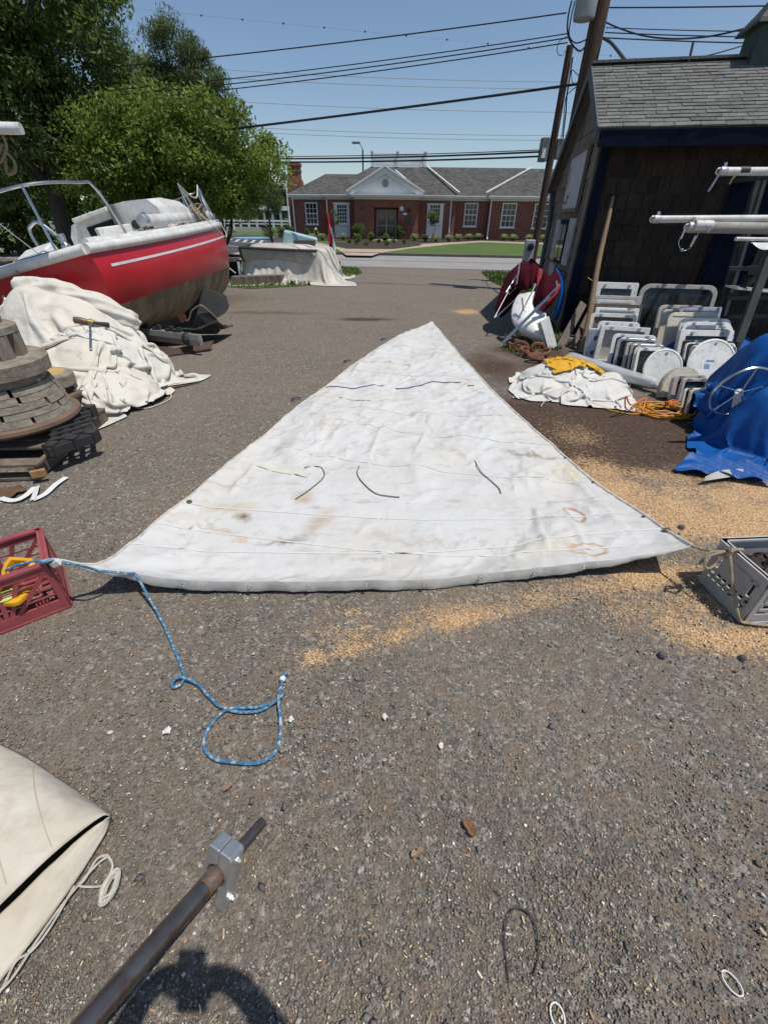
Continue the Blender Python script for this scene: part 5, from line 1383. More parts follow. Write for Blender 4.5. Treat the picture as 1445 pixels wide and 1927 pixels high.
def cloth_obj(name, Q, mat, parent=None, sub=1):
    ny, nx, _ = Q.shape
    idx = np.arange(ny * nx).reshape(ny, nx)
    Fq = np.stack([idx[:-1, :-1], idx[:-1, 1:], idx[1:, 1:], idx[1:, :-1]], -1).reshape(-1, 4)
    o = np_mesh(name, Q.reshape(-1, 3), Fq, mat, smooth=True, parent=parent)
    if sub: md = o.modifiers.new('sub', 'SUBSURF'); md.levels = md.render_levels = sub
    return o
def start_sheet(c, w, h, n, rot, squeeze, z0, seed, amp=.06, ny=None):
    "sheet of true size w x h laid out squeezed around c"
    ny = ny or n; rg = np.random.default_rng(seed)
    u, v = np.meshgrid(np.linspace(-.5, .5, n), np.linspace(-.5, .5, ny))
    x, y = u * w * squeeze, v * h * squeeze
    x = x + (fbm(u * 5 + 3, v * 5, 3, seed) - .5) * amp * 3; y = y + (fbm(u * 5, v * 5 + 8, 3, seed + 2) - .5) * amp * 3
    c_, s_ = math.cos(rot), math.sin(rot)
    z = z0 + (fbm(u * 9, v * 9, 3, seed + 4) - .5) * amp * 4 + rg.normal(0, .004, u.shape)
    return np.stack([c[0] + x * c_ - y * s_, c[1] + x * s_ + y * c_, z], -1), w / (n - 1), h / (ny - 1)

# ------------------------------------------------------------------ the big white sail spread on the ground
def polyline(pts, n):
    pts = catmull([G(*p) for p in pts], 12); L_ = [0]
    for a, b in zip(pts[:-1], pts[1:]): L_.append(L_[-1] + (b - a).length)
    A = np.array([tuple(p) for p in pts]); t = np.linspace(0, L_[-1], n)
    return np.stack([np.interp(t, L_, A[:, k]) for k in range(3)], -1)
NU, NV = 240, 330
Lc, Rc, Bc = polyline(SAIL_LEECH, NV), polyline(SAIL_LUFF, NV), polyline(SAIL_FOOT, NU)
u = np.linspace(0, 1, NU)[None, :, None]; v = np.linspace(0, 1, NV)[:, None, None]
base = Lc[:, None, :] * (1 - u) + Rc[:, None, :] * u
lin = Lc[-1][None, None] * (1 - u) + Rc[-1][None, None] * u
SG = base + (v ** 5) * (Bc[None] - lin)
sagm = (v[..., 0] ** 3) * 4 * u[..., 0] * (1 - u[..., 0])
rg = np.random.default_rng(77)
sx, sy = SG[..., 0], SG[..., 1]
d = .03 + (fbm(sx * 2.4, sy * 1.5, 4, 40) - .5) * .13 + (fbm(sx * 6, sy * 5, 3, 47) - .5) * .045
for _ in range(420):                                   # crease lines
    cx, cy = rg.uniform(-1.6, 1.5), 1.3 + 6.6 * rg.random() ** 1.5
    a = rg.normal(0, .9) + (0.1 if rg.random() < .6 else 1.2); ln = rg.uniform(.12, .75); wd = rg.uniform(.011, .034); hh = rg.uniform(.006, .019) * (1 if rg.random() < .75 else -.6)
    c, s = math.cos(a), math.sin(a)
    bow = rg.normal(0, .25)
    p_, q_ = (sx - cx) * c + (sy - cy) * s, -(sx - cx) * s + (sy - cy) * c
    q_ = q_ - bow * p_ * p_
    d += hh * np.exp(-np.abs(q_ / wd) ** 1.3) * np.clip(1 - (p_ / ln) ** 2, 0, 1)
# long panel folds that run across
for y0, sl, hh in ((1.75, -.10, .012), (2.15, -.14, .009), (2.75, -.12, .012), (3.2, .02, .007), (3.75, -.05, .010), (4.6, -.03, .010), (5.5, -.02, .009)):
    q_ = sy - (y0 + sl * sx + .05 * np.sin(sx * 2.3 + y0)); d += hh * np.exp(-np.abs(q_ / .022) ** 1.2) * (.4 + fbm(sx * 3, sy * 0 + y0, 2, 5))
edge = np.clip(np.minimum(np.minimum(u[..., 0], 1 - u[..., 0]) * 12, 1), 0, 1) * np.clip((1 - v[..., 0]) * 25, 0, 1)
SG[..., 2] += np.maximum(d * (.3 + .7 * edge), -.03)
SG[..., 2] = np.maximum(SG[..., 2], .012)
def SP(uu, vv, lift=.004):
    fi, fj = uu * (NU - 1), vv * (NV - 1)
    i, j = min(int(fi), NU - 2), min(int(fj), NV - 2); a, b = fi - i, fj - j
    p = SG[j, i] * (1 - a) * (1 - b) + SG[j, i + 1] * a * (1 - b) + SG[j + 1, i] * (1 - a) * b + SG[j + 1, i + 1] * a * b
    return Vector(p) + Vector((0, 0, lift))
def SPX(px, py, lift=.004):
    "sail surface point seen at a photo pixel"
    g_ = G(px, py, .045); k = np.argmin((SG[..., 0] - g_.x) ** 2 + (SG[..., 1] - g_.y) ** 2); p = SG.reshape(-1, 3)[k]
    g_ = G(px, py, p[2]); k = np.argmin((SG[..., 0] - g_.x) ** 2 + (SG[..., 1] - g_.y) ** 2); p = SG.reshape(-1, 3)[k]
    return Vector((g_.x, g_.y, p[2] + lift))
def sail_material(name, base=(.575, .572, .56), warm=(.57, .54, .485), stains=()):
    m = bpy.data.materials.new(name); m.use_nodes = True
    N, L = m.node_tree.nodes, m.node_tree.links
    b = N['Principled BSDF']; b.inputs['Roughness'].default_value = 0.6; b.inputs['Specular IOR Level'].default_value = 0.3
    tc = N.new('ShaderNodeTexCoord')
    def noise(s, d_=5, st=None, dist=0.0):
        n = N.new('ShaderNodeTexNoise'); n.inputs['Scale'].default_value = s; n.inputs['Detail'].default_value = d_; n.inputs['Roughness'].default_value = .62; n.inputs['Distortion'].default_value = dist
        if st:
            mp = N.new('ShaderNodeMapping'); mp.inputs['Scale'].default_value = st; L.new(tc.outputs['Object'], mp.inputs[0]); L.new(mp.outputs[0], n.inputs['Vector'])
        else: L.new(tc.outputs['Object'], n.inputs['Vector'])
        return n.outputs[0]
    def rng(src, a, z, t0=0.0, t1=1.0):
        r_ = N.new('ShaderNodeMapRange'); r_.inputs['From Min'].default_value = a; r_.inputs['From Max'].default_value = z; r_.inputs['To Min'].default_value = t0; r_.inputs['To Max'].default_value = t1
        L.new(src, r_.inputs['Value']); return r_.outputs[0]
    def mix(f, a, c):
        x = N.new('ShaderNodeMix'); x.data_type = 'RGBA'; L.new(f, x.inputs[0])
        for k, q in ((6, a), (7, c)):
            if isinstance(q, tuple): x.inputs[k].default_value = (*q, 1)
            else: L.new(q, x.inputs[k])
        return x.outputs[2]
    c = mix(rng(noise(.9, 4), .42, .7), base, warm)
    c = mix(rng(noise(4.5, 6, dist=.6), .54, .76, 0, .5), c, (.47, .43, .36))
    c = mix(rng(noise(13, 5, (.4, 1, 1)), .56, .74, 0, .5), c, (.32, .27, .21))
    for sx_, sy_, rx, ry, ang, ring, colr_, amt in stains:
        mp = N.new('ShaderNodeMapping'); mp.vector_type = 'TEXTURE'; mp.inputs['Location'].default_value = (sx_, sy_, 0); mp.inputs['Rotation'].default_value = (0, 0, ang); mp.inputs['Scale'].default_value = (rx, ry, 1000)
        nz = N.new('ShaderNodeTexNoise'); nz.inputs['Scale'].default_value = 9; L.new(tc.outputs['Object'], nz.inputs['Vector'])
        va = N.new('ShaderNodeVectorMath'); va.operation = 'MULTIPLY_ADD'; va.inputs[1].default_value = (rx * .9, rx * .9, 0)
        L.new(nz.outputs['Color'], va.inputs[0]); L.new(tc.outputs['Object'], va.inputs[2])
        L.new(va.outputs[0], mp.inputs[0])
        ln = N.new('ShaderNodeVectorMath'); ln.operation = 'LENGTH'; L.new(mp.outputs[0], ln.inputs[0])
        if ring:
            pk_ = N.new('ShaderNodeMath'); pk_.operation = 'SUBTRACT'; pk_.inputs[1].default_value = 1.0; L.new(ln.outputs['Value'], pk_.inputs[0])
            ab = N.new('ShaderNodeMath'); ab.operation = 'ABSOLUTE'; L.new(pk_.outputs[0], ab.inputs[0]); f = rng(ab.outputs[0], .28, .0, 0, amt)
        else: f = rng(ln.outputs['Value'], 1.05, .2, 0, amt)
        fm = N.new('ShaderNodeMath'); fm.operation = 'MULTIPLY'; L.new(f, fm.inputs[0]); L.new(rng(noise(14, 5), .3, .5), fm.inputs[1])
        c = mix(fm.outputs[0], c, colr_)
    L.new(c, b.inputs['Base Color'])
    bn = N.new('ShaderNodeBump'); bn.inputs['Distance'].default_value = .022; bn.inputs['Strength'].default_value = .8
    ad = N.new('ShaderNodeMath'); ad.operation = 'MULTIPLY_ADD'; ad.inputs[1].default_value = .5; L.new(noise(9, 5, dist=1.2), ad.inputs[0])
    nzc = N.new('ShaderNodeTexNoise'); nzc.inputs['Scale'].default_value = 2.5; L.new(tc.outputs['Object'], nzc.inputs['Vector'])
    vm = N.new('ShaderNodeVectorMath'); vm.operation = 'MULTIPLY_ADD'; vm.inputs[1].default_value = (.35, .35, .35); L.new(nzc.outputs['Color'], vm.inputs[0]); L.new(tc.outputs['Object'], vm.inputs[2])
    hs_ = None
    for sc_, wt in ((1.7, 2.2), (3.6, 1.0), (8.0, .32)):
        vo = N.new('ShaderNodeTexVoronoi'); vo.inputs['Scale'].default_value = sc_; L.new(vm.outputs[0], vo.inputs['Vector'])
        q = N.new('ShaderNodeMath'); q.operation = 'MULTIPLY_ADD'; q.inputs[1].default_value = wt; L.new(vo.outputs['Distance'], q.inputs[0])
        if hs_ is not None: L.new(hs_, q.inputs[2])
        else: q.inputs[2].default_value = 0.0
        hs_ = q.outputs[0]
    L.new(hs_, ad.inputs[2])
    L.new(ad.outputs[0], bn.inputs['Height']); L.new(bn.outputs[0], b.inputs['Normal'])
    return m
def stn(px, py, rx, ry, an, ring, colr_, amt):
    g_ = G(px, py, .06); rx, ry = rx * 1.6, ry * 1.8; return (g_.x + rx * .45, g_.y + rx * .45, rx, ry, R(an), ring, colr_, min(1.0, amt * 1.6))
BR, RU = (.2, .15, .1), (.36, .15, .05)
sail_m = sail_material('sailcloth', stains=[stn(1105, 1040, .055, .03, -20, True, RU, .75), stn(1083, 962, .03, .045, 10, True, RU, .6), stn(1065, 885, .05, .04, 0, True, (.5, .4, .22), .5), stn(1050, 1030, .22, .1, 0, False, (.57, .5, .37), .35), stn(1070, 880, .13, .1, 0, False, (.57, .5, .37), .3),
    stn(535, 1005, .10, .02, 12, False, BR, .95), stn(455, 962, .05, .035, -30, False, BR, .8), stn(570, 925, .06, .06, 0, False, (.45, .36, .26), .8), stn(430, 945, .14, .05, 5, False, (.5, .43, .3), .7),
    stn(760, 1000, .22, .04, -5, False, (.45, .4, .34), .38), stn(680, 1035, .16, .02, -8, False, (.36, .3, .24), .35), stn(400, 985, .25, .02, -12, False, (.5, .42, .33), .6), stn(600, 970, .05, .12, -25, False, (.45, .38, .3), .6), stn(900, 1010, .3, .012, -6, False, (.4, .34, .28), .28), stn(640, 800, .5, .04, -4, False, (.55, .5, .44), .45), stn(480, 775, .3, .05, 0, False, (.55, .46, .36), .5), stn(870, 770, .25, .04, 0, False, (.52, .45, .4), .4), stn(1000, 850, .2, .03, -10, False, BR, .45)])
g0_ = G(700, 900)
sail = empty('spread_sail', (0.1, 2.5, 0), label='large white triangular sail spread out across the gravel', cat='sail')
idx = np.arange(NV * NU).reshape(NV, NU)
Fq = np.stack([idx[:-1, :-1], idx[:-1, 1:], idx[1:, 1:], idx[1:, :-1]], -1).reshape(-1, 4)[:, ::-1]
np_mesh('sail_cloth', SG.reshape(-1, 3), Fq, sail_m, smooth=True, parent=sail)
# hanging foot band
g = MB(); grid = []
ft = [Vector(SG[-1, i]) for i in range(0, NU, 2)] + [Vector(SG[-1, -1])]
for k, p_ in enumerate(ft):
    t = k / (len(ft) - 1); hgt = min(.060 * min(1, t * 7) * min(1, (1 - t) * 5) + .004, p_.z - .008)
    wob = .003 * math.sin(k * .7) + .002 * math.sin(k * 1.9)
    grid.append([p_, p_ + Vector((0, -.008 + wob * .4, -hgt * .5)), p_ + Vector((0, -.004 + wob, -hgt))])
g.sheet(grid); g.build('foot_band', pm('foot_tape', (.66, .65, .6), (.5, .48, .43), 9, .65, c3=(.34, .31, .26), scale3=14, amt3=.4, bump=.003, bscale=20), sail, smooth=True, angle=0)
for side, nm in ((0, 'leech_tape'), (NU - 1, 'luff_rope')):
    g = MB(); g.tube([Vector(SG[j, side]) for j in range(0, NV, 3)] + [Vector(SG[-1, side])], .011 if side else .007, 6); g.build(nm, pm('bolt_rope', (.62, .6, .55), (.42, .39, .34), 20, .8), sail, smooth=True)
tape_m = pm('batten_pocket_cloth', (.62, .6, .52), (.55, .52, .44), 9, .65, bump=.001)
def ribbon(name, uv, w, mat, lift=.004, dense=14):
    pts = []
    for (a, b), (c, d_) in zip(uv[:-1], uv[1:]):
        for k in range(dense): pts.append((a + (c - a) * k / dense, b + (d_ - b) * k / dense))
    pts.append(uv[-1]); g = MB(); grid = []
    P3 = [SP(a, b, lift) for a, b in pts]
    for k, p_ in enumerate(P3):
        dd = P3[min(k + 1, len(P3) - 1)] - P3[max(k - 1, 0)]; n_ = Vector((-dd.y, dd.x, 0)).normalized() * w / 2
        grid.append([p_ - n_, p_ + n_])
    g.sheet(grid); return g.build(name, mat, sail, smooth=True)
def uv_of(px, py):
    g_ = G(px, py, .045); k = int(np.argmin((SG[..., 0] - g_.x) ** 2 + (SG[..., 1] - g_.y) ** 2)); return ((k % NU) / (NU - 1), (k // NU) / (NV - 1))
ribbon('batten_pocket', [uv_of(452, 866), uv_of(582, 888)], .07, tape_m); ribbon('batten_pocket', [uv_of(592, 744), uv_of(705, 760)], .07, tape_m); ribbon('batten_pocket', [uv_of(685, 680), uv_of(775, 686)], .07, tape_m)
seam_m = pm('seam_stitching', (.64, .64, .62), (.58, .57, .54), 30, .7)
for a, b in (((520, 838), (1100, 905)), ((640, 796), (1040, 838)), ((345, 950), (1190, 975)), ((300, 990), (1180, 1046)), ((575, 762), (985, 792)), ((660, 700), (905, 716)), ((735, 655), (850, 660)), ((250, 1040), (1240, 1010))):
    (u0, v0), (u1, v1) = uv_of(*a), uv_of(*b); ribbon('panel_seam', [(u0, v0), ((u0 + u1) / 2, (v0 + v1) / 2 + .004), (u1, v1)], .011, seam_m, .0022, 40)
navy_t = pm('navy_draft_stripe', (.03, .035, .11), (.05, .055, .14), 8, .7)
for a, b in (((613, 730), (722, 727)), ((744, 730), (866, 722)), ((880, 728), (893, 724))): ribbon('draft_stripe', [uv_of(*a), uv_of(*b)], .02, navy_t, .005, 20)
line_m = pm('reef_line', (.16, .14, .12), (.09, .08, .07), 30, .9)
for k, pts in enumerate((((573, 881), (600, 881), (610, 890), (607, 902), (580, 925), (556, 941)), ((676, 878), (672, 893), (683, 910), (707, 930), (738, 936), (752, 937)), ((893, 872), (905, 890), (922, 905), (938, 920), (942, 930)))):
    g = MB(); g.tube(catmull([SPX(a, b, .008) for a, b in pts], 6), .0036, 6); g.build('reef_line', line_m, sail, smooth=True)
brass = pm('grommet_brass', (.3, .27, .2), (.2, .18, .14), 20, .4, metal=.8)
def grommet(p_, r_, up=Vector((0, 0, 1)), mat=brass):
    x_, y_, d_ = frame_from(up, Vector((1, 0, 0))); g = MB()
    g.tube([p_ + x_ * r_ * math.cos(t * .5236) + y_ * r_ * math.sin(t * .5236) for t in range(12)], r_ * .42, 6, closed=True)
    o = g.build('grommet', mat, sail, smooth=True)
    g = MB(); g.lathe([(r_ * .8, 0), (r_ * .8, .002)], 10, p_ - up * .002, Matrix((x_, y_, d_)).transposed()); g.build('eyelet_hole', black_plastic if mat is brass else white_trim, o)
grommet(SPX(356, 945, .006), .014); grommet(SPX(1251, 1006, .006), .016); grommet(SPX(1210, 974, .006), .008); grommet(SPX(1116, 908, .006), .008); grommet(SPX(1064, 862, .006), .008)
for px in (352, 468, 580, 692, 798, 908, 1009, 1105):
    i = int(np.argmin(np.abs(np.array([(ft[k].x) for k in range(len(ft))]) - G(px, 1097, .06).x))); grommet(ft[i] + Vector((0, -.018, -.018)), .008, Vector((0, -1, .25)).normalized(), alu)
for a in ((690, 676), (648, 634)):
    pass
for px, py in ((735, 640), (668, 681), (573, 752)):
    a = G(px - 8, py - 3, .02); g = MB(); g.tube(catmull([a, a + Vector((-.04, .02, .0)), a + Vector((-.09, -.03, 0)), a + Vector((-.05, -.06, 0))], 5), .007, 6); g.build('leech_telltale', navy_t, sail)
# ------------------------------------------------------------------ milk crates
def crate(name, loc, yaw, sx, sy, h, mat, label, pattern):
    t = local(empty(name, loc, (0, 0, yaw), label=label, cat='crate'))
    th = .012
    def side(nm, a, b):                                # a,b: local corner xy of one wall
        a, b = Vector((*a, 0)), Vector((*b, 0)); L_ = (b - a).length; d = (b - a).normalized(); up = Vector((0, 0, 1)); g = MB()
        n_ = d.cross(up)
        pt = lambda s, z: a + d * s + up * z
        g.bar(pt(0, h - .025), pt(L_, h - .025), th, .05, up); g.bar(pt(0, h - .006), pt(L_, h - .006), .03, .012, up); g.bar(pt(0, .03), pt(L_, .03), th, .06, up); g.bar(pt(0, .004), pt(L_, .004), .022, .008, up)
        for s in (0.012, L_ - .012): g.bar(pt(s, 0), pt(s, h), .024, .016, n_)
        if pattern == 'fan':
            c_ = pt(L_ / 2, .05)
            for q in (.05, .27, .42, .58, .73, .95): g.bar(pt(L_ / 2 + (q - .5) * .12, .055), pt(L_ * q, h - .05), .018, .009, n_)
            for z_ in (.10, .145, .19): g.bar(pt(.02, z_), pt(L_ - .02, z_), .006, .008, up)
            for s0 in (.06, L_ - .11):
                for q in range(4): g.bar(pt(s0 + q * .014, .058), pt(s0 + q * .014, .085), .006, .011, n_)
        else:
            g.bar(pt(L_ * .2, .165), pt(L_ * .8, .165), .010, .09, up)
            for z_ in (.085, .125, .215): g.bar(pt(.02, z_), pt(L_ - .02, z_), .009, .016, up)
            for q in range(8): g.bar(pt(L_ * (q + .6) / 8.2 - .012, .055), pt(L_ * (q + .6) / 8.2 + .012, .125), .012, .009, n_)
            for q in (.1, .22, .78, .9): g.bar(pt(L_ * q, .12), pt(L_ * q, h - .05), .016, .009, n_)
        return g.build(nm, mat, t)
    c = [(0, 0), (sx, 0), (sx, sy), (0, sy)]
    for k in range(4): side('side_wall', c[k], c[(k + 1) % 4])
    g = MB()
    for k in range(6): g.bar((.01, sy * (k + .5) / 6, .012), (sx - .01, sy * (k + .5) / 6, .012), .016, .008)
    for k in range(7): g.bar((sx * (k + .5) / 7, .01, .0135), (sx * (k + .5) / 7, sy - .01, .0135), .016, .008)
    g.build('bottom_grid', mat, t)
    return t
maroon = pm('maroon_plastic', (.34, .075, .08), (.28, .058, .064), 5, .55, c3=(.32, .12, .12), scale3=30, amt3=.4, bump=.0006, bscale=90)
greyp = pm('grey_plastic', (.47, .455, .44), (.4, .39, .375), 5, .55, c3=(.34, .34, .34), scale3=30, amt3=.4, bump=.0006, bscale=90)
f0, f1 = G(133, 1140), G(0, 1192)
yaw = math.atan2(f0.y - f1.y, f0.x - f1.x)
e_ = Vector((math.cos(yaw), math.sin(yaw), 0))
rc_ = crate('milk_crate', tuple(f0 - e_ * .48), yaw, .48, .33, .285, maroon, 'maroon plastic crate at the left edge holding the sail corner', 'fan')
g1, g2 = G(1316, 1091), G(1395, 1172)
yaw2 = math.atan2(g1.y - g2.y, g1.x - g2.x) - R(90)
gc_ = crate('milk_crate', tuple(g2), yaw2, .48, (g1 - g2).length, .28, greyp, 'grey plastic crate full of chain at the right edge', 'panel')
# chain in the grey crate
chain_m = pm('dark_chain_iron', (.045, .035, .03), (.085, .06, .05), 20, .7, metal=.3, bump=.002, bscale=60)
def link_mesh(R1, R2, r_, n=14):
    g = MB(); g.tube([Vector((R1 * math.cos(t * 2 * math.pi / n), R2 * math.sin(t * 2 * math.pi / n), 0)) for t in range(n)], r_, 6, closed=True); return g
chn = empty('chain_heap', tuple(g2 + Vector((.15, .2, .02))), label='heap of dark iron chain inside the grey crate', cat='chain')
rg = np.random.default_rng(4); first = None
M2 = Matrix.Rotation(yaw2, 3, 'Z')
for k in range(130):
    lx, ly = rg.uniform(.05, .44), rg.uniform(.05, .27)
    zz = .05 + .215 * (1 - ((lx - .25) / .35) ** 2) * rg.uniform(.75, 1.0) * (.85 + .15 * math.sin(ly * 20)); 
    p_ = g2 + M2 @ Vector((lx, ly, zz))
    if first is None: o = first = link_mesh(.027, .017, .0065, 12).build('link', chain_m, chn, smooth=True)
    else: o = first.copy(); col.objects.link(o); o.parent = chn; o.matrix_parent_inverse = first.matrix_parent_inverse
    o.location = p_; o.rotation_euler = (rg.uniform(-1, 1), rg.uniform(-1, 1), rg.uniform(0, 6.28))
cm_ = MB(); cm_.lathe([(.22, .0), (.21, .13), (.14, .18), (0, .19)], 16, g2 + M2 @ Vector((.25, .16, .02)), Matrix.Scale(.75, 3, Vector((0, 1, 0)))); cm_.build('chain_mass', chain_m, chn, smooth=True)
# rope tying the sail corner to the grey crate
tan = pm('tan_line', (.36, .29, .2), (.26, .2, .13), 30, .9, bump=.0015, bscale=200)
tk_ = Vector(SG[-1, -1]); kn = P(1364, 1035, g1.y - .02); kn = G(1364, 1038, .285)
rp = empty('tie_rope', tuple(G(1330, 1085)), label='tan rope tying the sail corner to the grey crate', cat='rope')
def rope(pts, r_, mat, parent, name='strand', sm=8, n=7):
    g = MB(); g.tube(catmull(pts, sm), r_, n); return g.build(name, mat, parent, smooth=True)
rope([tk_, tk_.lerp(kn, .5) + Vector((0, 0, -.012)), kn], .006, tan, rp); rope([tk_ + Vector((0, .006, 0)), tk_.lerp(kn, .5) + Vector((0, .01, -.02)), kn + Vector((.02, 0, 0))], .005, tan, rp)
rope([kn + Vector((.01, -.02, .012)), kn + Vector((.02, -.01, .02)), kn + Vector((.03, .015, .01)), kn + Vector((.02, .02, -.015)), kn + Vector((.0, -.015, -.02)), kn + Vector((.01, -.022, .01))], .008, tan, rp, 'knot')
rope([kn + Vector((.01, 0, .01)), kn + Vector((.05, .0, .012)), kn + Vector((.08, .0, .012))], .009, tan, rp, 'knot')
rope([kn, G(1335, 1040, .27), G(1318, 1058, .22), G(1311, 1068, .2)], .006, tan, rp, 'tail'); rope([kn, G(1330, 1048, .26), G(1325, 1062, .22), G(1333, 1070, .2), G(1347, 1060, .22), G(1352, 1045, .26)], .006, tan, rp, 'bow_loop')
rope([kn + Vector((.012, -.01, 0)), G(1374, 1055, .26), G(1378, 1100, .16), G(1386, 1145, .08), G(1393, 1168, .02), G(1408, 1173, .012), G(1445, 1177, .012), G(1520, 1180, .012)], .0075, tan, rp, 'strand')
# yellow snow shovel grip like tool in the maroon crate
yl = pm('yellow_plastic', (.72, .36, .012), (.62, .3, .01), 6, .42)
tool = empty('yellow_tool', tuple(G(30, 1120, .02)), label='yellow plastic D grip tool standing in the maroon crate', cat='tool')
def Yp(px, py, z): return G(px, py, z)
ol = [(2, 1090), (2, 1075), (8, 1058), (18, 1047), (60, 1050), (67, 1058), (52, 1078), (34, 1083), (22, 1090)]
il = [(9, 1080), (10, 1072), (14, 1062), (20, 1053), (50, 1055), (57, 1058), (48, 1070), (32, 1075), (20, 1078)]
g = MB(); Oo, Ii = [Yp(a, b, .27 - .0008 * (b - 1047)) for a, b in ol], [Yp(a, b, .275 - .0008 * (b - 1047)) for a, b in il]; n = len(ol); dn = Vector((0, 0, -.03))
g.add(Oo + Ii + [p_ + dn for p_ in Oo] + [p_ + dn for p_ in Ii], [f for i in range(n) for f in ((i, (i + 1) % n, n + (i + 1) % n, n + i), (2 * n + i, 2 * n + (i + 1) % n, (i + 1) % n, i), (n + i, n + (i + 1) % n, 3 * n + (i + 1) % n, 3 * n + i), (3 * n + i, 3 * n + (i + 1) % n, 2 * n + (i + 1) % n, 2 * n + i))])
g.build('grip', yl, tool, bevel=.004)
g = MB(); g.bar(Yp(12, 1085, .235), Yp(-12, 1118, .15), .07, .03); g.build('handle_socket', yl, tool, bevel=.006)
g = MB(); g.prism(rrect(.2, .12, .03), .13, .16, tf=lambda p: Vector((p.x, p.y, p.z)) + Vector((G(12, 1122, .14).x, G(12, 1122, .14).y, 0))); g.build('guard', yl, tool, bevel=.008)
g = MB(); q = Yp(10, 1121, .165); g.lathe([(.045, 0), (.04, .008), (0, .01)], 16, q); g.build('sticker', pm('lime_label', (.5, .6, .2), None, rough=.5), tool)
# ------------------------------------------------------------------ blue rope
blue = pm('blue_rope', (.03, .13, .24), (.05, .19, .32), 60, .75, c3=(.5, .55, .58), scale3=55, amt3=1.0, bump=.0012, bscale=220, detail=2)
br_ = empty('blue_rope', tuple(G(430, 1330)), label='blue flecked rope tied to the sail corner and looping over the gravel', cat='rope')
cr_ = P(95, 1058, 1.6); cr_ = G(94, 1056, .29)
rope([G(10, 1074, .27), G(26, 1066, .285), G(60, 1057, .29), cr_], .006, blue, br_); rope([cr_, G(140, 1062, .28), G(172, 1070, .22), G(182, 1074, .19)], .006, blue, br_)
rope([G(182, 1074, .185), G(240, 1079, .15), G(252, 1079, .14), G(258, 1085, .125), G(275, 1115, .07), G(300, 1160, .02), G(325, 1215, .009), G(344, 1262, .009), G(346, 1276, .009), G(338, 1290, .01), G(326, 1293, .012), G(324, 1285, .016), G(334, 1276, .02), G(346, 1276, .02), G(372, 1288, .01), G(392, 1310, .009), G(415, 1330, .009), G(450, 1340, .009), G(490, 1337, .012), G(520, 1318, .014), G(537, 1302, .016)], .0062, blue, br_, sm=10)
rope([G(537, 1302, .016), G(515, 1322, .022), G(480, 1331, .02), G(440, 1333, .012), G(420, 1340, .009), G(398, 1362, .009), G(385, 1388, .009), G(386, 1410, .009), G(402, 1428, .009), G(430, 1434, .009), G(480, 1437, .009), G(510, 1424, .009), G(525, 1398, .009), G(528, 1360, .009), G(524, 1315, .026), G(530, 1286, .02), G(532, 1278, .02)], .0062, blue, br_, sm=10)
g = MB(); g.lathe([(0, -.013), (.008, -.011), (.0125, -.004), (.0135, .002), (.01, .009), (0, .013)], 14, G(532, 1278, .016)); g.build('bead', pm('bead_white', (.62, .7, .76), None, rough=.4), br_, smooth=True)
rope([G(533, 1274, .018), G(537, 1268, .016), G(541, 1266, .012)], .006, blue, br_, 'frayed_end')
for k in range(3):
    a = cr_ + Vector((.01 * k - .01, -.01, .006)); rope([a + Vector((-.015, -.012, 0)), a + Vector((0, -.016, .012)), a + Vector((.015, 0, .012)), a + Vector((.005, .015, 0)), a + Vector((-.015, .004, -.008))], .0065, blue, br_, 'knot')
g = MB(); q = G(106, 1060, .285); g.box(q, (.05, .022, .03), Matrix.Rotation(R(-25), 3, 'Y')); g.build('white_tape', white_paint, br_, bevel=.004)
# ------------------------------------------------------------------ pole with aluminium clamp in the foreground
pC, pB = Vector((-.447, .415, .082)), Vector((-.592, .12, .245))
pd_ = (pB - pC).normalized()
pp = empty('steel_pole', tuple(pC), label='dark steel pole with an aluminium clamp lying in the foreground', cat='pole')
g = MB(); g.tube([pC - pd_ * .0, pC + pd_ * 1.15], .0255, 20); g.build('tube', dark_steel, pp, smooth=True)
g = MB(); g.tube([pC + pd_ * .012, pC + pd_ * .07], .0262, 20); g.build('rusted_end', pm('rust_patches', (.16, .07, .035), (.09, .075, .065), 26, .6, c3=(.26, .2, .15), scale3=60, amt3=.5, bump=.001, bscale=80, lo=.45, hi=.55), pp, smooth=True)
gp = pC - pd_ * (pC.z / pd_.z); g = MB(); g.tube([pC, gp + pd_ * .012], .0165, 12); g.build('spigot', dark_steel, pp, smooth=True)
sd_ = Vector((0, 0, 1)).cross(pd_).normalized(); up_ = pd_.cross(sd_).normalized()
if up_.z < 0: up_ = -up_
sd_ = up_.cross(pd_).normalized()
if sd_.x < 0: sd_ = -sd_
cl = pC - up_ * .03
def cb(c, sz, name, mat, par, bev=.006):
    g = MB(); g.box(c, sz, Matrix((sd_, up_, pd_)).transposed()); return g.build(name, mat, par, bevel=bev)
clamp_h = .17
for s in (-1, 1):
    # C-shaped half: outline in (side, up), extruded along the pole
    ol = [(.001, .03), (.001, .078), (.036, .078), (.044, .068), (.044, -.088), (.036, -.096), (.018, -.096), (.012, -.088), (.012, -.04)]
    arc = [(.033 * math.sin(R(a)), .033 * -math.cos(R(a))) for a in (20, 50, 90, 130, 160)]
    ol = [(.001, .033), (.001, .082), (.036, .082), (.044, .072), (.044, -.092), (.036, -.1), (.018, -.1), (.012, -.092), (.012, -.034)] + arc
    g = MB(); g.prism(ol if s > 0 else [(x, y) for x, y in ol][::-1], -.026, .026, tf=lambda p: pC + sd_ * (p.x * s) + up_ * p.y + pd_ * (p.z + .0))
    hf = g.build('clamp_half', alu, pp, bevel=.004)
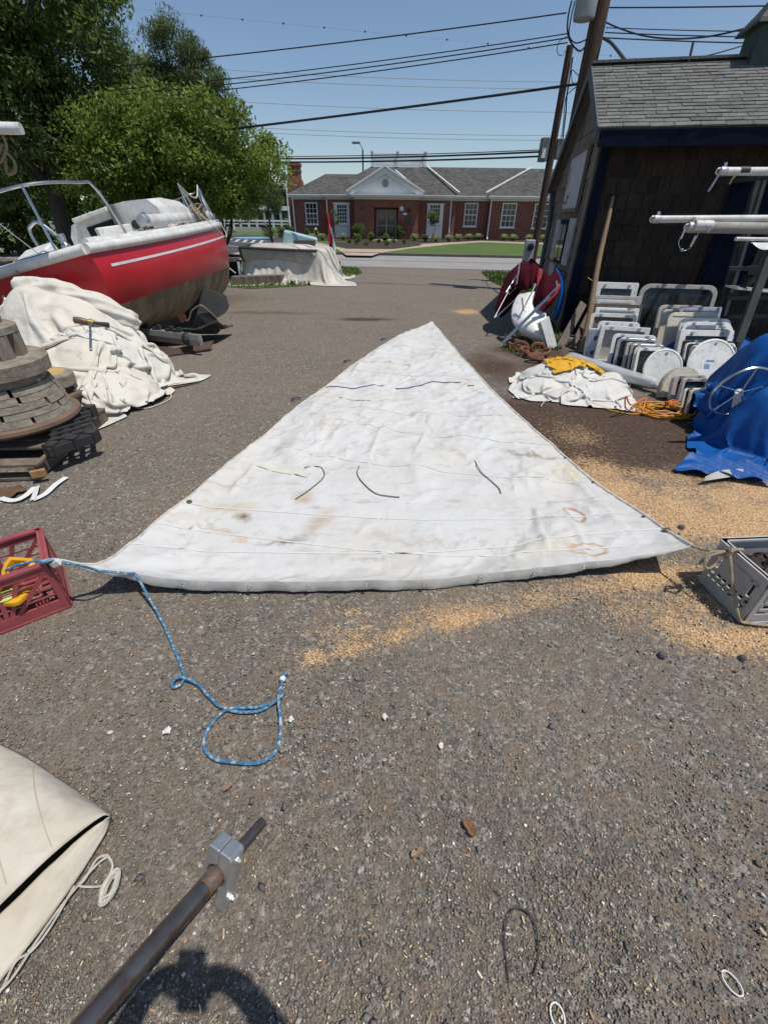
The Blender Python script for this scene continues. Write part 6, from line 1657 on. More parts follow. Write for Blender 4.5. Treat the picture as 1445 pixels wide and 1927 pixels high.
for yy in (.06, -.07):
    g = MB(); Mx = Matrix((up_, pd_, sd_)).transposed(); g.lathe([(.0095, 0), (.0095, .008), (.006, .009), (.006, .014), (0, .014)], 6, pC + sd_ * .044 + up_ * yy, Mx); g.build('clamp_bolt', alu, pp)
    g = MB(); g.lathe([(.013, 0), (.013, .002)], 14, pC + sd_ * .044 + up_ * yy, Mx); g.build('washer', alu, pp)
# trestle carrying the other end of the pole, behind the camera
pe = pC + pd_ * 1.1
trs = empty('trestle', (pe.x, pe.y, 0), label='low timber trestle holding up the far end of the steel pole', cat='trestle')
g = MB(); g.box((pe.x, pe.y, pe.z - .075), (.5, .09, .08)); g.build('beam', wood_grey, trs)
for sx_ in (-.2, .2):
    for sy_ in (-.15, .15):
        g = MB(); g.bar((pe.x + sx_, pe.y, pe.z - .1), (pe.x + sx_ * 1.2, pe.y + sy_, 0), .05, .03); g.build('leg', wood_grey, trs)
# ------------------------------------------------------------------ folded canvas at the lower left
canvas_m = pm('old_canvas', (.6, .55, .46), (.5, .45, .37), 5, .8, c3=(.42, .36, .28), scale3=16, amt3=.5, bump=.004, bscale=24)
cvo = empty('folded_sail', tuple(G(40, 1650)), label='folded cream canvas sail lying at the lower left corner', cat='sail')
def edge_px(pts, zf, n=48):
    c_ = catmull([G(x, y, .0) for x, y in pts], 10); L_ = [0]
    for p_, q_ in zip(c_[:-1], c_[1:]): L_.append(L_[-1] + (q_ - p_).length)
    L_ = np.array(L_) / L_[-1]; A_ = np.array([tuple(p_) for p_ in c_]); t_ = np.linspace(0, 1, n + 1)
    out = []
    for k, t in enumerate(t_):
        gp_ = Vector([np.interp(t, L_, A_[:, q]) for q in range(3)]); z = zf(t)
        out.append(Vector((0, 0, CAM_H)).lerp(gp_, (CAM_H - z) / CAM_H))     # same sight line at height z
    return out
FE = edge_px([(207, 1537), (190, 1522), (130, 1480), (60, 1432), (0, 1400), (-120, 1345), (-260, 1290)], lambda t: .016 + .02 * t)
UE = edge_px([(207, 1537), (193, 1536), (142, 1573), (86, 1620), (0, 1704), (-110, 1812), (-230, 1930)], lambda t: .045 + .075 * min(1, t * 2.5) ** .6)
IE = edge_px([(207, 1538), (202, 1540), (158, 1571), (94, 1630), (0, 1722), (-110, 1830), (-230, 1946)], lambda t: .04 + .02 * min(1, t * 3))
LE = edge_px([(207, 1539), (200, 1566), (184, 1594), (142, 1659), (56, 1779), (-10, 1860), (-120, 1985)], lambda t: .012)
grid = []
for j in range(25):
    t = j / 24
    grid.append([FE[i].lerp(UE[i], t) + Vector((0, 0, .05 * math.sin(t * math.pi) ** .8 * min(1, i / 9) + (fbm(i * .22, t * 5, 3, 3) - .5) * .014 * min(1, i / 6) * math.sin(t * math.pi))) for i in range(49)])
g = MB(); g.sheet(grid); g.build('upper_fold', canvas_m, cvo, smooth=True, angle=0, solid=.003)
grid2 = []
for j in range(15):
    t = j / 14
    grid2.append([IE[i].lerp(LE[i], t) + Vector((0, 0, .014 * math.sin(t * math.pi) * min(1, i / 8) + (fbm(i * .25 + 9, t * 4, 3, 6) - .5) * .012 * min(1, i / 6))) for i in range(49)])
g = MB(); g.sheet(grid2); g.build('lower_fold', canvas_m, cvo, smooth=True, angle=0, solid=.003)
# near-black sheet inside the fold, its colour standing in for shade in the slit
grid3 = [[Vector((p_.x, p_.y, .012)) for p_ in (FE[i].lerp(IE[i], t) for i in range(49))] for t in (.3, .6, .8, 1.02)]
g = MB(); g.sheet(grid3); g.build('slit_shade', pm('slit_shade', (.03, .025, .02), (.05, .04, .03), 8, .9), cvo, smooth=True)
for tt in (.35, .62, .86):
    g = MB(); g.tube([Vector(grid[j][int(tt * 40)]) + Vector((0, 0, .003)) for j in range(2, 24)], .0016, 5); g.build('stitching', pm('stitch_tan', (.5, .43, .33), None, rough=.9), cvo)
rope([G(200, 1610, .012), G(182, 1618, .02), G(160, 1655, .02), G(150, 1668, .02), G(190, 1668, .012), G(205, 1650, .012)], .0032, MATS['rope_white'], cvo, 'lashing', 8, 5)
rope([G(205, 1612, .012), G(180, 1630, .02), G(120, 1700, .02), G(70, 1770, .02), G(20, 1845, .02), G(-30, 1890, .02)], .0032, MATS['rope_white'], cvo, 'lashing', 8, 5)
rope([G(140, 1668, .022), G(95, 1745, .022), G(60, 1790, .018), G(30, 1810, .018), G(5, 1860, .015), G(-10, 1880, .015)], .003, MATS['rope_white'], cvo, 'lashing', 8, 5)
pts = [];
kc = G(210, 1672, .012)
for k in range(44):
    a = k * 1.05; pts.append(kc + Vector((.020 * math.cos(a) * (.35 + .65 * abs(math.sin(k * .47))), .042 * math.sin(a) * (.5 + .5 * abs(math.cos(k * .31))), .006 + .012 * abs(math.sin(k * .37)))))
rope(pts, .0042, MATS['rope_white'], cvo, 'rope_hank', 3, 5); rope([G(205, 1650, .012), G(212, 1630, .014), G(203, 1612, .014), G(192, 1612, .012)], .004, MATS['rope_white'], cvo, 'lashing', 6, 5)
# ------------------------------------------------------------------ heap of sails at the left
old_sail = sail_material('old_sailcloth', (.62, .60, .55), (.58, .53, .44))
heap = empty('sail_heap', tuple(G(180, 740)), label='crumpled heap of old white sails in front of the red boat', cat='sail heap')
c1 = G(150, 700)
hpk = P(75, 560, 5.0)
HB = [(-3.5, 5.05, .8, .6, .92, 2.0), (-3.15, 4.72, .6, .7, .6, 1.8), (-2.9, 4.35, .5, .5, .3, 1.8), (-2.95, 4.95, .45, .45, .45, 1.8), (-3.72, 4.9, .45, .5, 1.0, 2.0)]
hfb = bump_fn(HB)
def heap_h(x, y): return hfb(x, y)
Q, dx, dy = start_sheet((-3.22, 4.68), 2.6, 2.7, 74, R(-22), .58, 1.2, 5, .12, 70)
Q = drape(Q, dx, dy, heap_h, steps=85, iters=7, fr=.5, bend=.35)
cloth_obj('sail_cloth', Q, old_sail, heap)
Q2, dx, dy = start_sheet((-2.98, 4.38), 1.9, 1.3, 60, R(-32), .56, .95, 12, .14, 46)
Q2 = drape(Q2, dx, dy, lambda x, y: heap_h(x, y) + .035, steps=75, iters=7, fr=.5, bend=.35)
cloth_obj('sail_cloth', Q2, old_sail, heap)
def lumpy_roll(pts, r_, seed, n=22, sm=10, amp=.25):
    pts = catmull(pts, sm); g = MB(); N_ = len(pts); rs = []
    g.tube(pts, [r_[0] + (r_[1] - r_[0]) * k / (N_ - 1) for k in range(N_)], n)
    V = np.array(g.v); c = np.repeat(np.array([tuple(p) for p in pts]), n, 0)
    kk = np.repeat(np.arange(N_), n); an = np.tile(np.arange(n), N_)
    f = 1 + amp * 2 * (fbm(kk * .25, np.abs(an - n / 2) * .5, 3, seed) - .5) + amp * .7 * np.sin(an * 1.9 + kk * .5 + seed)
    end = np.minimum(1, np.minimum(kk, N_ - 1 - kk) / 3 + .25)
    V = c + (V - c) * (f * end)[:, None]; g.v = [tuple(v) for v in V]; return g
lumpy_roll([P(30, 548, 5.05), P(75, 545, 5.1), P(130, 556, 5.1), P(190, 575, 5.1), P(238, 600, 5.15), P(250, 610, 5.2)], (.13, .10), 3).build('rolled_sail', old_sail, heap, smooth=True, angle=0, subsurf=1)
lumpy_roll([P(22, 596, 4.85), P(40, 570, 4.95), P(52, 540, 5.05)], (.07, .1), 8).build('rolled_sail', old_sail, heap, smooth=True, angle=0, subsurf=1)
# tail pointing right
g = MB(); grid = []
for k in range(20):
    t = k / 19; a = G(225 + 155 * t, 752 - 36 * t, .02); w_ = .20 * (1 - t) ** .8 + .012
    grid.append([a + Vector((0, w_ * (j / 6 - .25), .015 + .07 * abs(math.sin(j * .9 + k * .35)) * (1 - t) + .02 * (1 - t))) for j in range(7)])
g.sheet(grid); g.build('sail_tail', old_sail, heap, smooth=True, angle=0, solid=.004, subsurf=1)
rope([G(208, 772, .01), G(235, 762, .012), G(262, 768, .01), G(285, 766, .01), G(318, 752, .012), G(322, 742, .02)], .006, MATS['rope_white'], heap, 'loose_rope')
g = MB(); g.lathe([(0, 0), (.12, .01), (.16, .1), (.1, .16), (0, .17)], 14, G(245, 735, 0), Matrix.Scale(.6, 3, Vector((0, 1, 0)))); g.build('navy_cloth', pm('navy_cloth', (.012, .014, .04), (.02, .022, .06), 8, .9, bump=.01, bscale=12), heap, smooth=True)
# winch handle lying on the heap
tl = empty('winch_handle', tuple(P(170, 620, 4.55)), label='brown wooden grip and steel shaft tool lying on the sail heap', cat='tool')
def HP(px, py, lift=.03):
    for d in np.arange(6.2, 3.6, -.02):
        pass
    best = None
    for d in np.arange(3.8, 6.0, .02):
        p_ = P(px, py, d); hh = float(heap_h(np.array([p_.x]), np.array([p_.y]))[0])
        if p_.z <= hh + lift + .02: return Vector((p_.x, p_.y, p_.z + .02))
    return P(px, py, 4.8)
a, b, c, e = HP(140, 605, .06), HP(172, 610, .06), HP(206, 614, .06), HP(172, 660, .06)
g = MB(); ps = catmull([a, a.lerp(b, .35), a.lerp(b, .75), b], 6); g.tube(ps, [.014 + .02 * math.sin(math.pi * min(1, .25 + .75 * k / (len(ps) - 1))) for k in range(len(ps))], 12); g.build('grip', pm('varnished_wood', (.2, .11, .04), (.12, .065, .025), 6, .4, stretch=(1, 6, 1)), tl, smooth=True)
g = MB(); g.tube([b, c], [.012, .022], 10); g.build('arm', black_plastic, tl, smooth=True)
g = MB(); g.tube([b + Vector((0, 0, .01)), e], [.015, .013], 10); g.build('shaft', chrome, tl, smooth=True)
g = MB(); g.tube([b + (a - b).normalized() * .02, b - (a - b).normalized() * .03], .026, 12); g.build('ferrule', pm('brass', (.5, .33, .1), None, rough=.35, metal=.9), tl, smooth=True)
# ------------------------------------------------------------------ wooden capstan barrel, tub, pallets
bc = Vector((-3.02, 3.28, 0))
oldwood = pm('aged_oak', (.27, .235, .185), (.15, .125, .098), 5, .9, c3=(.4, .33, .25), scale3=16, amt3=.5, bump=.004, bscale=22, stretch=(2, 2, 5))
oldwood_v = pm('aged_oak_stave', (.28, .24, .19), (.16, .135, .105), 5, .9, c3=(.4, .33, .25), scale3=16, amt3=.5, bump=.004, bscale=22, stretch=(6, 6, 1), objvar=.2)
cap = empty('wooden_capstan', (bc.x, bc.y, .22), label='old stacked wooden capstan barrel standing on the pallet at left edge', cat='capstan')
def courses(zs_, r0, r1, nseg, name, mat, seed, gap=.012, th=.09):
    random.seed(seed); nz = len(zs_) - 1
    for j in range(nz):
        za, zb = zs_[j] + .002, zs_[j + 1] - .002; ra, rb = r0 + (r1 - r0) * j / nz, r0 + (r1 - r0) * (j + 1) / nz
        off = random.random() * 6.28
        for k in range(nseg):
            a0, a1 = off + 2 * math.pi * k / nseg + gap / ra, off + 2 * math.pi * (k + 1) / nseg - gap / ra
            g = MB(); jr = random.uniform(-.006, .006); vs = []
            for z, rr in ((za, ra), (zb, rb)):
                for q in range(7):
                    a = a0 + (a1 - a0) * q / 6; vs.append((bc.x + (rr + jr) * math.cos(a), bc.y + (rr + jr) * math.sin(a), z))
                for q in range(6, -1, -1):
                    a = a0 + (a1 - a0) * q / 6; vs.append((bc.x + (rr - th) * math.cos(a), bc.y + (rr - th) * math.sin(a), z))
            g.add(vs, [tuple(range(13, -1, -1)), tuple(range(14, 28))] + [(q, (q + 1) % 14, 14 + (q + 1) % 14, 14 + q) for q in range(14)])
            g.build(name, mat, cap)
g = MB(); g.lathe([(.40, .22), (.455, .225), (.47, .245), (.465, .27), (.42, .29)], 40, (bc.x, bc.y, 0)); g.build('base_rim', pm('reddish_oak', (.19, .12, .08), (.12, .08, .055), 6, .85, bump=.003, bscale=25), cap, smooth=True)
courses([.285, .335, .385, .435, .485, .54], .435, .345, 6, 'course_block', oldwood, 3)
g = MB(); g.lathe([(.33, .54), (.335, .59), (.36, .60), (.385, .605), (.39, .70), (.37, .72), (.27, .722)], 36, (bc.x, bc.y, 0)); g.build('collar_ring', oldwood, cap, smooth=True)
for k in range(10):
    a = 2 * math.pi * (k + .5) / 10; g = MB(); g.box((bc.x + .235 * math.cos(a), bc.y + .235 * math.sin(a), .80), (.07, .105, .165), Matrix.Rotation(a, 3, 'Z')); g.build('stave', oldwood_v, cap, bevel=.006)
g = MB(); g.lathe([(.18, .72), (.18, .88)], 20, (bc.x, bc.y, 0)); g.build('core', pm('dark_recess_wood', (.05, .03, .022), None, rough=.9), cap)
g = MB(); g.lathe([(.25, .88), (.275, .885), (.275, .93), (.24, .945), (.2, .947)], 32, (bc.x, bc.y, 0)); g.build('upper_ring', oldwood, cap, smooth=True)
g = MB(); g.lathe([(.2, .945), (.205, .99), (.17, 1.0), (.165, 1.02), (.15, 1.1), (.11, 1.16), (.05, 1.18), (0, 1.182)], 28, (bc.x, bc.y, 0)); g.build('cap_dome', pm('pale_worn_wood', (.38, .33, .26), (.26, .21, .16), 5, .8, c3=(.4, .12, .06), scale3=8, amt3=.4), cap, smooth=True)
g = MB(); g.bar((bc.x + .42, bc.y - .05, .23), (bc.x + .33, bc.y + .0, .56), .02, .01); g.build('lath', pm('pale_lath', (.4, .36, .3), None, rough=.9), cap)
tbx = P(96, 722, 3.9); tc_ = Vector((tbx.x, 3.9, 0))
tub = empty('wooden_tub', (tc_.x, tc_.y, .2), label='small round wooden tub with yellow worn top beside the capstan', cat='tub')
g = MB(); g.lathe([(.17, .2), (.235, .205), (.235, .235), (.2, .24)], 28, tc_); g.build('base_rim', MATS['reddish_oak'], tub, smooth=True)
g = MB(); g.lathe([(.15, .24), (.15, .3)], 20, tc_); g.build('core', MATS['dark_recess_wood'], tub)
g = MB(); g.lathe([(.19, .3), (.205, .31), (.205, .40), (.19, .415), (.15, .417)], 32, tc_); g.build('drum', oldwood, tub, smooth=True)
g = MB(); g.lathe([(.0, .412), (.15, .412), (.15, .419), (0, .42)], 28, tc_); g.build('top_disc', pm('yellowed_wood', (.5, .33, .13), (.4, .26, .1), 4, .7, bump=.002), tub, smooth=True)
# timber pallet
PA, PB, PC_ = G(75, 905), G(205, 792), G(-140, 905)
pal = empty('timber_pallet', tuple(G(40, 890)), label='broken dark timber pallet under the capstan at the left edge', cat='pallet')
ex_ = (PB - PA); ex_.z = 0; ln_ = ex_.length; ex_.normalize(); ey_ = Vector((-ex_.y, ex_.x, 0))
def Lp(s, t, z): return PA + ex_ * s + ey_ * t + Vector((0, 0, z))
pw = pm('pallet_wood', (.2, .15, .108), (.11, .085, .066), 5, .9, bump=.004, bscale=24, stretch=(3, 3, 3), objvar=.25)
for k, t in enumerate((.02, .62, 1.2)):
    g = MB(); g.bar(Lp(0, t, .065), Lp(ln_, t, .065), .05, .09); g.build('stringer', pw, pal, bevel=.004)
for k in range(8):
    s = .06 + k * (ln_ - .12) / 7
    if k in (1,): continue
    g = MB(); g.bar(Lp(s, -.03 + .02 * (k % 2), .122), Lp(s + .01 * (k % 3), 1.25, .122), .11, .02); g.build('deck_board', pw, pal, bevel=.002)
for k in range(3):
    s = .06 + k * (ln_ - .12) / 2; g = MB(); g.bar(Lp(s, 0, .012), Lp(s, 1.25, .012), .1, .018); g.build('bottom_board', pw, pal)
g = MB(); q = Lp(.02, .0, .07); g.box(q + Vector((.03, -.03, .0)), (.09, .03, .05), Matrix.Rotation(R(30), 3, 'Z')); g.build('split_end', pm('fresh_split_wood', (.45, .28, .11), (.3, .17, .07), 9, .8, bump=.006), pal)
g = MB(); g.bar(Lp(.2, .02, .13), Lp(.34, .0, .16), .015, .012); g.build('splinter', MATS['fresh_split_wood'], pal)
# black plastic deck
bpx = empty('plastic_pallet', tuple(G(140, 830, .14)), label='small black plastic pallet deck wedged between tub and timber pallet', cat='pallet')
q = [G(96, 842, .2), G(172, 818, .19), G(150, 768, .22), G(100, 780, .22)]
ax_, ay_ = (q[1] - q[0]), (q[3] - q[0])
def Bp(s, t, z=0): return q[0] + ax_ * s + ay_ * t + Vector((0, 0, z))
for k in range(7):
    g = MB(); t = k / 7; g.bar(Bp(-.05, t + .05, 0), Bp(1, t + .03, 0), .035, .02); g.build('slat', black_plastic, bpx, bevel=.003)
for k in range(4):
    g = MB(); s = .05 + k * .3; g.bar(Bp(s, 0, -.012), Bp(s, 1, -.012), .04, .02); g.build('rib', black_plastic, bpx)
g = MB(); g.bar(Bp(-.1, 0, -.035), Bp(1.02, 0, -.03), .03, .075); g.build('front_rail', black_plastic, bpx, bevel=.006)
for s in (.0, .5, 1.0):
    for t in (.05, .9):
        p_ = Bp(s, t); g = MB(); g.box((p_.x, p_.y, (p_.z + .12) / 2 + .01), (.08, .08, p_.z - .1)); g.build('foot', black_plastic, bpx)
# strips of tape and a dead leaf on the ground
st_ = empty('tape_strip', tuple(G(70, 935)), label='crumpled white cloth tape lying on the gravel before the pallet', cat='tape')
g = MB()
def band(pts, w_):
    g = MB(); gr = []
    P3 = catmull(pts, 6)
    for k, p_ in enumerate(P3):
        d_ = P3[min(k + 1, len(P3) - 1)] - P3[max(k - 1, 0)]; n_ = Vector((-d_.y, d_.x, 0)).normalized() * w_ / 2; gr.append([p_ - n_, p_ + n_ + Vector((0, 0, .006))])
    g.sheet(gr); return g
for pts in ([G(-20, 930, .01), G(20, 942, .012), G(45, 935, .02), G(66, 917, .012)], [G(70, 915, .012), G(66, 930, .02), G(62, 941, .012)], [G(62, 941, .012), G(85, 930, .012), G(105, 912, .015), G(125, 898, .012)]):
    band(pts, .035).build('strip', white_paint, st_, smooth=True)
def dead_leaf(px, py, w_, an, label, colr_=(.14, .075, .035), name='dead_leaf', z=.006, lobes=True):
    c = G(px, py, z); g = MB(); n = 22; pts = []
    for k in range(n):
        a = 2 * math.pi * k / n; rr = w_ * ((.6 + .4 * abs(math.cos(a * 2.5)) if lobes else .32 + .68 * abs(math.cos(a)) ** 1.5))
        pts.append(c + Vector((rr * math.cos(a + an), rr * math.sin(a + an), .012 * abs(math.sin(a * 2)) + .004)))
    g.add([c + Vector((0, 0, .002))] + pts, [(0, k + 1, (k + 1) % n + 1) for k in range(n)])
    return tag(g.build(name, pm('leaf_%d' % int(px), colr_, tuple(q * .6 for q in colr_), 30, .8), smooth=True), label, 'leaf')
dead_leaf(20, 927, .10, .3, 'large brown dead leaf beside the white tape')
dead_leaf(883, 1560, .026, R(-60), 'brown curled leaf lying alone in the open gravel', (.26, .12, .06), lobes=False)
dead_leaf(785, 1608, .02, R(20), 'pale tan leaf blade in the open gravel', (.36, .25, .14), lobes=False)
dead_leaf(430, 1484, .017, R(40), 'pinkish bark flake right of the folded canvas', (.36, .24, .17), lobes=False, name='bark_flake')
def scrap(px, py, w_, label, colr_=(.62, .6, .56)):
    random.seed(int(px)); c = G(px, py, .006); g = MB(); n = 9
    g.add([c + Vector((0, 0, .008))] + [c + Vector((w_ * random.uniform(.5, 1) * math.cos(k * .7), w_ * random.uniform(.5, 1) * math.sin(k * .7), random.uniform(0, .012))) for k in range(n)], [(0, k + 1, (k + 1) % n + 1) for k in range(n)])
    return tag(g.build('paper_scrap', pm('scrap_white', colr_, None, rough=.8)), label, 'scrap')
scrap(314, 1376, .022, 'white crumpled scrap left of the blue rope loop'); scrap(724, 1350, .015, 'white crumpled scrap in the middle of the open gravel'); scrap(548, 1355, .014, 'pale scrap right of the blue rope loop'); scrap(830, 1405, .012, 'yellowish scrap in the open gravel', (.5, .45, .25))
def ring_thing(px, py, rx, ry, r_, mat, label, name, an=0.0):
    c = G(px, py, r_ + .002); g = MB(); g.tube([c + Vector((rx * math.cos(t * .262) * math.cos(an) - ry * math.sin(t * .262) * math.sin(an), rx * math.cos(t * .262) * math.sin(an) + ry * math.sin(t * .262) * math.cos(an), 0)) for t in range(24)], r_, 6, closed=True)
    return tag(g.build(name, mat, smooth=True), label, 'ring')
ring_thing(1378, 1851, .016, .024, .0019, white_paint, 'white plastic ring nearer the right picture edge', 'plastic_ring', .5); ring_thing(1049, 1912, .016, .021, .002, white_paint, 'white plastic ring at the bottom picture edge', 'plastic_ring', .1)
g = MB(); g.tube(catmull([G(957, 1850, .006), G(952, 1800, .006), G(949, 1760, .008), G(957, 1722, .012), G(975, 1710, .014), G(998, 1722, .012), G(1010, 1750, .008), G(1012, 1790, .006), G(1010, 1815, .006), G(1003, 1838, .006)], 8), .0019, 6)
tag(g.build('wire_loop', wire_black, smooth=True), 'thin black wire bent to an arch on the gravel', 'wire')
for k, (px, py) in enumerate(((730, 980),)): pass
for k, (px, py, w_, lb) in enumerate(((1247, 1233, .02, 'dark stone on the sawdust at lower right'), (1398, 1238, .017, 'dark stone on the sawdust near the right edge'), (1282, 992, .022, 'dark stone on the sawdust behind the sail corner'))):
    g = MB(); g.lathe([(0, -.3 * w_), (w_, 0), (w_ * .7, .5 * w_), (0, .7 * w_)], 7, G(px, py, .006)); tag(g.build('stone', pm('dark_stone', (.06, .058, .058), (.1, .09, .085), 20, .9), smooth=True), lb, 'stone')
# ------------------------------------------------------------------ deck hatches stacked before the shed
fr_white = pm('hatch_white', (.8, .8, .78), (.68, .67, .63), 9, .5, c3=(.3, .28, .24), scale3=22, amt3=.4)
fr_cream = pm('hatch_cream', (.7, .65, .54), (.56, .52, .43), 9, .55, c3=(.28, .25, .2), scale3=22, amt3=.4)
fr_grey = pm('hatch_grey', (.5, .475, .44), (.38, .36, .33), 9, .6, c3=(.18, .17, .15), scale3=22, amt3=.4)
fr_alu = pm('hatch_aluminium', (.5, .5, .5), (.36, .36, .36), 12, .4, metal=.7)
fr_brown = pm('hatch_brown_edge', (.13, .1, .08), (.08, .065, .055), 9, .8)
pn_teal = pm('teal_acrylic', (.02, .06, .06), (.04, .09, .085), 6, .15, spec=.6)
pn_blue = pm('pale_plastic_panel', (.4, .44, .52), (.33, .36, .43), 6, .45)
HROT = math.atan2(SU.y, SU.x)
def hatch(name, label, pxl, pxr, ytop, D, frame, pane, lean=18, yaw=0, th=.035, bar=.06, rad=.07, kind='open', tilt=0, zb=0.0, hh=None):
    top = P((pxl + pxr) / 2, ytop, D)
    depth = D * _ct + (CAM_H - top.z) * _st
    w = (pxr - pxl) / CAM_F * depth
    h = (top.z - zb) / math.cos(R(lean)) if hh is None else hh
    t = local(empty(name, (top.x, D - (top.z - zb) * math.tan(R(lean)), zb), (R(-lean), R(tilt), HROT + R(yaw)), label=label, cat='deck hatch' if 'hatch' in name else 'panel', group='marine parts stacked before the shed'))
    tf = lambda p: Vector((p.x, -p.z, p.y + h / 2))
    out = rrect(w, h, rad)
    if kind == 'open' or kind == 'deep':
        inn = rrect(w - 2 * bar, h - 2 * bar, max(.012, rad - bar * .6))
        g = MB(); g.ring(out, inn, -th / 2, th / 2, tf); fo_ = g.build('frame', frame, t, bevel=.005)
        if pane:
            g = MB(); g.prism(inn, -.006, .004 if kind == 'open' else -.1, tf=tf); g.build('pane', pane, t)
        g = MB()
        for s in (-1, 1): g.box((s * w * .28, -th / 2 - .008, h - bar * .5), (.035, .016, .03))
        g.build('hinge', fr_alu, fo_)
        if pane and kind == 'open' and w > .3:
            g = MB(); g.lathe([(.014, 0), (.014, .014), (.009, .02), (0, .02)], 10, (0, -.008, h * .75), Matrix.Rotation(R(90), 3, 'X')); g.build('knob', black_plastic if pane is not pn_teal else fr_alu, t)
    elif kind == 'board':
        g = MB(); g.prism(out, -th / 2, th / 2, tf=tf); g.build('panel', frame, t, bevel=.006)
        g = MB(); g.box((0, -th / 2 - .004, h * .93), (w * .8, .008, .02)); g.build('edge_strip', pane or fr_alu, t)
    elif kind == 'slots':
        g = MB(); g.prism(out, -th / 2, th / 2 - .006, tf=tf); g.build('frame', frame, t, bevel=.006)
        g = MB(); g.prism(rrect(w - .03, h - .03, .02), th / 2 - .006, th / 2, tf=tf); g.build('panel', pane, t)
        for z in (.28, .72):
            g = MB(); g.prism(rrect(.035, .055, .016, cx=.0, cy=(z - .5) * h), th / 2, th / 2 + .003, tf=tf); g.box((.012, -th / 2 - .004, z * h + .02), (.03, .006, .018)); g.build('latch_slot', black_plastic, t)
    elif kind == 'round':
        r_ = w / 2; Mx = Matrix.Rotation(R(90), 3, 'X')
        g = MB(); g.lathe([(0, -.012), (r_ * .97, -.012), (r_, -.004), (r_, .008), (r_ * .93, .014), (r_ * .91, .009), (0, .009)], 48, (0, 0, r_), Mx); g.build('lid', frame, t, smooth=True, angle=30)
        g = MB(); g.lathe([(.016, .008), (.016, .016), (0, .018)], 12, (.01, 0, 2 * r_ - .05), Mx); g.build('screw', fr_alu, t)
        if pane:
            for q, (a, b, c, d) in enumerate(((-.02, .04, .09, .02), (-.05, -.02, .06, .05))):
                g = MB(); g.box((a, -.0105, r_ + b), (c, .003, d)); g.build('blue_label', pane, t)
    elif kind == 'arch':
        pts = [(w / 2, -h / 2)] + [(w / 2 * math.cos(R(a)), h / 2 - w * .42 + w * .42 * math.sin(R(a))) for a in range(0, 181, 15)] + [(-w / 2, -h / 2)]
        g = MB(); g.prism(pts, -th / 2, th / 2, tf=tf); g.build('panel', frame, t, bevel=.006)
        g = MB(); g.prism([(x * .93, y * .95) for x, y in pts], th / 2, th / 2 + .004, tf=tf); g.build('moulding', fr_cream, t)
    return t
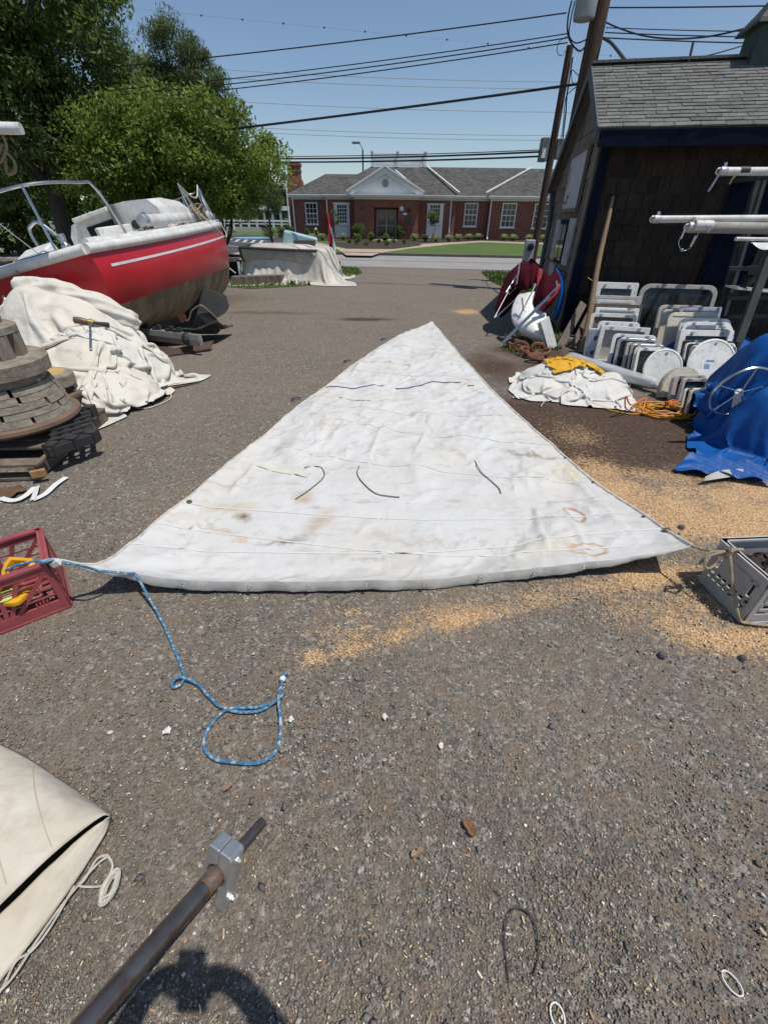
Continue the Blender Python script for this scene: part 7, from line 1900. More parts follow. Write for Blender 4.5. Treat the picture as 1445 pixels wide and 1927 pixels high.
HA = [
 ('deck_hatch', 'white framed hatch with dark pane at the wall, rearmost of the left row', 1120, 1196, 531, 7.50, fr_white, acrylic, 12, 0, .04, .09, .03, 'open'),
 ('flat_panel', 'grey board with metal edge, second from the wall in left row', 1118, 1200, 556, 7.25, fr_grey, fr_alu, 14, 0, .03, .05, .01, 'board'),
 ('flat_panel', 'cream curved topped panel, third from the wall in left row', 1122, 1190, 564, 7.1, fr_cream, None, 15, 2, .03, .05, .02, 'board'),
 ('flat_panel', 'dark brown edged board, fourth from the wall in left row', 1116, 1202, 572, 6.9, fr_brown, wood_grey, 16, 0, .03, .05, .01, 'board'),
 ('flat_panel', 'plain white board in front of the dark brown one', 1120, 1197, 579, 6.7, fr_white, None, 16, 1, .03, .05, .01, 'board'),
 ('deck_hatch', 'cream hatch frame with rusty hardware in the left row', 1110, 1192, 590, 6.48, fr_cream, wood_grey, 17, 0, .05, .05, .05, 'open'),
 ('deck_hatch', 'rounded white hatch behind the deep white box frame', 1124, 1198, 605, 6.25, fr_white, acrylic, 17, -1, .05, .06, .06, 'open'),
 ('slotted_panel', 'pale blue grey panel with two black slots, left end of the row', 1109, 1136, 618, 6.08, fr_white, pn_blue, 6, -8, .03, .05, .025, 'slots'),
 ('deck_hatch', 'deep square white box frame right of the slotted panel', 1130, 1214, 614, 5.98, fr_white, fr_grey, 12, -6, .11, .055, .012, 'deep'),
 ('deck_hatch', 'white rounded hatch in front of the deep box frame', 1152, 1228, 629, 5.78, fr_white, acrylic, 18, -3, .035, .045, .06, 'open'),
 ('deck_hatch', 'aluminium hatch with scuffed lens, middle of the left row', 1161, 1230, 637, 5.66, fr_alu, acrylic, 20, -2, .04, .035, .05, 'open'),
 ('deck_hatch', 'thick grey edged hatch leaning in the left row middle', 1177, 1234, 645, 5.54, fr_grey, acrylic, 20, 0, .05, .035, .03, 'open'),
 ('deck_hatch', 'aluminium hatch with clamp levers in the left row', 1186, 1246, 648, 5.44, fr_alu, acrylic, 20, 2, .03, .03, .04, 'open'),
 ('deck_hatch', 'white hatch with speckled grey lens, behind the small dark one', 1198, 1263, 656, 5.30, fr_white, acrylic, 20, 3, .04, .03, .045, 'open'),
 ('deck_hatch', 'cream edged hatch close behind the speckled lens hatch', 1194, 1256, 653, 5.37, fr_cream, acrylic, 20, 3, .035, .03, .045, 'open'),
 ('deck_hatch', 'small low dark hatch just behind the round white lid', 1220, 1281, 669, 5.16, fr_alu, acrylic, 18, 4, .03, .025, .04, 'open'),
 ('round_hatch', 'round white deck plate at the front of the left row', 1214, 1286, 672, 5.02, fr_white, None, 18, 8, .03, .03, .1, 'round'),
 ('deck_hatch', 'very large dark hatch leaning against the shed wall', 1208, 1343, 535, 7.35, fr_grey, acrylic, 12, 0, .05, .06, .14, 'open'),
 ('deck_hatch', 'grey rounded hatch tilted before the very large dark one', 1240, 1322, 574, 6.9, fr_grey, acrylic, 16, 6, .04, .05, .08, 'open'),
 ('flat_panel', 'cream panel with rounded corner behind the clear sheet', 1247, 1316, 582, 6.75, fr_cream, None, 16, 6, .03, .05, .06, 'board'),
 ('flat_panel', 'pale translucent grey sheet in the right row rear', 1280, 1357, 577, 6.65, pn_blue, None, 16, 8, .012, .05, .01, 'board'),
 ('flat_panel', 'long cream cover with screw holes in the right row', 1258, 1352, 588, 6.5, fr_cream, fr_cream, 18, 8, .035, .05, .1, 'board'),
 ('deck_hatch', 'white rounded hatch, rear of the white ones in right row', 1280, 1374, 599, 6.3, fr_white, fr_white, 20, 8, .04, .05, .09, 'open'),
 ('deck_hatch', 'white rounded hatch with latches, second white in right row', 1284, 1375, 606, 6.15, fr_white, acrylic, 20, 8, .045, .05, .09, 'open'),
 ('deck_hatch', 'white hatch with slotted top edge, third white in right row', 1292, 1377, 612, 6.03, fr_white, acrylic, 20, 8, .035, .05, .06, 'open'),
 ('deck_hatch', 'square white frame with black studded lens in the right row', 1280, 1378, 621, 5.85, fr_white, acrylic, 18, 8, .045, .075, .012, 'open'),
 ('deck_hatch', 'black studded hatch before the square white frame', 1286, 1380, 641, 5.62, black_plastic, acrylic, 18, 8, .03, .025, .02, 'open'),
 ('deck_hatch', 'dark hatch in white rim, second of the dark ones in right row', 1290, 1382, 645, 5.5, fr_white, acrylic, 20, 8, .035, .02, .05, 'open'),
 ('deck_hatch', 'dark hatch in aluminium rim, third of the dark ones', 1300, 1385, 650, 5.38, fr_alu, acrylic, 20, 8, .03, .02, .05, 'open'),
 ('round_hatch', 'round white deck plate with blue labels beside the blue tarp', 1296, 1388, 659, 5.05, fr_white, pm('label_blue', (.16, .3, .5), None, rough=.6), 22, 10, .03, .03, .1, 'round'),
 ('flat_panel', 'taupe arched cover standing at the front of the right row', 1243, 1332, 690, 4.72, pm('taupe', (.36, .33, .28), (.28, .25, .21), 8, .6), None, 14, 22, .05, .05, .1, 'arch'),
 ('deck_hatch', 'grey rounded hatch in front of the taupe arched cover', 1266, 1332, 705, 4.55, fr_grey, acrylic, 14, 15, .05, .05, .06, 'open'),
 ('deck_hatch', 'small hatch with teal green lens near the blue tarp', 1284, 1334, 712, 4.42, fr_grey, pn_teal, 12, 12, .04, .03, .04, 'open'),
 ('deck_hatch', 'small white frame beside the tarp foot, rear of two', 1288, 1330, 730, 4.22, fr_white, acrylic, 14, 14, .02, .022, .03, 'open'),
 ('deck_hatch', 'small cream frame at the tarp foot, frontmost of all', 1298, 1342, 734, 4.12, fr_cream, acrylic, 14, 14, .025, .028, .02, 'open'),
]
for e in HA: hatch(*e)
# white crumpled cloth behind the clear tube
Q, dx, dy = start_sheet((2.72, 5.15), .55, .4, 26, R(-25), .7, .2, 21, .04, 20)
Q = drape(Q, dx, dy, bump_fn([(2.75, 5.15, .25, .14, .1, 2)]), steps=40, iters=6)
tag(cloth_obj('rag', Q, old_sail), 'small crumpled white rag between the hatches and the clear tube', 'rag')
# leaning planks left of the hatches
for k, (a, b, da, w_) in enumerate((((1098, 570), (1052, 655), 7.3, .12), ((1108, 590), (1075, 655), 7.2, .08), ((1115, 600), (1092, 660), 7.1, .07))):
    b0, t0 = G(*b), P(*a, da); g = MB(); g.bar(b0, t0, w_, .018, up=Vector((0, -1, .2)))
    tag(g.build('plank', wood_grey, bevel=.003), ('wide grey plank leaning on the shed beside the long pole', 'narrow grey plank leaning behind the long pole', 'thin grey plank leaning nearest the hatches')[k], 'plank', 'planks leaning on the shed')
lp = empty('wooden_pole', tuple(G(1092, 662)), label='long weathered round pole leaning on the shed wall', cat='pole')
b0, t0 = G(1094, 664), P(1152, 370, 7.62)
g = MB(); pts = [b0.lerp(t0, k / 8) + Vector((.012 * math.sin(k), 0, 0)) for k in range(9)]; g.tube(pts, [.042, .042, .04, .039, .037, .035, .032, .028, .02], 10); g.build('shaft', pm('pole_wood', (.26, .17, .095), (.18, .12, .075), 5, .85, c3=(.1, .07, .05), scale3=14, amt3=.4, bump=.003, bscale=20, stretch=(5, 5, .6)), lp, smooth=True)
rope([P(1106, 522, 7.0), P(1112, 526, 7.02), P(1120, 530, 7.05), P(1124, 527, 7.08)], .005, pm('yellow_string', (.5, .4, .12), None, rough=.8), lp, 'string')
# ------------------------------------------------------------------ white sail bag with yellow cloth, clear tube, cord
BAG = [(2.1, 5.05, .5, .4, .24, 2.0), (2.35, 4.72, .42, .26, .16, 2), (1.78, 4.8, .28, .2, .13, 2), (2.0, 4.55, .25, .14, .1, 2)]
bagf = bump_fn(BAG)
bag = empty('sail_bundle', tuple(G(1085, 745)), label='white folded sail bundle on the ground beside the clear tube', cat='sail')
Q, dx, dy = start_sheet((2.1, 4.83), 1.85, 1.5, 66, R(-14), .66, .45, 31, .10, 54)
Q = drape(Q, dx, dy, bagf, steps=60, iters=6, fr=.5); cloth_obj('sail_cloth', Q, sail_material('bundle_cloth', (.62, .61, .58), (.58, .55, .5)), bag)
bagQ = Q
def bag_h(x, y): return bagf(x, y) + .03
Q, dx, dy = start_sheet((2.2, 5.08), 1.05, .75, 44, R(8), .60, .55, 33, .09, 34)
Q = drape(Q, dx, dy, lambda x, y: bagf(x, y) + .035, steps=50, iters=6, fr=.6); ycl = cloth_obj('yellow_cloth', Q, pm('yellow_cloth', (.66, .36, .012), (.58, .3, .01), 6, .7, bump=.004, bscale=30)); tag(ycl, 'bright yellow cloth lying on the white sail bundle', 'cloth')
rope([G(1018, 765, .012), G(1022, 758, .03), G(1030, 752, .05)], .005, MATS['rope_white'], bag, 'tie')
ctb = empty('plastic_tube', tuple(G(1150, 715)), label='long clear plastic sheet rolled into a tube before the hatches', cat='plastic roll')
a, b = G(1062, 672, .09), G(1236, 724, .09)
def plastic_mat():
    m = bpy.data.materials.new('clear_plastic_film'); m.use_nodes = True; N, L = m.node_tree.nodes, m.node_tree.links
    b_ = N['Principled BSDF']; b_.inputs['Base Color'].default_value = (.62, .64, .66, 1); b_.inputs['Roughness'].default_value = .2; b_.inputs['Alpha'].default_value = .55; b_.inputs['Specular IOR Level'].default_value = .7
    return m
g = lumpy_roll([a, a.lerp(b, .3), a.lerp(b, .6), a.lerp(b, .85), b], (.085, .06), 5, 20, 8, .10); g.build('film', plastic_mat(), ctb, smooth=True, angle=0)
g = lumpy_roll([a + Vector((.05, -.02, 0)), a.lerp(b, .5), b + Vector((.04, -.04, -.02))], (.055, .05), 9, 16, 8, .3); g.build('inner_roll', pm('film_inner', (.55, .55, .53), (.42, .41, .38), 8, .35), ctb, smooth=True, angle=0)
cd = empty('extension_cord', tuple(G(1250, 775)), label='coiled orange and yellow extension cord beside the blue tarp', cat='cord')
ocord = pm('orange_yellow_cord', (.62, .3, .03), (.55, .24, .025), 30, .5); ocord2 = pm('orange_cord', (.7, .17, .03), None, rough=.5)
cc = G(1250, 775, .0); random.seed(9); pts = []
for k in range(150):
    a = k * .42; rr = .16 + .06 * math.sin(k * .61) + .03 * random.random(); pts.append(cc + Vector((rr * 1.3 * math.cos(a) + .03 * math.sin(k * .13), rr * .95 * math.sin(a), .012 + .05 * (k / 150) * (.5 + .5 * math.sin(k * .9)))))
rope(pts, .007, ocord, cd, 'coil', 3, 6)
rope([cc + Vector((-.2, .05, .02)), G(1215, 748, .06), G(1188, 762, .1), G(1178, 746, .22), G(1176, 760, .12), G(1180, 770, .02), G(1205, 777, .012), cc + Vector((-.05, -.1, .05))], .007, ocord2, cd, 'loop', 8, 6)
rope([cc + Vector((.05, .1, .04)), cc + Vector((.0, .02, .1)), cc + Vector((.1, -.08, .08)), cc + Vector((.2, .0, .09)), cc + Vector((.12, .12, .08)), cc + Vector((.02, .04, .08))], .0075, ocord2, cd, 'loop', 8, 6)
rope([cc + Vector((-.2, -.04, .012)), G(1190, 779, .008), G(1150, 772, .008), G(1125, 762, .008), G(1090, 752, .02)], .007, ocord, cd, 'lead', 8, 6)
rope([cc + Vector((-.2, .1, .012)), G(1195, 755, .008), G(1160, 750, .01), G(1130, 756, .008), G(1200, 772, .008)], .006, ocord, cd, 'lead', 8, 6)
rope([cc + Vector((.2, .05, .012)), G(1310, 762, .008), G(1360, 768, .008)], .007, ocord, cd, 'lead', 8, 6)
# ------------------------------------------------------------------ blue tarp over a steering pedestal
tp = empty('blue_tarp', tuple(G(1400, 900)), label='bright blue tarp draped over a steering wheel at the right edge', cat='tarp')
tarp_m = pm('blue_tarpaulin', (.002, .085, .32), (.002, .065, .25), 4, .5, bump=.003, bscale=30, c3=(.01, .1, .38), scale3=18, amt3=.3, spec=.3)
TB = [(3.40, 3.66, .44, .42, .84, 6.0), (3.12, 3.40, .22, .22, .52, 4.0), (3.62, 3.25, .3, .3, .4, 3.0)]
tf_ = bump_fn(TB)
Q, dx, dy = start_sheet((3.42, 3.45), 2.35, 2.4, 72, R(-12), .62, 1.15, 44, .09, 74)
Q = drape(Q, dx, dy, tf_, steps=100, iters=7, fr=.35, bend=.2); cloth_obj('tarp_cloth', Q, tarp_m, tp)
g = MB(); grid = []
for k in range(22):
    t = k / 21; a = G(1272 + 190 * t, 888 + 30 * t, .012); grid.append([a + Vector((0, .24 * (j / 7) * min(1, .15 + t * 3), .012 + .05 * abs(math.sin(k * .5 + j * .7)) * min(1, t * 4) + .03 * j / 7 * min(1, t * 4))) for j in range(8)])
g.sheet(grid); g.build('tarp_skirt', tarp_m, tp, smooth=True, angle=0, subsurf=1)
g = MB(); grid = []
for k in range(14):
    t = k / 13; a = G(1325 + 90 * t, 905 - 14 * t, .04); grid.append([a, a + Vector((0, .05 * math.sin(math.pi * t) + .01, .03))])
g.sheet(grid); g.build('pale_lining', pm('tarp_grey', (.4, .39, .36), None, rough=.7), tp, smooth=True)
whl = empty('steering_wheel', tuple(G(1390, 840)), label='stainless steering wheel rim showing from under the blue tarp', cat='wheel')
wc = P(1394, 738, 3.4); g = MB(); g.tube([wc + Vector((.22 * math.cos(t * .1963), -.05 * math.sin(t * .1963), .21 * math.sin(t * .1963))) for t in range(32)], .010, 8, closed=True); g.build('rim', chrome, whl, smooth=True)
for k in range(5):
    a = R(72 * k + 20); g = MB(); g.tube([wc, wc + Vector((.22 * math.cos(a), -.05 * math.sin(a), .21 * math.sin(a)))], .006, 6); g.build('spoke', chrome, whl, smooth=True)
g = MB(); g.tube([wc + Vector((0, .02, 0)), Vector((wc.x + .3, wc.y + .25, .0))], [.028, .04], 12); g.build('pedestal', gelcoat, whl, smooth=True)
bg2 = empty('blue_tarp', tuple(G(1420, 640)), label='dark blue folded tarp in the shade below the spar rack', cat='tarp')
Q, dx, dy = start_sheet((4.65, 6.35), 1.7, 1.1, 40, R(-8), .75, .6, 52, .06, 30)
Q = drape(Q, dx, dy, bump_fn([(4.65, 6.35, .7, .4, .34, 2.2)]), steps=50, iters=6, fr=.55); cloth_obj('tarp_cloth', Q, tarp_m, bg2)
# ------------------------------------------------------------------ spar rack at the right
rk_ = empty('spar_rack', tuple(G(1420, 640)), label='dark timber and steel rack holding spars against the shed', cat='rack')
rm = pm('rack_grey', (.055, .057, .06), (.032, .033, .035), 7, .7, bump=.002)
for a, b, d0, d1, w_ in (((1352, 592), (1428, 330), 6.9, 7.1, .07), ((1362, 594), (1440, 330), 6.85, 7.0, .05), ((1388, 645), (1452, 470), 5.6, 5.9, .1), ((1370, 560), (1445, 505), 6.6, 5.9, .04)):
    g = MB(); A_, B_2 = P(*a, d0), P(*b, d1); g.bar(A_, B_2, w_, .05, up=Vector((0, -1, 0))); g.build('upright', rm, rk_, bevel=.004)
for y_, z_ in ((505, 0), (560, 0), (595, 0)):
    g = MB(); A_ = P(1372, y_, 6.4); g.bar(A_, P(1500, y_ - 2, 6.2), .06, .05); g.build('cross_rail', rm, rk_)
for b in ((1352, 592), (1388, 645)):
    A_ = P(*b, 6.9 if b[0] < 1370 else 5.6); g = MB(); g.bar((A_.x, A_.y, 0), A_, .07, .05); g.build('foot', rm, rk_)
for k, (y_, d) in enumerate(((436, 6.2), (330, 6.45))):
    g = MB(); A_ = P(1465, y_, d); g.bar(A_, A_ + Vector((.0, 1.2, .0)), .05, .05); g.build('arm', rm, rk_)
def spar(label, a, b, d, r_, mat, fittings=True, flat=1.0):
    A_, B_2 = P(*a, d), P(*b, d); t = empty('spar', tuple(A_), label=label, cat='spar', group='spars on the rack')
    g = MB(); g.tube([A_, B_2], r_, 14, flat=flat); g.build('tube', mat, t, smooth=True)
    if fittings:
        g = MB(); g.lathe([(r_ * .5, -.05), (r_ * 1.1, -.04), (r_ * 1.12, .03), (r_, .04)], 14, A_, Matrix.Rotation(R(90), 3, 'Y')); ec = g.build('end_fitting', alu, t, smooth=True)
        g = MB(); g.tube([A_ + Vector((-.05 - .03 * math.cos(R(q)), 0, .03 * math.sin(R(q)))) for q in range(0, 360, 30)], .009, 6, closed=True); g.build('eye', alu, ec)
        g = MB(); g.box(A_ + Vector((.0, -.0, r_ * 1.4)), (.03, .02, r_ * 1.2)); g.build('lug', alu, ec)
    return t, A_
spar('clean white aluminium spar, longest on the rack', (1236, 412), (1560, 410), 6.2, .038, alu_white)
t_, A_ = spar('white spar with a black tape band, top of the rack', (1360, 322), (1560, 322), 6.45, .042, alu_white)
g = MB(); p_ = P(1398, 321, 6.45); g.tube([p_ - Vector((.05, 0, 0)), p_ + Vector((.06, 0, 0))], .0435, 14); g.build('tape_band', black_plastic, t_, smooth=True)
rope([A_ + Vector((-.03, 0, -.02)), A_ + Vector((-.05, 0, -.08)), A_ + Vector((-.09, 0, -.19))], .012, alu, t_, 'shackle_arm', 4, 6); rope([P(1386, 328, 6.4), P(1378, 336, 6.4), P(1372, 346, 6.4)], .01, MATS['rope_tan'], t_, 'rope_tail', 4, 6)
t_, A_ = spar('boom with furled grey sail and hanging wires under the longest spar', (1300, 427), (1560, 431), 6.15, .05, pm('furled_grey_cloth', (.36, .34, .3), (.24, .22, .19), 7, .8, bump=.006, bscale=16), True, 1.2)
g = MB(); p_ = P(1322, 424, 6.12); g.tube([p_ - Vector((.1, 0, 0)), p_ + Vector((.1, 0, 0))], .055, 14); g.build('sleeve', alu_white, t_, smooth=True)
rope([P(1292, 425, 6.1), P(1281, 445, 6.1), P(1277, 458, 6.1), P(1284, 471, 6.1), P(1298, 466, 6.1), P(1310, 448, 6.1), P(1316, 430, 6.1)], .004, chrome, t_, 'wire', 6, 5)
for a, b in (((1289, 430), (1281, 449)), ((1309, 443), (1299, 464)), ((1340, 421), (1331, 438))):
    g = MB(); g.tube([P(*a, 6.09), P(*b, 6.09)], .011, 8); g.build('turnbuckle', alu, t_, smooth=True)
g = MB(); g.lathe([(0, -.02), (.016, -.01), (.016, .01), (0, .02)], 8, P(1283, 470, 6.1)); g.build('green_ball', pm('teal_ball', (.12, .4, .33), None, rough=.6), t_, smooth=True)
spar('short pale pole with a drooping white cloth, lowest on the rack', (1384, 449), (1560, 452), 5.9, .02, alu_white, False)
g = MB(); grid = []
for k in range(12): 
    t = k / 11; grid.append([P(1412 + 60 * t, 452, 5.88) + Vector((0, -.01 * j, -.02 - .07 * math.sin(math.pi * t) * j / 4)) for j in range(5)])
g.sheet(grid); tag(g.build('white_cloth', fr_white, smooth=True), 'white cloth drooping from the lowest pole of the rack', 'cloth')
g = MB(); A_ = P(1376, 540, 6.3); g.bar(A_, P(1500, 552, 6.2), .3, .02); tag(g.build('shelf_board', white_paint), 'white curved board lying on the lower rack rail', 'board')
# ------------------------------------------------------------------ folded burgundy canopies, white dinghy end, chain at the shed corner
burg = pm('burgundy_canvas', (.06, .004, .012), (.035, .003, .008), 6, .9, spec=.1, bump=.003, bscale=30)
burg_l = pm('faded_red_canvas', (.36, .06, .07), (.26, .035, .045), 6, .9, spec=.1, bump=.003, bscale=30)
def canopy(name, label, hub, pts, tubes, trim=None):
    t = empty(name, tuple(hub), label=label, cat='canopy', group='folded boat canopies by the shed')
    # puffed canvas: loft between outline pairs
    g = MB(); grid = []
    for (l, r_, d, puff) in pts:
        row = []
        for j in range(11):
            s = j / 10; p_ = P(l[0] + (r_[0] - l[0]) * s, l[1] + (r_[1] - l[1]) * s, d - puff * .6 * math.sin(math.pi * s)); row.append(p_ + Vector((0, .16 * (float(fbm(s * 6 + d, d * 7 + l[1] * .05, 3, 4)) - .5), .03 * math.sin(s * 9 + d * 5))))
        grid.append(row)
    g.sheet(grid); g.build('canvas', burg, t, smooth=True, angle=0, solid=.025, subsurf=1)
    for a, b, da, db in tubes:
        g = MB(); g.tube([P(*a, da), P(*b, db)], .012, 8); g.build('frame_tube', chrome, t, smooth=True)
    for q in (trim or []):
        g = MB(); gr = []
        for (l, r_, d) in q: gr.append([P(l[0] + (r_[0] - l[0]) * j / 4, l[1] + (r_[1] - l[1]) * j / 4, d - .05 * math.sin(math.pi * j / 4)) for j in range(5)])
        g.sheet(gr); g.build('trim', burg_l, t, smooth=True, angle=0, solid=.02, subsurf=1)
    return t
canopy('folded_canopy', 'burgundy folded canopy with bare tubes, farther left of the two', G(935, 600), [((976, 497), (992, 492), 8.6, .1), ((955, 508), (988, 508), 8.4, .2), ((944, 540), (980, 545), 8.1, .25), ((935, 570), (968, 575), 7.9, .25), ((931, 592), (940, 598), 7.8, .1)],
       [((978, 508), (930, 598), 8.0, 7.5), ((978, 555), (933, 597), 7.6, 7.5), ((970, 522), (952, 550), 7.9, 7.7), ((958, 552), (972, 541), 7.7, 7.9)])
canopy('folded_canopy', 'burgundy folded canopy with faded red trim beside the shed corner', G(1000, 640), [((985, 489), (1008, 488), 8.0, .08), ((975, 505), (1022, 503), 7.8, .25), ((974, 535), (1012, 520), 7.6, .3), ((978, 552), (1008, 535), 7.55, .2)],
       [((1048, 540), (944, 645), 6.95, 6.75), ((1034, 558), (947, 646), 6.9, 6.75), ((1047, 528), (1049, 540), 6.98, 6.95), ((1008, 535), (985, 580), 7.2, 7.0), ((982, 560), (985, 585), 7.1, 7.0), ((978, 494), (972, 535), 7.8, 7.6)],
       [[((1013, 504), (1022, 504), 7.6), ((1008, 525), (1018, 526), 7.5), ((1010, 550), (1016, 550), 7.35), ((1003, 560), (1020, 560), 7.3)]])
canopy('folded_canopy', 'dark burgundy canvas bag slung over the white dinghy end', G(1030, 640), [((1020, 515), (1048, 512), 7.5, .15), ((1013, 535), (1056, 532), 7.35, .28), ((1003, 560), (1052, 555), 7.2, .28), ((1004, 578), (1040, 572), 7.15, .2), ((1010, 588), (1028, 584), 7.15, .05)], [],
       [[((1050, 532), (1056, 533), 7.05), ((1040, 556), (1049, 556), 7.0), ((1018, 572), (1030, 570), 6.95), ((1008, 580), (1020, 586), 6.95)]])
wd = empty('white_dinghy', tuple(G(1010, 650)), label='white dinghy hull end standing among the canopies at the shed corner', cat='dinghy')
g = MB(); rows_ = []
prof = [((975, 553), (1012, 545), 7.5, .15), ((964, 572), (1022, 565), 7.35, .12), ((960, 592), (1026, 585), 7.2, .14), ((964, 610), (1030, 600), 7.05, .13), ((978, 626), (1033, 612), 6.95, .1), ((1000, 638), (1036, 625), 6.9, .18), ((1022, 645), (1038, 638), 6.88, .06)]
for l, r_, d, pf in prof: rows_.append([P(l[0] + (r_[0] - l[0]) * j / 10, l[1] + (r_[1] - l[1]) * j / 10, d - pf * math.sin(math.pi * (j / 10)) ** .8) for j in range(11)])
g.sheet(rows_); g.build('hull', fr_white, wd, smooth=True, angle=0, solid=.03, subsurf=1)
for k, (a, b) in enumerate((((1024, 600), (1040, 656)), ((1016, 604), (1030, 655)))):
    A_, B_2 = P(*a, 6.75), G(*b); g = MB(); g.bar(B_2, A_, .16 if k == 0 else .1, .025, up=Vector((.5, -1, 0))); tag(g.build('white_board', fr_white, bevel=.004), ('white board leaning at the dinghy end, nearer the shed', 'narrow white board leaning at the dinghy end, farther left')[k], 'board')
bt2 = empty('blue_tarp', tuple(G(1050, 610)), label='bright blue cloth hanging between canopies and shed corner', cat='tarp')
g = MB(); rows_ = []
for l, r_, d in (((1043, 505), (1050, 502), 7.72), ((1052, 520), (1062, 520), 7.66), ((1054, 545), (1064, 545), 7.62), ((1047, 575), (1058, 580), 7.6), ((1038, 600), (1048, 605), 7.6)):
    rows_.append([P(l[0] + (r_[0] - l[0]) * j / 6, l[1] + (r_[1] - l[1]) * j / 6, d - .08 * math.sin(j)) for j in range(7)])
g.sheet(rows_); g.build('cloth', tarp_m, bt2, smooth=True, angle=0, solid=.02, subsurf=1)
chn2 = empty('rusty_chain', tuple(G(1000, 665)), label='heavy rusty ship chain links lying by the shed corner', cat='chain')
lm = link_mesh(.10, .062, .026, 16); first = None
for k, (px, py, z, rx, ry, rz) in enumerate(((966, 644, .05, .4, .2, -.4), (980, 652, .05, 1.3, .1, -.5), (992, 660, .05, .2, .3, -.6), (1002, 664, .04, .1, .1, .3), (1012, 655, .09, 1.5, .2, .2), (1022, 662, .05, .3, -.2, .2), (1008, 672, .04, .1, .1, 0))):
    if first is None: o = first = lm.build('link', rust, chn2, smooth=True)
    else: o = first.copy(); col.objects.link(o); o.parent = chn2; o.matrix_parent_inverse = first.matrix_parent_inverse
    o.location = G(px, py, z + .02); o.rotation_euler = (rx, ry, rz)
# grey meter cabinet at the foot of the slim pole
cb2 = P(1004, 468, 14.5); mc = empty('meter_cabinet', (cb2.x, 14.5, 0), label='pale grey utility cabinet on the slim pole foot', cat='cabinet')
g = MB(); g.box((cb2.x - .12, 14.55, cb2.z - .15), (.26, .2, .75)); g.build('cabinet', pm('cabinet_grey', (.42, .45, .47), (.33, .35, .37), 6, .6), mc, bevel=.02)
g = MB(); g.lathe([(.1, 0), (.1, .05), (.08, .09), (0, .1)], 14, (cb2.x - .12, 14.44, cb2.z + .05), Matrix.Rotation(R(90), 3, 'X')); g.build('meter', glass_dark, mc, smooth=True)
g = MB(); g.bar((cb2.x - .12, 14.6, 0), (cb2.x - .12, 14.6, cb2.z - .4), .08, .08); g.build('stand', rm, mc)
# ------------------------------------------------------------------ clutter round the covered dinghy
tarp_w = pm('dirty_white_tarp', (.6, .57, .5), (.44, .41, .36), 3, .6, c3=(.3, .26, .2), scale3=8, amt3=.35, bump=.004, bscale=12)
dcx, dcy = G(540, 532).x, G(540, 532).y + .85
DB = [(dcx - .1, dcy, 1.35, .72, P(540, 461, dcy).z + .04, 9.0), (dcx + .95, dcy - .1, .5, .68, P(540, 463, dcy).z, 9.0)]
Q, dx, dy = start_sheet((dcx + .1, dcy - .1), 4.3, 3.6, 64, R(4), .8, 1.5, 61, .06, 54)
tq = empty('white_tarp', tuple(G(580, 530)), label='dirty white tarp hanging in folds over the dinghy', cat='tarp')
Q = drape(Q, dx, dy, bump_fn(DB), steps=70, iters=6, fr=.4, bend=.12, dt=.025); cloth_obj('tarp_cloth', Q, tarp_w, tq)
bq = P(565, 455, dcy + .2); g = MB(); g.box(bq, (1.0, .5, .42), Matrix.Rotation(R(12), 3, 'Y') @ Matrix.Rotation(R(8), 3, 'Z')); tag(g.build('pale_blue_locker', pm('pale_blue', (.4, .56, .58), (.32, .47, .5), 4, .6), bevel=.04), 'pale blue box lying on top of the tarp covered dinghy', 'box')
bq = P(574, 461, dcy - .15); g = MB(); g.box(bq, (.62, .25, .26)); tag(g.build('olive_box', pm('olive_grey', (.1, .095, .075), (.07, .065, .055), 4, .8), bevel=.01), 'olive grey box before the pale blue one on the dinghy', 'box')
for k in range(7):
    a = G(445 + 13.5 * k, 536.5 - .6 * k); g = MB(); g.box((a.x, a.y + .15, .11), (.24, .3, .22), Matrix.Rotation(R(random.uniform(-8, 8)), 3, 'Z')); tag(g.build('timber_block', wood_grey, bevel=.015), 'weathered timber block in the row before the dinghy, %s from the left' % ('first', 'second', 'third', 'fourth', 'fifth', 'sixth', 'seventh')[k], 'timber', 'row of timber blocks')
a = G(553, 531); g = MB(); g.box((a.x, a.y + .2, .13), (.62, .26, .26)); tag(g.build('timber_beam', pm('brown_beam', (.16, .115, .08), (.1, .075, .055), 4, .9, bump=.004), bevel=.015), 'squared brown timber at the right end of the block row', 'timber')
cf = empty('broken_frame', tuple(G(428, 530)), label='broken open box frame beside the boat bow', cat='frame')
q0 = G(425, 527); wq, hq = .95, P(425, 489, q0.y).z
for x_ in (-.5, .5):
    for y_ in (0, .5):
        g = MB(); g.box((q0.x + x_ * wq, q0.y + y_, hq / 2), (.06, .06, hq)); g.build('post', white_paint if x_ > 0 else wood_grey, cf)
g = MB(); g.box((q0.x, q0.y, hq), (wq + .06, .06, .07)); g.build('top_rail', wood_grey, cf); g = MB(); g.box((q0.x, q0.y + .25, hq + .045), (wq + .1, .56, .02)); g.build('top_board', wood_grey, cf); g = MB(); g.box((q0.x, q0.y + .52, hq / 2), (wq, .02, hq * .9)); g.build('back_panel', pm('black_panel', (.012, .012, .012), None), cf)
g = MB(); g.bar((q0.x - .05, q0.y - .03, hq * .95), (q0.x + .35, q0.y - .03, .2), .03, .02); g.build('brace', white_paint, cf)
g = MB(); g.box((q0.x - .55, q0.y - .2, .25), (.5, .04, .5), Matrix.Rotation(R(25), 3, 'Y')); tag(g.build('plywood_sheet', fr_cream), 'cream panel scrap leaning by the boat bow', 'panel')
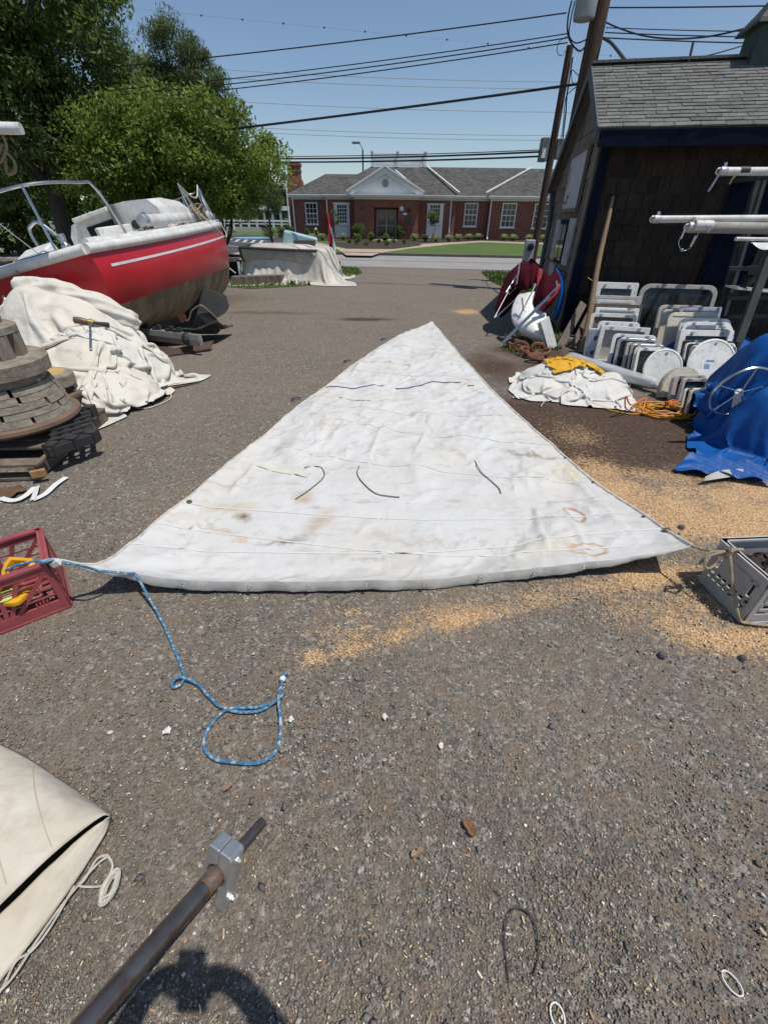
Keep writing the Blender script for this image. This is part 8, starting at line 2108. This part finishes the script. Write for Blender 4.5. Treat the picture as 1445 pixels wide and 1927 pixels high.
# ------------------------------------------------------------------ the photographer, standing at the camera
def person():
    t = empty('person', (0.02, -.42, 0), label='person holding up a phone whose shadow falls at the bottom left', cat='person')
    J = {'pelvis': (.02, -.45, .95, .15), 'waist': (.02, -.44, 1.1, .14), 'chest': (.02, -.43, 1.32, .16), 'neck': (.02, -.42, 1.5, .06), 'head0': (.02, -.38, 1.6, .085), 'head1': (.02, -.37, 1.74, .09),
         'shl': (-.18, -.42, 1.43, .065), 'ell': (-.27, -.2, 1.24, .045), 'wrl': (-.13, -.05, 1.47, .03), 'hal': (-.07, -.015, 1.52, .03),
         'shr': (.22, -.42, 1.43, .065), 'elr': (.3, -.2, 1.24, .045), 'wrr': (.13, -.05, 1.47, .03), 'har': (.07, -.015, 1.52, .03),
         'hil': (-.08, -.45, .9, .1), 'knl': (-.1, -.42, .5, .065), 'anl': (-.11, -.46, .08, .045), 'tol': (-.13, -.3, .04, .04),
         'hir': (.12, -.45, .9, .1), 'knr': (.14, -.42, .5, .065), 'anr': (.15, -.46, .08, .045), 'tor': (.17, -.3, .04, .04)}
    E_ = [('pelvis', 'waist'), ('waist', 'chest'), ('chest', 'neck'), ('neck', 'head0'), ('head0', 'head1'), ('chest', 'shl'), ('shl', 'ell'), ('ell', 'wrl'), ('wrl', 'hal'), ('chest', 'shr'), ('shr', 'elr'), ('elr', 'wrr'), ('wrr', 'har'),
          ('pelvis', 'hil'), ('hil', 'knl'), ('knl', 'anl'), ('anl', 'tol'), ('pelvis', 'hir'), ('hir', 'knr'), ('knr', 'anr'), ('anr', 'tor')]
    ks = list(J)
    # five fingers on each hand
    for s, w_ in ((-1, 'l'), (1, 'r')):
        h = Vector(J['ha' + w_][:3])
        for q in range(4):
            a, b = 'f%s%da' % (w_, q), 'f%s%db' % (w_, q)
            J[a] = (h.x - s * .022, h.y - .005 - .014 * q, h.z + .035 - .012 * q, .0085); J[b] = (h.x - s * .04, h.y - .0 - .014 * q, h.z + .03 - .014 * q, .0075); E_ += [('ha' + w_, a), (a, b)]
        a, b = 'f%sta' % w_, 'f%stb' % w_
        J[a] = (h.x - s * .005, h.y - .035, h.z + .02, .01); J[b] = (h.x - s * .028, h.y - .04, h.z + .03, .008); E_ += [('ha' + w_, a), (a, b)]
    ks = list(J); me = bpy.data.meshes.new('body'); me.from_pydata([J[k][:3] for k in ks], [(ks.index(a), ks.index(b)) for a, b in E_], [])
    me.materials.append(pm('skin_and_cloth', (.18, .2, .24), (.14, .16, .2), 5, .8))
    o = bpy.data.objects.new('body', me); col.objects.link(o); o.parent = t; o.matrix_parent_inverse = Matrix.Translation(-t.location)
    md = o.modifiers.new('skin', 'SKIN'); md.use_smooth_shade = True
    for k, v in zip(ks, me.skin_vertices[0].data): v.radius = (J[k][3], J[k][3]); v.use_root = (k == 'pelvis')
    md = o.modifiers.new('sub', 'SUBSURF'); md.levels = md.render_levels = 2
    g = MB(); g.box((0, -.035, 1.535), (.075, .009, .155), Matrix.Rotation(-CAM_PITCH, 3, 'X'))
    ph = tag(g.build('phone', black_plastic, bevel=.004), 'black phone held up in front of the person', 'phone')
    return t
person()
